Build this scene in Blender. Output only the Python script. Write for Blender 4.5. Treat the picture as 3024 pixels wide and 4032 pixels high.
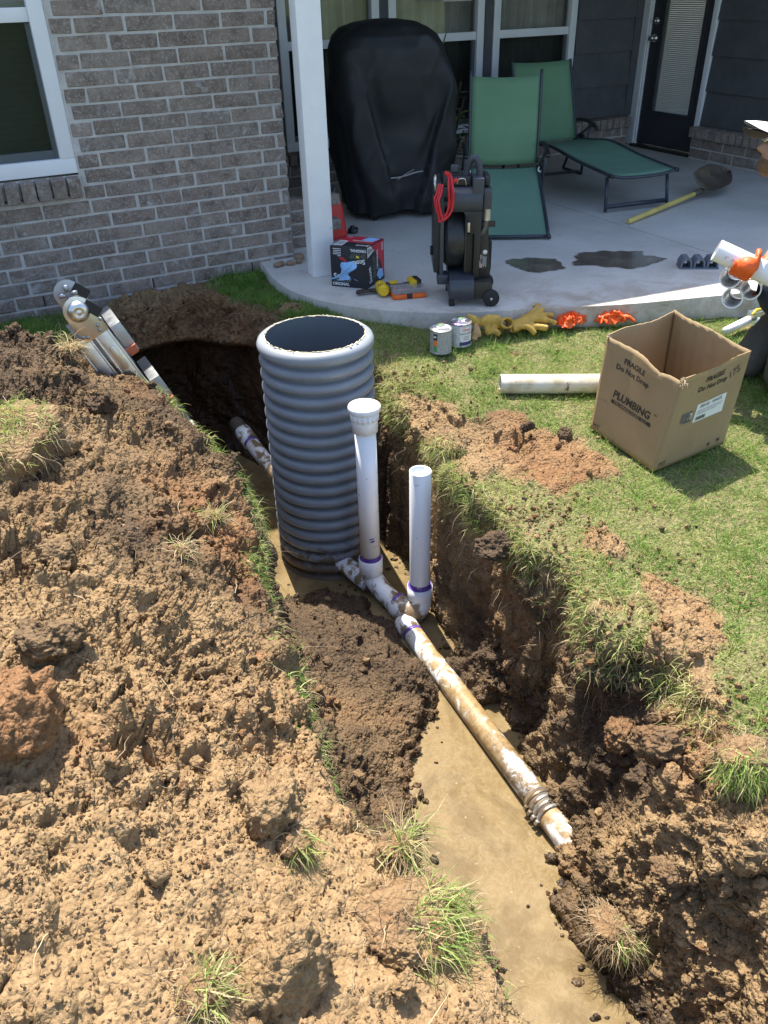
import bpy, bmesh, math, random
import numpy as np
from mathutils import Vector, Matrix, Euler

random.seed(7)
RNG = np.random.default_rng(11)
for o in list(bpy.data.objects):
    bpy.data.objects.remove(o)
SC = bpy.context.scene
COL = SC.collection

# ---------------------------------------------------------------- camera
CAM_R = Vector((0.88528657, -0.46455539, -0.02135365))
CAM_U = Vector((0.27056098, 0.4771651, 0.83612812))
CAM_F = Vector((0.37823861, 0.74599046, -0.54811841))
CAM_H = 1.4583
cam = bpy.data.cameras.new('camera')
cam.sensor_fit = 'AUTO'
cam.sensor_width = 36.0
cam.lens = 28.57
cam.clip_start = 0.05
cam.clip_end = 500
camo = bpy.data.objects.new('camera', cam)
COL.objects.link(camo)
camo.matrix_world = Matrix(((CAM_R.x, CAM_U.x, -CAM_F.x, 0), (CAM_R.y, CAM_U.y, -CAM_F.y, 0),
                            (CAM_R.z, CAM_U.z, -CAM_F.z, CAM_H), (0, 0, 0, 1)))
SC.camera = camo

# ---------------------------------------------------------------- sky, sun, exposure
SUN_DIR = Vector((0.06, 0.40, 0.915)).normalized()      # towards the sun
world = bpy.data.worlds.new('World')
SC.world = world
world.use_nodes = True
wn = world.node_tree.nodes
wl = world.node_tree.links
wn.clear()
sky = wn.new('ShaderNodeTexSky')
sky.sky_type = 'NISHITA'
sky.sun_disc = False
sky.sun_elevation = math.asin(SUN_DIR.z)
sky.sun_rotation = math.atan2(SUN_DIR.x, SUN_DIR.y)
sky.air_density = 1.0
sky.dust_density = 1.5
bg = wn.new('ShaderNodeBackground')
bg.inputs['Strength'].default_value = 0.15
wo = wn.new('ShaderNodeOutputWorld')
wl.new(sky.outputs[0], bg.inputs[0])
wl.new(bg.outputs[0], wo.inputs[0])
sun = bpy.data.lights.new('sun', 'SUN')
sun.energy = 4.8
sun.angle = math.radians(0.53)
sun.color = (1.0, 0.95, 0.86)
suno = bpy.data.objects.new('sun', sun)
COL.objects.link(suno)
suno.rotation_euler = SUN_DIR.to_track_quat('Z', 'Y').to_euler()
suno.location = (0, 8, 12)
SC.view_settings.view_transform = 'Standard'
SC.view_settings.look = 'None'
SC.view_settings.exposure = 1.2
SC.view_settings.gamma = 1.0
SC.view_settings.use_curve_mapping = False

# ---------------------------------------------------------------- numpy noise
_perm = np.random.default_rng(3).permutation(256)
_perm = np.concatenate([_perm, _perm, _perm])
_g = np.random.default_rng(5).normal(size=(256, 3))
_g /= np.linalg.norm(_g, axis=1)[:, None]


def perlin(p):
    p = np.asarray(p, dtype=np.float64)
    i = np.floor(p).astype(np.int64)
    f = p - i
    i &= 255
    u = f * f * f * (f * (f * 6 - 15) + 10)
    out = 0
    for dx in (0, 1):
        wx = u[:, 0] if dx else 1 - u[:, 0]
        for dy in (0, 1):
            wy = u[:, 1] if dy else 1 - u[:, 1]
            for dz in (0, 1):
                wz = u[:, 2] if dz else 1 - u[:, 2]
                h = _perm[_perm[_perm[(i[:, 0] + dx) & 255] + ((i[:, 1] + dy) & 255)] + ((i[:, 2] + dz) & 255)]
                g = _g[h]
                d = g[:, 0] * (f[:, 0] - dx) + g[:, 1] * (f[:, 1] - dy) + g[:, 2] * (f[:, 2] - dz)
                out = out + wx * wy * wz * d
    return out * 1.6


def fbm(p, octaves=4, gain=0.5, lac=2.03):
    p = np.asarray(p, dtype=np.float64)
    a, s, out = 1.0, 0.0, 0
    for k in range(octaves):
        out = out + a * perlin(p + 17.3 * k)
        s += a
        a *= gain
        p = p * lac
    return out / s


def sstep(a, b, x):
    t = np.clip((x - a) / (b - a), 0, 1)
    return t * t * (3 - 2 * t)


def worley(p, seed=0, tilt=False):
    """distance to the nearest cell point and a random value of that cell"""
    p = np.asarray(p, dtype=np.float64)
    i = np.floor(p).astype(np.int64)
    best = np.full(len(p), 9.0)
    val = np.zeros(len(p))
    r = np.random.default_rng(100 + seed).random((256, 4))
    tl = np.zeros(len(p))
    r2 = np.random.default_rng(200 + seed).uniform(-1, 1, (256, 3))
    lo = np.where(p - i < 0.5, -1, 0)             # the eight nearest cells are enough here
    for dx in (0, 1):
        for dy in (0, 1):
            for dz in (0, 1):
                c = i + lo + np.array([dx, dy, dz])
                h = _perm[_perm[_perm[c[:, 0] & 255] + (c[:, 1] & 255)] + (c[:, 2] & 255)]
                off = c + r[h, :3] - p
                d = (off ** 2).sum(1)
                m = d < best
                if tilt:
                    tl = np.where(m, (off * r2[h]).sum(1), tl)
                best = np.where(m, d, best)
                val = np.where(m, r[h, 3], val)
    return (np.sqrt(best), val, tl) if tilt else (np.sqrt(best), val)


# ---------------------------------------------------------------- node materials
def nmat(name):
    m = bpy.data.materials.new(name)
    m.use_nodes = True
    nt = m.node_tree
    nt.nodes.clear()
    out = nt.nodes.new('ShaderNodeOutputMaterial')
    b = nt.nodes.new('ShaderNodeBsdfPrincipled')
    nt.links.new(b.outputs[0], out.inputs[0])
    return m, nt, b, out


def N(nt, kind, **kw):
    n = nt.nodes.new(kind)
    for k, v in kw.items():
        setattr(n, k, v)
    return n


def tex_coord(nt, coord='Object'):
    return N(nt, 'ShaderNodeTexCoord').outputs[coord]


def noise_node(nt, vec, scale, detail=5, rough=0.6, dist=0.0):
    n = N(nt, 'ShaderNodeTexNoise')
    n.inputs['Scale'].default_value = scale
    n.inputs['Detail'].default_value = detail
    n.inputs['Roughness'].default_value = rough
    n.inputs['Distortion'].default_value = dist
    if vec is not None:
        nt.links.new(vec, n.inputs['Vector'])
    return n.outputs['Fac']


def ramp(nt, fac, stops):
    r = N(nt, 'ShaderNodeValToRGB')
    el = r.color_ramp.elements
    while len(el) < len(stops):
        el.new(0.5)
    for e, (p, c) in zip(el, stops):
        e.position = p
        e.color = (c[0], c[1], c[2], 1) if not isinstance(c, (int, float)) else (c, c, c, 1)
    nt.links.new(fac, r.inputs[0])
    return r.outputs[0]


def mixc(nt, fac, a, b, mode='MIX'):
    m = N(nt, 'ShaderNodeMix', data_type='RGBA', blend_type=mode)
    if isinstance(fac, (int, float)):
        m.inputs[0].default_value = fac
    else:
        nt.links.new(fac, m.inputs[0])
    for sock, v in ((m.inputs[6], a), (m.inputs[7], b)):
        if isinstance(v, (tuple, list)):
            sock.default_value = (v[0], v[1], v[2], 1)
        else:
            nt.links.new(v, sock)
    return m.outputs[2]


def math_node(nt, op, a, b=None, clamp=False):
    m = N(nt, 'ShaderNodeMath', operation=op, use_clamp=clamp)
    for s, v in zip(m.inputs, (a, b)):
        if v is None:
            continue
        if isinstance(v, (int, float)):
            s.default_value = v
        else:
            nt.links.new(v, s)
    return m.outputs[0]


def bump_node(nt, bsdf, height, strength, dist=0.01):
    b = N(nt, 'ShaderNodeBump')
    b.inputs['Strength'].default_value = strength
    b.inputs['Distance'].default_value = dist
    nt.links.new(height, b.inputs['Height'])
    nt.links.new(b.outputs[0], bsdf.inputs['Normal'])
    return b


def pmat(name, col, rough=0.6, metal=0.0, var=0.15, vscale=8, bump=0.0, bscale=60, bdist=0.004,
         dirt=None, dscale=6, dthr=(0.5, 0.65), coat=0.0, coord='Object', spec=0.5, dirt2=None, d2scale=20, d2thr=(.6, .64)):
    m, nt, b, out = nmat(name)
    vec = tex_coord(nt, coord)
    n = noise_node(nt, vec, vscale, 6, 0.6)
    lo = tuple(c * (1 - var) for c in col)
    hi = tuple(min(1, c * (1 + var)) for c in col)
    c = ramp(nt, n, [(0.3, lo), (0.7, hi)])
    r = None
    if dirt is not None:
        dn = noise_node(nt, vec, dscale, 7, 0.65, 0.3)
        f = ramp(nt, dn, [(dthr[0], 0.0), (dthr[1], 1.0)])
        c = mixc(nt, f, c, dirt)
    if dirt2 is not None:
        dn = noise_node(nt, vec, d2scale, 6, 0.6, 0.2)
        f = ramp(nt, dn, [(d2thr[0], 0.0), (d2thr[1], 1.0)])
        c = mixc(nt, f, c, dirt2)
    nt.links.new(c, b.inputs['Base Color'])
    rn = noise_node(nt, vec, vscale * 2.3, 4)
    rr = ramp(nt, rn, [(0.3, max(0.02, rough - 0.08)), (0.7, min(1, rough + 0.08))])
    nt.links.new(rr, b.inputs['Roughness'])
    b.inputs['Metallic'].default_value = metal
    b.inputs['Specular IOR Level'].default_value = spec
    b.inputs['Coat Weight'].default_value = coat
    if bump > 0:
        bump_node(nt, b, noise_node(nt, vec, bscale, 6, 0.65), bump, bdist)
    return m


# ---------------------------------------------------------------- mesh helpers
def link(o):
    COL.objects.link(o)
    return o


def empty(name, loc=(0, 0, 0), rz=0.0, label=None, cat=None, group=None, kind=None, rot=None):
    o = bpy.data.objects.new(name, None)
    link(o)
    o.empty_display_size = 0.05
    o.location = loc
    o.rotation_euler = rot if rot is not None else (0, 0, rz)
    return tag(o, label, cat, group, kind)


def tag(o, label=None, cat=None, group=None, kind=None):
    if label:
        o['label'] = label
    if cat:
        o['category'] = cat
    if group:
        o['group'] = group
    if kind:
        o['kind'] = kind
    return o


def big_mesh(name, co, faces, mat=None, smooth=True):
    """co Nx3 array, faces MxK array (uniform K)"""
    me = bpy.data.meshes.new(name)
    co = np.ascontiguousarray(co, dtype=np.float32)
    faces = np.ascontiguousarray(faces, dtype=np.int32)
    n, k = faces.shape
    me.vertices.add(len(co))
    me.vertices.foreach_set('co', co.ravel())
    me.loops.add(n * k)
    me.loops.foreach_set('vertex_index', faces.ravel())
    me.polygons.add(n)
    me.polygons.foreach_set('loop_start', np.arange(0, n * k, k, dtype=np.int32))
    me.polygons.foreach_set('loop_total', np.full(n, k, dtype=np.int32))
    me.polygons.foreach_set('use_smooth', np.full(n, smooth, dtype=bool))
    me.update(calc_edges=True)
    if mat:
        me.materials.append(mat)
    return me


def mesh_obj(name, me, parent=None, loc=None):
    o = bpy.data.objects.new(name, me)
    link(o)
    if parent is not None:
        o.parent = parent
    if loc is not None:
        o.location = loc
    return o


def vattr(me, name, arr):
    a = me.attributes.new(name, 'FLOAT', 'POINT')
    a.data.foreach_set('value', np.ascontiguousarray(arr, dtype=np.float32))


def frame_of(d):
    d = Vector(d).normalized()
    a = Vector((0, 0, 1)) if abs(d.z) < 0.9 else Vector((1, 0, 0))
    u = d.cross(a).normalized()
    v = d.cross(u).normalized()
    return u, v


class MB:
    def __init__(self):
        self.v = []
        self.f = []

    def add(self, vs, fs, M=None):
        k = len(self.v)
        for p in vs:
            p = Vector(p)
            self.v.append(M @ p if M is not None else p)
        for f in fs:
            self.f.append([k + i for i in f])
        return self

    def box(self, c, s, rot=None, taper=1.0):
        x, y, z = s[0] / 2, s[1] / 2, s[2] / 2
        t = taper
        vs = [(-x, -y, -z), (x, -y, -z), (x, y, -z), (-x, y, -z), (-x * t, -y * t, z), (x * t, -y * t, z), (x * t, y * t, z), (-x * t, y * t, z)]
        fs = [(0, 3, 2, 1), (4, 5, 6, 7), (0, 1, 5, 4), (1, 2, 6, 5), (2, 3, 7, 6), (3, 0, 4, 7)]
        M = Matrix.Translation(c)
        if rot is not None:
            M = M @ Euler(rot).to_matrix().to_4x4()
        return self.add(vs, fs, M)

    def tube(self, path, rad, n=12, caps=True, squash=1.0, closed=False):
        path = [Vector(p) for p in path]
        if isinstance(rad, (int, float)):
            rad = [rad] * len(path)
        k0 = len(self.v)
        u = None
        m = len(path)
        for i, p in enumerate(path):
            if closed:
                d = path[(i + 1) % m] - path[i - 1]
            else:
                d = path[min(i + 1, m - 1)] - path[max(i - 1, 0)]
            if d.length < 1e-9:
                d = Vector((0, 0, 1))
            d.normalize()
            if u is None:
                u, v = frame_of(d)
            else:
                u = (u - d * u.dot(d))
                if u.length < 1e-6:
                    u, v = frame_of(d)
                u.normalize()
                v = d.cross(u)
            for j in range(n):
                a = 2 * math.pi * j / n
                self.v.append(p + u * (math.cos(a) * rad[i]) + v * (math.sin(a) * rad[i] * squash))
        rng = m if closed else m - 1
        for i in range(rng):
            a0 = k0 + i * n
            a1 = k0 + ((i + 1) % m) * n
            for j in range(n):
                j2 = (j + 1) % n
                self.f.append([a0 + j, a0 + j2, a1 + j2, a1 + j])
        if caps and not closed:
            self.f.append([k0 + j for j in reversed(range(n))])
            self.f.append([k0 + (m - 1) * n + j for j in range(n)])
        return self

    def lathe(self, prof, n=32, M=None, caps=(False, False)):
        k0 = len(self.v)
        for r, z in prof:
            for j in range(n):
                a = 2 * math.pi * j / n
                p = Vector((r * math.cos(a), r * math.sin(a), z))
                self.v.append(M @ p if M is not None else p)
        for i in range(len(prof) - 1):
            for j in range(n):
                j2 = (j + 1) % n
                a0, a1 = k0 + i * n, k0 + (i + 1) * n
                self.f.append([a0 + j, a0 + j2, a1 + j2, a1 + j])
        if caps[0]:
            self.f.append([k0 + j for j in reversed(range(n))])
        if caps[1]:
            self.f.append([k0 + (len(prof) - 1) * n + j for j in range(n)])
        return self

    def prism(self, poly, z0, z1, M=None):
        n = len(poly)
        vs = [(p[0], p[1], z0) for p in poly] + [(p[0], p[1], z1) for p in poly]
        fs = [list(reversed(range(n))), list(range(n, 2 * n))]
        for i in range(n):
            j = (i + 1) % n
            fs.append([i, j, n + j, n + i])
        return self.add(vs, fs, M)

    def grid(self, P):
        """P rows x cols of points"""
        k0 = len(self.v)
        r, c = len(P), len(P[0])
        for row in P:
            for p in row:
                self.v.append(Vector(p))
        for i in range(r - 1):
            for j in range(c - 1):
                a = k0 + i * c + j
                self.f.append([a, a + 1, a + c + 1, a + c])
        return self

    def build(self, name, mat, parent=None, smooth=False, bevel=0.0, seg=2, loc=None, angle=None, solid=0.0, sub=0):
        me = bpy.data.meshes.new(name)
        me.from_pydata([tuple(v) for v in self.v], [], self.f)
        bm = bmesh.new()
        bm.from_mesh(me)
        bmesh.ops.recalc_face_normals(bm, faces=bm.faces)
        if bevel > 0:
            es = [e for e in bm.edges if len(e.link_faces) == 2 and e.calc_face_angle(0) > 0.6]
            bmesh.ops.bevel(bm, geom=es, offset=bevel, segments=seg, affect='EDGES', profile=0.6)
        for f in bm.faces:
            f.smooth = smooth or bevel > 0
        bm.to_mesh(me)
        bm.free()
        if bevel > 0 or angle:
            me.set_sharp_from_angle(angle=angle or math.radians(40))
        me.materials.append(mat)
        o = mesh_obj(name, me, parent, loc)
        if solid:
            md = o.modifiers.new('thick', 'SOLIDIFY')
            md.thickness = solid
            md.offset = 0
        if sub:
            md = o.modifiers.new('sub', 'SUBSURF')
            md.levels = md.render_levels = sub
        return o


def arc(c, r, a0, a1, n, z=0.0):
    return [(c[0] + r * math.cos(a0 + (a1 - a0) * i / n), c[1] + r * math.sin(a0 + (a1 - a0) * i / n), z) for i in range(n + 1)]


def text_obj(name, s, size, mat, M, parent, spacing=1.0, xs=1.0, bold=0.0, align='CENTER'):
    """flat printed lettering as a mesh, M places its plane in the parent's space"""
    cu = bpy.data.curves.new(name, 'FONT')
    cu.body = s
    cu.size = size
    cu.align_x = align
    cu.align_y = 'CENTER'
    cu.space_character = spacing
    cu.offset = bold
    cu.resolution_u = 3
    t = bpy.data.objects.new('tmp', cu)
    link(t)
    dg = bpy.context.evaluated_depsgraph_get()
    me = bpy.data.meshes.new_from_object(t.evaluated_get(dg))
    bpy.data.objects.remove(t)
    bpy.data.curves.remove(cu)
    me.transform(M @ Matrix.Diagonal((xs, 1, 1, 1)))
    me.materials.clear()
    me.materials.append(mat)
    return mesh_obj(name, me, parent)


def plane_M(o, x, y):
    """frame at o with in-plane axes x (reading direction) and y (up)"""
    x = Vector(x).normalized()
    y = Vector(y)
    y = (y - x * y.dot(x)).normalized()
    z = x.cross(y)
    return Matrix(((x.x, y.x, z.x, o[0]), (x.y, y.y, z.y, o[1]), (x.z, y.z, z.z, o[2]), (0, 0, 0, 1)))


def catmull(pts, n=8):
    pts = [Vector(p) for p in pts]
    P = [pts[0] * 2 - pts[1]] + pts + [pts[-1] * 2 - pts[-2]]
    out = []
    for i in range(1, len(P) - 2):
        for k in range(n):
            t = k / n
            out.append(0.5 * ((2 * P[i]) + (P[i + 1] - P[i - 1]) * t + (2 * P[i - 1] - 5 * P[i] + 4 * P[i + 1] - P[i + 2]) * t * t
                              + (3 * P[i] - P[i - 1] - 3 * P[i + 1] + P[i + 2]) * t ** 3))
    out.append(pts[-1])
    return out

# ================================================================ GROUND
ZW = -0.93                                    # level of the muddy water


def lawn_z(x, y):
    return np.minimum(-0.338 + 0.07 * y, -0.06)


PIT = [(0.52, 4.40), (0.67, 4.57), (0.91, 4.62), (1.15, 4.60), (1.28, 4.45), (1.41, 4.27), (1.50, 4.0), (1.57, 3.6), (1.64, 3.25), (1.56, 2.90),
       (1.60, 2.65), (1.53, 2.42), (1.52, 2.3), (1.53, 2.1), (1.48, 1.92), (1.51, 1.77), (1.51, 1.58), (1.45, 1.47), (1.48, 1.36),
       (1.58, 1.25), (1.57, 1.16), (1.5, 1.0), (1.45, 0.89), (1.47, 0.77), (1.45, 0.30), (1.35, -0.1), (0.50, -0.1), (0.50, 0.30), (0.54, 0.59), (0.57, 0.69), (0.61, 0.77),
       (0.62, 0.88), (0.545, 0.956), (0.48, 1.04), (0.46, 1.14), (0.45, 1.2), (0.455, 1.29), (0.485, 1.39), (0.50, 1.55), (0.515, 1.72),
       (0.575, 1.91), (0.59, 2.08), (0.62, 2.2), (0.70, 2.45), (0.70, 2.66), (0.69, 2.92), (0.66, 3.12), (0.60, 3.40), (0.52, 3.7), (0.45, 4.0)]
WATER = [(0.85, 3.9), (1.15, 4.1), (1.40, 3.9), (1.5, 3.4), (1.52, 2.9), (1.57, 2.57), (1.55, 2.37), (1.53, 2.24), (1.40, 2.18), (1.40, 2.05), (1.31, 2.10),
         (1.29, 1.98), (1.33, 1.83), (1.43, 1.78), (1.48, 1.66), (1.32, 1.60), (1.29, 1.40), (1.25, 1.26), (1.24, 1.145), (1.08, 1.05),
         (1.05, 0.93), (1.07, 0.83), (1.06, 0.74), (1.09, 0.65), (1.06, 0.4), (1.05, -0.05), (0.60, -0.05), (0.70, 0.6), (0.72, 0.9), (0.74, 1.1), (0.80, 1.40), (0.86, 1.57),
         (0.93, 1.64), (1.03, 1.80), (1.15, 1.89), (1.22, 2.02), (1.22, 2.25), (1.24, 2.40), (1.20, 2.62), (1.10, 2.79), (0.965, 2.772), (0.86, 2.84), (0.80, 3.0), (0.80, 3.4)]
HEAP = np.array([
    (0.595, 3.402, -0.03), (0.658, 3.123, -0.05), (0.693, 2.921, -0.06), (0.699, 2.656, -0.08), (0.706, 2.451, -0.10), (0.613, 2.2, -0.115), (0.592, 2.077, -0.12),
    (0.575, 1.913, -0.13), (0.515, 1.724, -0.15), (0.502, 1.554, -0.16), (0.485, 1.388, -0.17), (0.455, 1.292, -0.18), (0.452, 1.204, -0.19), (0.461, 1.144, -0.19),
    (0.472, 1.044, -0.20), (0.545, 0.956, -0.21), (0.62, 0.88, -0.22), (0.609, 0.771, -0.225), (0.566, 0.688, -0.23), (0.544, 0.591, -0.24), (0.5, 0.3, -0.27),
    (0.36, 3.5, 0.06), (0.10, 3.50, 0.31), (-0.4, 3.55, 0.42), (-1.2, 3.6, 0.40), (-0.2, 4.25, -0.02), (0.2, 4.15, -0.03), (0.42, 3.85, -0.04), (-1.0, 4.4, -0.03), (-1.6, 4.4, 0.0), (0.4, 4.3, -0.05),
    (0.38, 3.0, 0.13), (0.0, 2.8, 0.30), (-0.6, 2.8, 0.42), (-1.6, 2.8, 0.45),
    (0.42, 2.4, 0.08), (0.1, 2.2, 0.24), (-0.4, 2.0, 0.36), (-1.2, 2.0, 0.42),
    (0.30, 1.7, 0.04), (0.0, 1.5, 0.16), (-0.5, 1.3, 0.24), (-1.4, 1.2, 0.30),
    (0.25, 1.2, -0.02), (0.0, 1.0, 0.06), (-0.4, 0.8, 0.10), (0.25, 0.75, -0.11), (0.0, 0.4, -0.12), (-0.8, 0.4, 0.0), (0.2, 0.2, -0.2), (-1.5, 0.3, 0.0), (-0.4, -0.1, -0.15), (0.35, -0.1, -0.25)])


def poly_sd(poly, x, y):
    P = np.array(poly)
    Q = np.roll(P, -1, 0)
    d = np.full(x.shape, 1e9)
    inside = np.zeros(x.shape, bool)
    for (ax, ay), (bx, by) in zip(P, Q):
        ex, ey = bx - ax, by - ay
        t = np.clip(((x - ax) * ex + (y - ay) * ey) / (ex * ex + ey * ey), 0, 1)
        d = np.minimum(d, np.hypot(x - ax - t * ex, y - ay - t * ey))
        c = ((ay > y) != (by > y)) & (x < (bx - ax) * (y - ay) / (by - ay + 1e-12) + ax)
        inside ^= c
    return np.where(inside, -d, d)


def p2(x, y, s, z=0.0):
    return np.stack([x.ravel() * s, y.ravel() * s, np.full(x.size, z)], 1)


def heap_z(x, y):
    C = HEAP[:, :2]
    K = np.hypot(C[:, None, 0] - C[None, :, 0], C[:, None, 1] - C[None, :, 1])
    n = len(C)
    A = np.block([[K, np.c_[np.ones(n), C]], [np.c_[np.ones(n), C].T, np.zeros((3, 3))]])
    w = np.linalg.solve(A, np.r_[HEAP[:, 2], 0, 0, 0])
    out = w[n] + w[n + 1] * x + w[n + 2] * y
    for i in range(n):
        out = out + w[i] * np.hypot(x - C[i, 0], y - C[i, 1])
    return out


def ground_zones(x, y):
    """pit distance, water distance, heap mask"""
    wob = 0.045 * fbm(p2(x, y, 5.0), 3).reshape(x.shape) + 0.02 * fbm(p2(x, y, 17.0), 2).reshape(x.shape)
    wob = wob * (1 + 0.9 * sstep(1.1, 1.3, x)) + 0.03 * sstep(1.1, 1.3, x) * fbm(p2(x, y, 11.0, 6.0), 2).reshape(x.shape)
    sp = poly_sd(PIT, x, y) + wob * sstep(3.9, 3.2, y)
    sw = poly_sd(WATER, x, y) + 0.05 * fbm(p2(x, y, 9.0, 4.0), 3).reshape(x.shape)
    return sp, sw


def ground_height(x, y):
    sp, sw = ground_zones(x, y)
    lz = lawn_z(x, y)
    left = sstep(0.80, 0.62, x - 0.0 * y)
    hz = heap_z(x, y)
    heap = np.where(x < 0.75, np.maximum(hz, lz - 0.05), lz)
    surf = heap * left + lz * (1 - left)
    # crumbled soil thrown on the lawn beside the right rim
    surf = surf + 0.03 * sstep(0.25, 0.0, sp) * sstep(1.0, 1.4, x) * (0.4 + fbm(p2(x, y, 6, 2.0), 3).reshape(x.shape))
    # the right edge has crumbled: bare shelf by the tall basin
    shelf = np.exp(-(((x - 1.62) / 0.14) ** 2 + ((y - 2.75) / 0.28) ** 2))
    surf = surf - 0.10 * shelf
    t = -sp
    # back bank slopes, side walls are steep
    steep = 6.5 + 9.0 * sstep(1.3, 1.45, x) * sstep(1.7, 2.1, y) * sstep(3.6, 3.3, y) - 5.0 * sstep(3.95, 4.3, y)
    tt = np.maximum(t, 0)
    wall = surf - 0.02 - tt * steep - 9.0 * np.maximum(tt - 0.20, 0) * sstep(3.95, 4.3, y)
    right = sstep(1.0, 1.3, x)
    rate = 0.30 + (1.5 + 0.3 * sstep(1.6, 1.0, y)) * right * sstep(2.32, 1.95, y) + 0.35 * sstep(0.95, 0.65, x)
    cap = 0.16 + (0.22 + 0.18 * sstep(1.7, 1.1, y)) * right * sstep(2.4, 1.95, y) + 0.25 * sstep(0.95, 0.6, x)
    lump = fbm(p2(x, y, 4.5, 9.0), 3).reshape(x.shape)
    d = np.maximum(sw, 0)
    floor = ZW + np.where(sw > 0, np.minimum(0.012 + d * rate, cap) + (0.05 + 0.07 * right) * lump * sstep(0.0, 0.15, d), -0.015 - 0.5 * np.minimum(-sw, 0.25))
    # the clay bar left of the pipe
    bar = np.exp(-(((x - 1.0) / 0.16) ** 2 + ((y - 2.25) / 0.36) ** 2))
    floor = floor + 0.10 * bar * sstep(-0.02, 0.06, sw)
    inside = np.maximum(wall, floor)
    return np.where(t > 0, np.minimum(inside, surf), surf)


def build_ground():
    x0, x1, y0, y1 = -1.7, 3.7, -0.1, 4.94
    st = 0.02
    xs = np.arange(x0, x1 + 1e-6, st)
    ys = np.arange(y0, y1 + 1e-6, st)
    X, Y = np.meshgrid(xs, ys)
    Z = ground_height(X, Y)
    # sink the rim of the patch a little, the wide lawn sheet lies over it outside
    nx, ny = len(xs), len(ys)
    top = np.stack([X.ravel(), Y.ravel(), Z.ravel()], 1)
    bot = top.copy()
    bot[:, 2] = -1.35
    idx = np.arange(nx * ny).reshape(ny, nx)
    f = np.stack([idx[:-1, :-1], idx[:-1, 1:], idx[1:, 1:], idx[1:, :-1]], -1).reshape(-1, 4)
    nb = nx * ny
    fb = f[:, ::-1] + nb
    sides = []
    for a, b in ((idx[0, :], True), (idx[-1, :], False), (idx[:, 0], False), (idx[:, -1], True)):
        p, q = a[:-1], a[1:]
        s = np.stack([q, p, p + nb, q + nb], -1) if b else np.stack([p, q, q + nb, p + nb], -1)
        sides.append(s)
    me = big_mesh('tmp_ground', np.vstack([top, bot]), np.vstack([f, fb] + sides))
    o = mesh_obj('tmp_ground', me)
    md = o.modifiers.new('remesh', 'REMESH')
    md.mode = 'VOXEL'
    md.voxel_size = 0.0092
    md.adaptivity = 0.0
    dg = bpy.context.evaluated_depsgraph_get()
    ev = o.evaluated_get(dg).data
    n = len(ev.vertices)
    co = np.empty(n * 3, np.float32)
    ev.vertices.foreach_get('co', co)
    co = co.reshape(-1, 3).astype(np.float64)
    m = len(ev.polygons)
    lt = np.empty(m, np.int32)
    ev.polygons.foreach_get('loop_total', lt)
    lv = np.empty(len(ev.loops), np.int32)
    ev.loops.foreach_get('vertex_index', lv)
    faces = lv.reshape(-1, 4) if (lt == 4).all() else None
    if faces is None:
        ls = np.empty(m, np.int32)
        ev.polygons.foreach_get('loop_start', ls)
        faces = np.array([[lv[s], lv[s + 1], lv[s + 2], lv[s + (3 if k == 4 else 2)]] for s, k in zip(ls, lt)])
    bpy.data.objects.remove(o)
    # drop the underside and the skirts
    fz = co[faces]
    ctr = fz.mean(1)
    e1 = fz[:, 2] - fz[:, 0]
    e2 = fz[:, 3] - fz[:, 1]
    nr = np.cross(e1, e2)
    keep = (ctr[:, 2] > -1.30) & (ctr[:, 0] > x0 + 0.02) & (ctr[:, 0] < x1 - 0.02) & (ctr[:, 1] > y0 + 0.02) & (ctr[:, 1] < y1 - 0.02)
    faces = faces[keep]
    used = np.unique(faces)
    remap = np.full(n, -1)
    remap[used] = np.arange(len(used))
    co = co[used]
    faces = remap[faces]
    return co, faces


def vert_normals(co, faces):
    a = co[faces[:, 2]] - co[faces[:, 0]]
    b = co[faces[:, 3]] - co[faces[:, 1]]
    nr = np.cross(a, b)
    out = np.zeros_like(co)
    for k in range(4):
        for c in range(3):
            out[:, c] += np.bincount(faces[:, k], nr[:, c], len(co))
    out /= np.linalg.norm(out, axis=1)[:, None] + 1e-12
    return out


G_CO, G_F = build_ground()
_n = vert_normals(G_CO, G_F)
if (_n[:, 2] > 0).mean() < 0.5:
    G_F = G_F[:, ::-1]
    _n = -_n
_x, _y, _z = G_CO.T
SP, SW = ground_zones(_x, _y)
LZ = lawn_z(_x, _y)
IN_PIT = sstep(0.02, -0.02, SP)
HEAPM = sstep(0.02, 0.07, (_z - LZ)) * sstep(0.85, 0.7, _x) * (1 - IN_PIT)
HEAPM = np.maximum(HEAPM, sstep(0.66, 0.60, _x) * sstep(4.15, 3.9, _y) * (1 - IN_PIT))
_thr = fbm(G_CO * np.array([3.2, 3.2, 3.2]) + 40, 4)
BARE = sstep(0.05, 0.22, _thr + 0.50 * sstep(0.26, 0.0, SP) * sstep(1.3, 1.5, _x) - 0.34) * sstep(1.35, 1.5, _x) * sstep(1.1, 0.7, SP)
_sh = np.exp(-(((_x - 1.85) / 0.18) ** 2 + ((_y - 2.35) / 0.36) ** 2)) + np.exp(-(((_x - 1.62) / 0.13) ** 2 + ((_y - 2.85) / 0.25) ** 2)) * 1.2 \
    + np.exp(-(((_x - 1.72) / 0.14) ** 2 + ((_y - 1.30) / 0.10) ** 2)) + np.exp(-(((_x - 1.62) / 0.2) ** 2 + ((_y - 0.75) / 0.10) ** 2)) * 1.2
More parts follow.
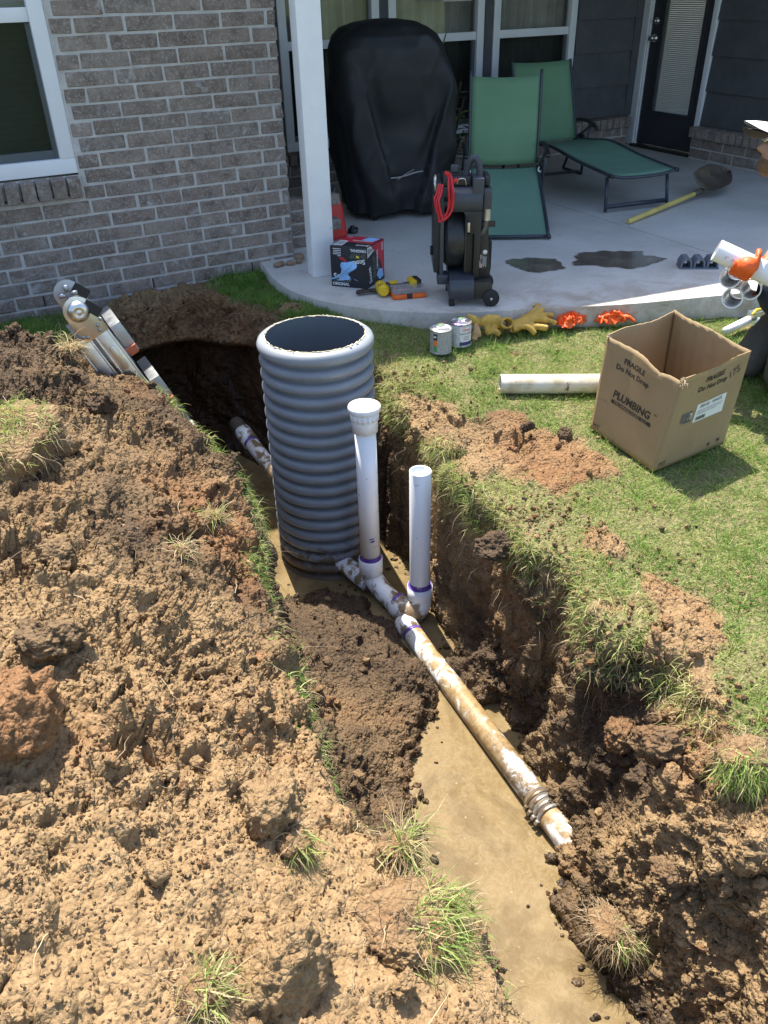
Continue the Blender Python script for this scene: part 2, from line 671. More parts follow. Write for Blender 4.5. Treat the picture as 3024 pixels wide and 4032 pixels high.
_sh = _sh + np.exp(-(((_x - 1.72) / 0.09) ** 2 + ((_y - 1.72) / 0.11) ** 2)) + np.exp(-(((_x - 1.74) / 0.06) ** 2 + ((_y - 1.45) / 0.09) ** 2)) + np.exp(-(((_x - 1.62) / 0.12) ** 2 + ((_y - 2.55) / 0.30) ** 2)) + 0.8 * np.exp(-(((_x - 2.02) / 0.10) ** 2 + ((_y - 2.2) / 0.16) ** 2))
_brk = fbm(G_CO * 11 + 71, 3)
_bk2 = sstep(0.50, 0.62, _x) * sstep(1.38, 1.22, _x + 0.1 * _brk) * sstep(4.15, 4.3, _y)
BARE = np.maximum(BARE, _bk2)
BARE = np.maximum(BARE, sstep(0.34, 0.60, _sh * (0.8 + 0.7 * _thr) + 0.45 * _brk))
BARE = np.maximum(BARE, 0.0)
_bank = sstep(4.7, 4.55, _y) * sstep(4.0, 4.15, _y) * sstep(1.5, 1.3, _x) * sstep(0.35, 0.5, _x)
LAWN = (1 - IN_PIT) * (1 - HEAPM) * (1 - BARE)
SOIL = np.clip(1 - LAWN, 0, 1)
WET_SHADE = np.maximum(1.0 * IN_PIT * sstep(-0.22, -0.42, _z) * sstep(2.9, 3.3, _y), sstep(ZW + 0.075, ZW + 0.005, _z + 0.03 * fbm(G_CO * 9, 2)) * IN_PIT)  # first term paints deep shade at the pit's back, second is the damp waterline

# relief: big lumps, clods and crumbs, only where the soil is open
_soilamp = 0.12 + 0.88 * SOIL
_flat = sstep(1.75, 0.95, _y + 0.3 * fbm(G_CO * 2.2 + 19, 2)) * HEAPM                      # the near flank has been trodden smoother
_rough = _soilamp
w1, wv1, wt1 = worley(G_CO * 9.0 + 0.25 * np.stack([fbm(G_CO * 14 + k * 9, 2) for k in range(3)], 1) * 1.5, 1, True)
w2, wv2, wt2 = worley(G_CO * 27.0 + 0.9 * np.stack([perlin(G_CO * 30 + k * 7) for k in range(3)], 1), 2, True)
dsp = 0.030 * fbm(G_CO * 3.5 + 3, 3) + 0.017 * fbm(G_CO * 9 + 8, 3)
w3, wv3 = worley(G_CO * 62.0 + 0.8 * np.stack([perlin(G_CO * 60 + k * 7) for k in range(3)], 1), 5)
w0, wv0, wt0 = worley(G_CO * 4.6 + 0.5 * np.stack([fbm(G_CO * 7 + k * 5, 2) for k in range(3)], 1), 4, True)
_f0 = (1 - 0.6 * IN_PIT) * (1 - 0.5 * _flat)
dsp = dsp + 0.030 * wt0 * _f0 + 0.050 * (1 - 0.35 * _flat) * (wv0 - 0.5) * sstep(0.85, 0.45, w0) * (1 - 0.6 * IN_PIT)
_f1 = 1 - 0.70 * _flat * sstep(-0.1, 0.15, fbm(G_CO * 3.3 + 61, 2))
dsp = dsp + _f1 * (0.025 * wt1 + 0.024 * (wv1 - 0.45) * sstep(0.75, 0.25, w1) + 0.014 * sstep(0.55, 0.1, w1))
# shrinkage cracks and slab edges
_ck = np.abs(fbm(G_CO * np.array([4.0, 5.5, 4.0]) + 23, 3))
dsp = dsp - 0.030 * sstep(0.035, 0.0, _ck) * sstep(0.0, 0.2, fbm(G_CO * 2.4 + 33, 2)) * HEAPM
_fine = 1 - 0.85 * _flat
dsp = dsp + _fine * 0.013 * wt2
dsp = dsp + _fine * 0.010 * (sstep(0.75, 0.1, w2) - 0.5) * (0.35 + 0.9 * wv2)
dsp = dsp + (0.12 + 0.88 * _fine) * 0.010 * (sstep(0.8, 0.1, w3) - 0.5) * (0.3 + wv3) + 0.006 * fbm(G_CO * 55 + 31, 2)
_under = sstep(ZW + 0.02, ZW - 0.04, _z)
_rw = sstep(1.30, 1.42, _x) * IN_PIT * sstep(1.8, 2.1, _y)
dsp = dsp * _rough * (1 - 0.9 * _under) * (1 - 0.30 * _rw)
_patch = sstep(0.02, 0.25, fbm(G_CO * 2.1 + 77, 3))      # loose, deeply clodded patches
dsp = dsp * (0.75 + 0.7 * _patch * SOIL) * (1 + 0.28 * HEAPM * sstep(1.4, 1.9, _y))
G_CO = G_CO + _n * dsp[:, None]
# the back wall has been dug out underneath: a dark hollow under the turf bank
_und = sstep(-0.24, -0.40, _z) * sstep(3.98, 4.22, _y) * sstep(0.42, 0.62, _x) * sstep(1.62, 1.42, _x)
G_CO[:, 1] += 0.42 * _und
G_N = vert_normals(G_CO, G_F)


def soil_material():
    m, nt, b, out = nmat('soil')
    vec = tex_coord(nt, 'Object')

    def at(nm):
        a = N(nt, 'ShaderNodeAttribute', attribute_name=nm)
        return a.outputs['Fac']
    n1 = noise_node(nt, vec, 3.0, 3, 0.65)
    n2 = noise_node(nt, vec, 38.0, 4, 0.7)
    n3 = noise_node(nt, vec, 160.0, 2, 0.7)
    tan = ramp(nt, n2, [(0.3, (0.192, 0.121, 0.057)), (0.55, (0.284, 0.184, 0.090)), (0.8, (0.362, 0.246, 0.130))])
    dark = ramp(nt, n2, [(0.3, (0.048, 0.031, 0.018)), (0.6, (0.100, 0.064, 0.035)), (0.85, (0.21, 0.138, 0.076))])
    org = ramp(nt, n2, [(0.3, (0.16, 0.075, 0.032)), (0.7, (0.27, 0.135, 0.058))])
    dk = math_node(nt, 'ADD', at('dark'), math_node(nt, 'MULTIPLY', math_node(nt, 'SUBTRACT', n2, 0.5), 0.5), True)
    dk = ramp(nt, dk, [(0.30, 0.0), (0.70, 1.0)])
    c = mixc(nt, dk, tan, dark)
    oo = math_node(nt, 'ADD', at('clay'), math_node(nt, 'MULTIPLY', math_node(nt, 'SUBTRACT', n1, 0.5), 0.6), True)
    c = mixc(nt, ramp(nt, oo, [(0.35, 0.0), (0.75, 0.85)]), c, org)
    th = ramp(nt, n2, [(0.3, (0.10, 0.095, 0.038)), (0.7, (0.26, 0.22, 0.10))])
    c = mixc(nt, at('lawn'), c, th)
    # pale grit specks
    c = mixc(nt, math_node(nt, 'MULTIPLY', ramp(nt, n3, [(0.70, 0.0), (0.76, 1.0)]), 0.5), c, (0.46, 0.35, 0.21))
    c = mixc(nt, at('wet'), c, mixc(nt, 0.85, c, (0.34, 0.29, 0.24), 'MULTIPLY'))  # wet also carries the shade painted into the back of the pit
    nt.links.new(c, b.inputs['Base Color'])
    rr = ramp(nt, at('wet'), [(0.0, 0.92), (1.0, 0.36)])
    nt.links.new(rr, b.inputs['Roughness'])
    b.inputs['Specular IOR Level'].default_value = 0.35
    warp = N(nt, 'ShaderNodeTexNoise')
    warp.inputs['Scale'].default_value = 40
    warp.inputs['Detail'].default_value = 1
    nt.links.new(vec, warp.inputs['Vector'])
    wv = N(nt, 'ShaderNodeVectorMath', operation='MULTIPLY_ADD')
    nt.links.new(warp.outputs['Color'], wv.inputs[0])
    wv.inputs[1].default_value = (0.016, 0.016, 0.016)
    nt.links.new(vec, wv.inputs[2])
    hs = None
    for sc_, wt in ((85.0, 1.1),):
        vo = N(nt, 'ShaderNodeTexVoronoi', feature='F1')
        vo.inputs['Scale'].default_value = sc_
        nt.links.new(wv.outputs[0], vo.inputs['Vector'])
        t = math_node(nt, 'MULTIPLY', math_node(nt, 'SUBTRACT', 1.0, vo.outputs['Distance']), wt)
        hs = t if hs is None else math_node(nt, 'ADD', hs, t)
    h = math_node(nt, 'ADD', hs, math_node(nt, 'MULTIPLY', noise_node(nt, vec, 120.0, 3, 0.7), 0.9))
    h = math_node(nt, 'MULTIPLY', h, math_node(nt, 'SUBTRACT', 1.0, math_node(nt, 'ADD', math_node(nt, 'MULTIPLY', at('wet'), 0.5), math_node(nt, 'MULTIPLY', at('flat'), 0.45))))
    bump_node(nt, b, h, 1.0, 0.009)
    return m


SOILM = soil_material()
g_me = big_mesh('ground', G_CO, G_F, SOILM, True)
_x, _y, _z = G_CO.T
# buried clay is dark in the pit (blackened at its back to stand for shade) and in the fresh upper heap, sun-dried tan on the near heap
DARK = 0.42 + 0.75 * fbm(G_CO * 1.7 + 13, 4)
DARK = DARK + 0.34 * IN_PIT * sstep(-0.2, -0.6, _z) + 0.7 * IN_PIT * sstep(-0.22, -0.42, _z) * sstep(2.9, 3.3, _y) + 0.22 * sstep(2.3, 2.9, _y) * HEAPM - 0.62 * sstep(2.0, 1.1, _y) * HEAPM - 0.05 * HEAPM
DARK = DARK + 0.38 * sstep(0.05, 0.25, _x) * sstep(2.7, 2.0, _y) * sstep(1.2, 1.6, _y) * HEAPM - 0.3 * BARE - 0.55 * IN_PIT * sstep(1.25, 0.85, _y) * sstep(1.1, 1.25, _x) + 0.18 * sstep(2.6, 3.2, _y) * HEAPM
CLAY = 0.16 + 0.9 * fbm(G_CO * 1.3 + 55, 3) + 0.34 * sstep(0.34, 0.55, _x) * sstep(1.3, 1.7, _y) * HEAPM + 0.10 * BARE + 0.25 * _bank + 0.30 * IN_PIT * np.exp(-(((_x - 1.0) / 0.2) ** 2 + ((_y - 2.3) / 0.4) ** 2))
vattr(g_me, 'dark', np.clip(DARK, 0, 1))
vattr(g_me, 'clay', np.clip(CLAY, 0, 1))
vattr(g_me, 'lawn', np.clip(LAWN, 0, 1))
vattr(g_me, 'wet', np.clip(WET_SHADE, 0, 1))
vattr(g_me, 'flat', np.clip(_flat, 0, 1))
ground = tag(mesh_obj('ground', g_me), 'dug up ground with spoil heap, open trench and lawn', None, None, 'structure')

# the lawn sheet that runs on to the horizon, around the dug patch
m, nt, b, out = nmat('far_lawn')
vec = tex_coord(nt, 'Object')
c = ramp(nt, noise_node(nt, vec, 9, 8, 0.7), [(0.3, (0.05, 0.085, 0.02)), (0.7, (0.13, 0.16, 0.05))])
nt.links.new(c, b.inputs['Base Color'])
b.inputs['Roughness'].default_value = 0.9
bump_node(nt, b, noise_node(nt, vec, 60, 5, 0.7), 0.8, 0.03)
FARLAWN = m


def far_lawn():
    xi = [-150, -40, -12, -4, -1.66, 0, 1.0, 2.0, 3.66, 6, 14, 40, 150]
    yi = [-150, -40, -12, -4, -1.5, -0.06, 1.2, 2.5, 3.6, 4.9, 8, 20, 60, 150]
    vs, fs = [], []
    idx = {}
    for j, y in enumerate(yi):
        for i, x in enumerate(xi):
            idx[i, j] = len(vs)
            cx, cy = min(max(x, -1.66), 3.66), min(max(y, -0.06), 4.9)
            z = float(ground_height(np.array([[cx]]), np.array([[cy]]))[0, 0]) - 0.005
            d = max(abs(x - cx), abs(y - cy))
            if d > 0.1:
                z = float(lawn_z(np.array(cx), np.array(cy))) - 0.02
            if 0.35 < x < 1.6 and y < 0.5 and y > -1:
                z = float(ground_height(np.array([[cx]]), np.array([[cy]]))[0, 0])
            vs.append((x, y, z))
    for j in range(len(yi) - 1):
        for i in range(len(xi) - 1):
            if -1.67 <= xi[i] and xi[i + 1] <= 3.67 and -0.07 <= yi[j] and yi[j + 1] <= 4.91:
                continue
            if xi[i] > 1.5 and yi[j] >= 4.8:
                continue
            fs.append((idx[i, j], idx[i + 1, j], idx[i + 1, j + 1], idx[i, j + 1]))
    mb = MB()
    mb.add(vs, fs)
    return mb.build('lawn', FARLAWN)


tag(far_lawn(), 'wide mown lawn around the dug up patch', None, None, 'structure')


# ---------------------------------------------------------------- muddy water
def water():
    m, nt, b, out = nmat('muddy_water')
    vec = tex_coord(nt, 'Object')
    n1 = noise_node(nt, vec, 4.0, 7, 0.62, 1.6)
    n2 = noise_node(nt, vec, 16.0, 6, 0.6, 2.2)
    c = ramp(nt, n1, [(0.30, (0.158, 0.108, 0.047)), (0.5, (0.192, 0.135, 0.063)), (0.7, (0.230, 0.167, 0.083))])
    sw = ramp(nt, n2, [(0.46, 0.0), (0.52, 1.0), (0.58, 0.0)])
    c = mixc(nt, math_node(nt, 'MULTIPLY', sw, 0.5), c, (0.25, 0.19, 0.105))
    n4 = noise_node(nt, vec, 2.2, 6, 0.6, 2.5)
    c = mixc(nt, ramp(nt, n4, [(0.50, 0.0), (0.62, 0.55)]), c, (0.110, 0.075, 0.034))
    fo = ramp(nt, noise_node(nt, vec, 45.0, 3, 0.5, 0.5), [(0.70, 0.0), (0.73, 0.7)])
    c = mixc(nt, fo, c, (0.32, 0.255, 0.16))
    nt.links.new(c, b.inputs['Base Color'])
    rr = ramp(nt, n1, [(0.35, 0.03), (0.65, 0.09)])
    nt.links.new(rr, b.inputs['Roughness'])
    b.inputs['IOR'].default_value = 1.33
    b.inputs['Specular IOR Level'].default_value = 0.5
    h = math_node(nt, 'ADD', noise_node(nt, vec, 14, 4, 0.5), math_node(nt, 'MULTIPLY', noise_node(nt, vec, 70, 3, 0.5), 0.25))
    bump_node(nt, b, h, 0.35, 0.012)
    mb = MB()
    nx, ny = 24, 60
    P = []
    for j in range(ny + 1):
        y = -0.05 + 4.6 * j / ny
        P.append([(0.42 + 1.25 * i / nx, y, ZW) for i in range(nx + 1)])
    mb.grid(P)
    o = mb.build('water', m, smooth=True)
    return tag(o, 'still tan muddy water lying along the trench floor', None, None, 'structure')


water()

# ---------------------------------------------------------------- concrete patio slab
SLAB = [(1.655, 4.93), (1.645, 4.80), (1.615, 4.62), (1.602, 4.45), (1.607, 4.30), (1.634, 4.163), (1.675, 4.05), (1.73, 3.94), (1.81, 3.826), (1.90, 3.72), (2.02, 3.61), (2.17, 3.50),
        (2.36, 3.41), (2.60, 3.315), (3.045, 3.125), (3.6, 2.965), (4.6, 2.72), (6.9, 2.2), (8.5, 2.0), (8.5, 7.2), (1.9, 7.2)]


def patio():
    m, nt, b, out = nmat('concrete')
    vec = tex_coord(nt, 'Object')
    n1 = noise_node(nt, vec, 1.6, 8, 0.62, 0.3)
    n2 = noise_node(nt, vec, 11, 7, 0.65, 0.4)
    n3 = noise_node(nt, vec, 90, 4, 0.6)
    c = ramp(nt, n1, [(0.3, (0.45, 0.425, 0.385)), (0.5, (0.53, 0.503, 0.458)), (0.7, (0.60, 0.572, 0.525))])
    c = mixc(nt, ramp(nt, n2, [(0.60, 0.0), (0.72, 0.45)]), c, (0.27, 0.235, 0.20))
    c = mixc(nt, ramp(nt, n3, [(0.25, 0.35), (0.5, 0.0)]), c, (0.27, 0.26, 0.25))
    # soil trodden on along the front edge
    sep = N(nt, 'ShaderNodeSeparateXYZ')
    nt.links.new(vec, sep.inputs[0])
    edge = math_node(nt, 'ADD', sep.outputs[1], math_node(nt, 'MULTIPLY', sep.outputs[0], 0.30))
    near = ramp(nt, math_node(nt, 'MULTIPLY', math_node(nt, 'SUBTRACT', edge, 3.95), 0.9), [(0.0, 0.75), (0.75, 0.0)])
    blot = ramp(nt, noise_node(nt, vec, 5.0, 9, 0.72, 0.6), [(0.44, 0.0), (0.60, 1.0)])
    c = mixc(nt, math_node(nt, 'MULTIPLY', near, blot), c, (0.30, 0.225, 0.145))
    nt.links.new(c, b.inputs['Base Color'])
    b.inputs['Roughness'].default_value = 0.8
    bump_node(nt, b, math_node(nt, 'ADD', n3, n2), 0.25, 0.004)
    pts = [Vector((p[0], p[1], 0)) for p in SLAB]
    curve = [(p.x, p.y) for p in catmull(pts[:16], 4)] + [(p.x, p.y) for p in pts[16:]]
    root = empty('patio', (0, 0, 0), 0, 'curved edged concrete patio slab', None, None, 'structure')
    jx = 4.13

    def clip(poly, keep_left):
        out = []
        for (ax, ay), (bx, by) in zip(poly, poly[1:] + poly[:1]):
            ina = (ax < jx - 0.003) if keep_left else (ax > jx + 0.003)
            inb = (bx < jx - 0.003) if keep_left else (bx > jx + 0.003)
            xx = jx - 0.003 if keep_left else jx + 0.003
            if ina:
                out.append((ax, ay))
            if ina != inb:
                t = (xx - ax) / (bx - ax)
                out.append((xx, ay + t * (by - ay)))
        return out
    for side in (True, False):
        mb = MB()
        mb.prism(clip(curve, side), -0.28, 0.0)
        mb.build('slab_panel', m, root, bevel=0.008, seg=2)
    mb = MB()
    mb.box((jx, 5.0, -0.15), (0.0055, 3.9, 0.27))
    mb.build('control_joint', pmat('joint_filler', (0.10, 0.095, 0.09), 0.95), root)
    return m


CONCRETE = patio()

# ================================================================ HOUSE
def brick_material():
    m, nt, b, out = nmat('brown_brick')
    vec = tex_coord(nt, 'Object')
    oi = N(nt, 'ShaderNodeObjectInfo')
    add = N(nt, 'ShaderNodeVectorMath', operation='ADD')
    sc = N(nt, 'ShaderNodeVectorMath', operation='SCALE')
    nt.links.new(oi.outputs['Location'], sc.inputs[0])
    sc.inputs['Scale'].default_value = 1.7
    nt.links.new(vec, add.inputs[0])
    nt.links.new(sc.outputs[0], add.inputs[1])
    v = add.outputs[0]
    n1 = noise_node(nt, v, 14, 6, 0.65, 0.3)
    n2 = noise_node(nt, v, 75, 5, 0.7)
    n3 = noise_node(nt, v, 130, 3, 0.6)
    hue = ramp(nt, oi.outputs['Random'], [(0.0, (0.205, 0.158, 0.128)), (0.35, (0.255, 0.200, 0.162)), (0.7, (0.295, 0.234, 0.190)), (1.0, (0.235, 0.196, 0.170))])
    c = mixc(nt, ramp(nt, n1, [(0.42, 0.0), (0.66, 0.9)]), hue, (0.130, 0.094, 0.076))
    # streaky drag texture and pale salt specks
    mp = N(nt, 'ShaderNodeMapping')
    mp.inputs['Scale'].default_value = (60, 30, 12)
    nt.links.new(v, mp.inputs[0])
    st = noise_node(nt, mp.outputs[0], 1.0, 4, 0.6)
    c = mixc(nt, ramp(nt, st, [(0.55, 0.0), (0.75, 0.35)]), c, (0.25, 0.215, 0.185))
    c = mixc(nt, ramp(nt, n2, [(0.50, 0.0), (0.66, 0.75)]), c, (0.36, 0.325, 0.29))
    c = mixc(nt, ramp(nt, n3, [(0.66, 0.0), (0.70, 0.9)]), c, (0.66, 0.63, 0.58))
    # mortar smeared over the arrises
    smear = ramp(nt, noise_node(nt, v, 7.5, 6, 0.7, 0.6), [(0.58, 0.0), (0.70, 0.75)])
    c = mixc(nt, smear, c, (0.44, 0.425, 0.41))
    nt.links.new(c, b.inputs['Base Color'])
    b.inputs['Roughness'].default_value = 0.92
    bump_node(nt, b, math_node(nt, 'ADD', n2, st), 0.6, 0.004)
    return m


BRICK = brick_material()
MORTAR = pmat('mortar', (0.50, 0.475, 0.445), 0.95, var=0.16, vscale=14, bump=0.9, bscale=70, bdist=0.006, dirt=(0.27, 0.25, 0.23), dscale=3, dthr=(0.55, 0.75))
WHITE = pmat('white_vinyl', (0.74, 0.75, 0.76), 0.45, var=0.04, vscale=5, dirt=(0.55, 0.53, 0.50), dscale=4, dthr=(0.66, 0.86))
POSTW = pmat('white_painted_wood', (0.84, 0.83, 0.815), 0.6, var=0.05, vscale=6, bump=0.35, bscale=28, dirt=(0.60, 0.56, 0.52), dscale=5, dthr=(0.60, 0.80), dirt2=(0.50, 0.46, 0.42), d2scale=16, d2thr=(.68, .74))
SIDING = pmat('charcoal_siding', (0.080, 0.083, 0.090), 0.7, var=0.15, vscale=7, bump=0.35, bscale=45)
DOORM = pmat('dark_door_paint', (0.034, 0.036, 0.042), 0.4, var=0.1)
FASCIA = pmat('roof_board', (0.40, 0.38, 0.36), 0.7)
SHINGLE = pmat('shingle', (0.10, 0.095, 0.09), 0.9, bump=0.5)
ROOMM = pmat('room_plaster', (0.13, 0.125, 0.115), 0.9)


def glass_material(name, tint, refl=1.0, mud=0.0):
    m, nt, b, out = nmat(name)
    nt.nodes.remove(b)
    tr = N(nt, 'ShaderNodeBsdfTransparent')
    tr.inputs[0].default_value = (*tint, 1)
    gl = N(nt, 'ShaderNodeBsdfGlossy')
    gl.inputs['Roughness'].default_value = 0.02
    lw = N(nt, 'ShaderNodeLayerWeight')
    lw.inputs['Blend'].default_value = 0.5
    fc = math_node(nt, 'POWER', lw.outputs['Facing'], 4.0)
    f = math_node(nt, 'MULTIPLY', math_node(nt, 'ADD', math_node(nt, 'MULTIPLY', fc, 0.75), 0.05), refl, True)
    mx = N(nt, 'ShaderNodeMixShader')
    nt.links.new(f, mx.inputs[0])
    nt.links.new(tr.outputs[0], mx.inputs[1])
    nt.links.new(gl.outputs[0], mx.inputs[2])
    nt.links.new(mx.outputs[0], out.inputs[0])
    return m


GLASS = glass_material('window_glass', (0.88, 0.90, 0.90))
SCREEN = glass_material('insect_screen', (0.36, 0.38, 0.39), 0.3)

# brick shapes shared between alike bricks (one corner worn differently in each)
CH, BL, JT = 0.0775, 0.254, 0.0125            # course height, brick module, joint
BH = CH - JT


def brick_mesh(name, l, d, h, seed):
    r = random.Random(seed)
    me = bpy.data.meshes.new(name)
    bm = bmesh.new()
    bmesh.ops.create_cube(bm, size=1.0)
    for v in bm.verts:
        v.co = Vector((v.co.x * l + r.uniform(-.0035, .0035), v.co.y * d + r.uniform(-.0012, .0012), v.co.z * h + r.uniform(-.0024, .0024)))
    bmesh.ops.bevel(bm, geom=list(bm.edges), offset=0.0032, segments=1, affect='EDGES')
    for v in bm.verts:
        v.co += Vector((r.uniform(-.0013, .0013), r.uniform(-.0009, .0009), r.uniform(-.0013, .0013)))
    bm.to_mesh(me)
    bm.free()
    me.materials.append(BRICK)
    return me


_bcache = {}


def brick(l, d, h, parent, loc, rz=0.0, flip=False):
    key = (round(l, 3), round(d, 3), round(h, 3), random.randrange(5))
    if key not in _bcache:
        _bcache[key] = brick_mesh('brick', l, d, h, hash(key) & 0xffff)
    o = mesh_obj('brick', _bcache[key], parent, (loc[0] + random.uniform(-.0012, .0012), loc[1] + random.uniform(-.0012, .0012), loc[2] + random.uniform(-.0012, .0012)))
    o.rotation_euler = (random.uniform(-.006, .006), random.uniform(-.008, .008), rz + random.uniform(-.006, .006))
    return o


house = empty('brick_house', (1.0, 5.6, 0), 0, 'brown brick house with covered back patio, white framed windows and dark door', 'house')
house_off = Vector(house.location)


def hp(p):
    return Vector(p) - house_off


def hbuild(mb, name, mat, parent=None, **kw):
    """geometry given in world coordinates, stored under the house"""
    mb.v = [Vector(v) - house_off for v in mb.v]
    return mb.build(name, mat, parent or house, **kw)


YB = 4.88                                     # face of the brick gable wall
XC = 1.885                                    # its corner by the patio
ZTOP = 2.40
WX0, WX1, WZ0, WZ1 = -0.55, 0.690, 0.625, 2.1  # opening of the window in it

mb = MB()
for (xa, xb, za, zb) in ((WX1, XC - 0.006, -0.6, ZTOP), (WX0, WX1, -0.6, WZ0 - 0.11), (WX0, WX1, WZ1, ZTOP)):
    mb.box(((xa + xb) / 2, YB + 0.079, (za + zb) / 2), (xb - xa, 0.15, zb - za))
gable = hbuild(mb, 'gable_wall', MORTAR)
# the same brickwork farther left, beyond the picture: too far aside for single bricks
m, nt, b, out = nmat('far_brickwork')
sep = N(nt, 'ShaderNodeSeparateXYZ')
nt.links.new(tex_coord(nt, 'Object'), sep.inputs[0])
cmb = N(nt, 'ShaderNodeCombineXYZ')
nt.links.new(sep.outputs[0], cmb.inputs[0])
nt.links.new(sep.outputs[2], cmb.inputs[1])
bt = N(nt, 'ShaderNodeTexBrick')
nt.links.new(cmb.outputs[0], bt.inputs['Vector'])
for k_, v_ in (('Scale', 1.0), ('Brick Width', 0.254), ('Row Height', 0.0775), ('Mortar Size', 0.006), ('Color1', (0.25, 0.20, 0.16, 1)), ('Color2', (0.18, 0.14, 0.115, 1)), ('Mortar', (0.5, 0.475, 0.445, 1))):
    bt.inputs[k_].default_value = v_
nt.links.new(bt.outputs[0], b.inputs['Base Color'])
b.inputs['Roughness'].default_value = 0.9
mb = MB()
mb.box(((-6.0 + WX0) / 2, YB + 0.076, (ZTOP - 0.6) / 2), (WX0 + 6.0, 0.15, ZTOP + 0.6))
hbuild(mb, 'far_gable_wall', m)
Z0 = 1.259 - 18 * CH                           # bed joint below the lowest brick
ends = []
for r in range(0, 24):
    z = Z0 + r * CH + CH / 2
    xx = XC - (0.150 if r % 2 else 0.058)
    spans = [(xx, XC)]
    while xx > WX0 + 0.03:
        nx = max(xx - BL, WX0)
        spans.append((nx, xx))
        xx = nx
    for (a, bb) in spans:
        if z > WZ0 - 0.115 and z < WZ1:
            if a < WX1 - 0.01:
                if bb > WX1 + 0.05:
                    a = WX1 + 0.004
                else:
                    continue
        l = bb - a - JT
        if l < 0.03:
            continue
        brick(l, 0.09, BH, gable, hp(((a + bb) / 2 + (JT / 2 if bb > XC - 0.001 else 0), YB + 0.045 - 0.0005, z)))
# plastic weep tubes in the base course
mb = MB()
for xw in (0.36, 0.98, 1.60):
    mb.box((xw, YB + 0.004, Z0 + CH * 1.5), (0.008, 0.012, 0.058))
hbuild(mb, 'weep_vent', pmat('black_plastic_vent', (0.02, 0.02, 0.02), 0.6), gable)
# rowlock sill under the window
sill = MB()
sill.box(((WX0 + WX1) / 2, YB + 0.05, WZ0 - 0.055), (WX1 - WX0, 0.10, 0.09))
silo = hbuild(sill, 'window_sill', MORTAR)
x = WX1 - 0.006
while x > -0.25:
    o = brick(0.068, 0.13, 0.100, silo, hp((x - 0.034, YB + 0.018, WZ0 - 0.058)))
    o.rotation_euler.x += math.radians(9)
    x -= 0.0785

# low brick pier that carries on behind the post
mb = MB()
mb.box((XC + 0.115, YB + 0.16, 0.06), (0.23, 0.15, 0.44))
pier = hbuild(mb, 'pier', MORTAR)
for r in range(2, 6):
    z = Z0 + r * CH + CH / 2
    off = 0.09 if r % 2 else 0.0
    for a in (XC - 0.02 - off, XC + 0.234 - off):
        if a + 0.12 < XC + 0.30:
            brick(min(BL, 0.235) - JT, 0.09, BH, pier, hp((a + 0.117, YB + 0.125, z)))
# return wall along the patio side
mb = MB()
mb.box((XC - 0.08, (YB + 6.95) / 2 + 0.1, 0.9), (0.15, 6.95 - YB - 0.1, 3.0))
hbuild(mb, 'return_wall', MORTAR)


def window(name, x0, x1, z0, z1, y, rail_z, fw=0.065, screen=True, rec=0.03, curtain=True, label=None):
    """double hung window in a wall facing -y, in world coordinates"""
    fr = MB()
    d = 0.07
    yc = y + d / 2 - rec
    fr.box(((x0 + x1) / 2, yc, z0 + fw / 2), (x1 - x0, d, fw))
    fr.box(((x0 + x1) / 2, yc, z1 - fw / 2), (x1 - x0, d, fw))
    fr.box((x0 + fw / 2, yc, (z0 + z1) / 2), (fw, d, z1 - z0 - 2 * fw))
    fr.box((x1 - fw / 2, yc, (z0 + z1) / 2), (fw, d, z1 - z0 - 2 * fw))
    o = hbuild(fr, 'window', WHITE, bevel=0.004)
    s = MB()
    iw = 0.022
    xa, xb = x0 + fw, x1 - fw
    s.box(((xa + xb) / 2, yc + 0.008, rail_z), (xb - xa, 0.045, 0.062))
    for xx in (xa + iw / 2, xb - iw / 2):
        s.box((xx, yc + 0.02, (z0 + rail_z) / 2 + fw / 2 - 0.018), (iw, 0.03, rail_z - z0 - fw - 0.035))
    s.box(((xa + xb) / 2, yc + 0.02, z0 + fw + 0.02), (xb - xa - 2 * iw, 0.03, 0.04))
    hbuild(s, 'sash', WHITE, o, bevel=0.003)
    for za, zb, yy in ((z0 + fw, rail_z - 0.03, yc + 0.02), (rail_z + 0.03, z1 - fw, yc + 0.004)):
        p = MB()
        p.box(((xa + xb) / 2, yy + 0.012, (za + zb) / 2), (xb - xa - 0.002, 0.006, zb - za))
        hbuild(p, 'pane', GLASS, o)
    if screen:
        p = MB()
        p.grid([[(xa + .002, yc - 0.004, z0 + fw), (xb - .002, yc - 0.004, z0 + fw)], [(xa + .002, yc - 0.004, rail_z - 0.031), (xb - .002, yc - 0.004, rail_z - 0.031)]])
        hbuild(p, 'insect_screen', SCREEN, o)
    if curtain:
        c = MB()
        nn = 90
        rows = []
        for zz in (z0 - 0.1, z1 + 0.1):
            rows.append([(x0 - 0.05 + (x1 - x0 + 0.1) * i / nn, y + 0.20 + 0.025 * math.sin(i * 0.75 + x0 * 5) + 0.02 * math.sin(i * 0.31 + x0), zz) for i in range(nn + 1)])
        c.grid(rows)
        hbuild(c, 'curtain', CURTAIN, o, smooth=True)
    return o


CURTAIN = pmat('linen_curtain', (0.50, 0.455, 0.385), 0.9, var=0.25, vscale=3)
CURTAIN2 = pmat('blind_slats', (0.36, 0.37, 0.36), 0.7, var=0.1, vscale=4)
wl_ = window('window', WX0, WX1, WZ0, WZ1, YB, 1.352, fw=0.075, screen=True, rec=-0.005, curtain=False)
c = MB()
for i in range(46):                            # closed slatted blind behind the glass
    zz = WZ0 + 0.05 + i * 0.032
    c.box(((WX0 + WX1) / 2, YB + 0.17, zz), (WX1 - WX0 - 0.1, 0.004, 0.033), (0.35, 0, 0))
hbuild(c, 'blind', CURTAIN2, wl_)

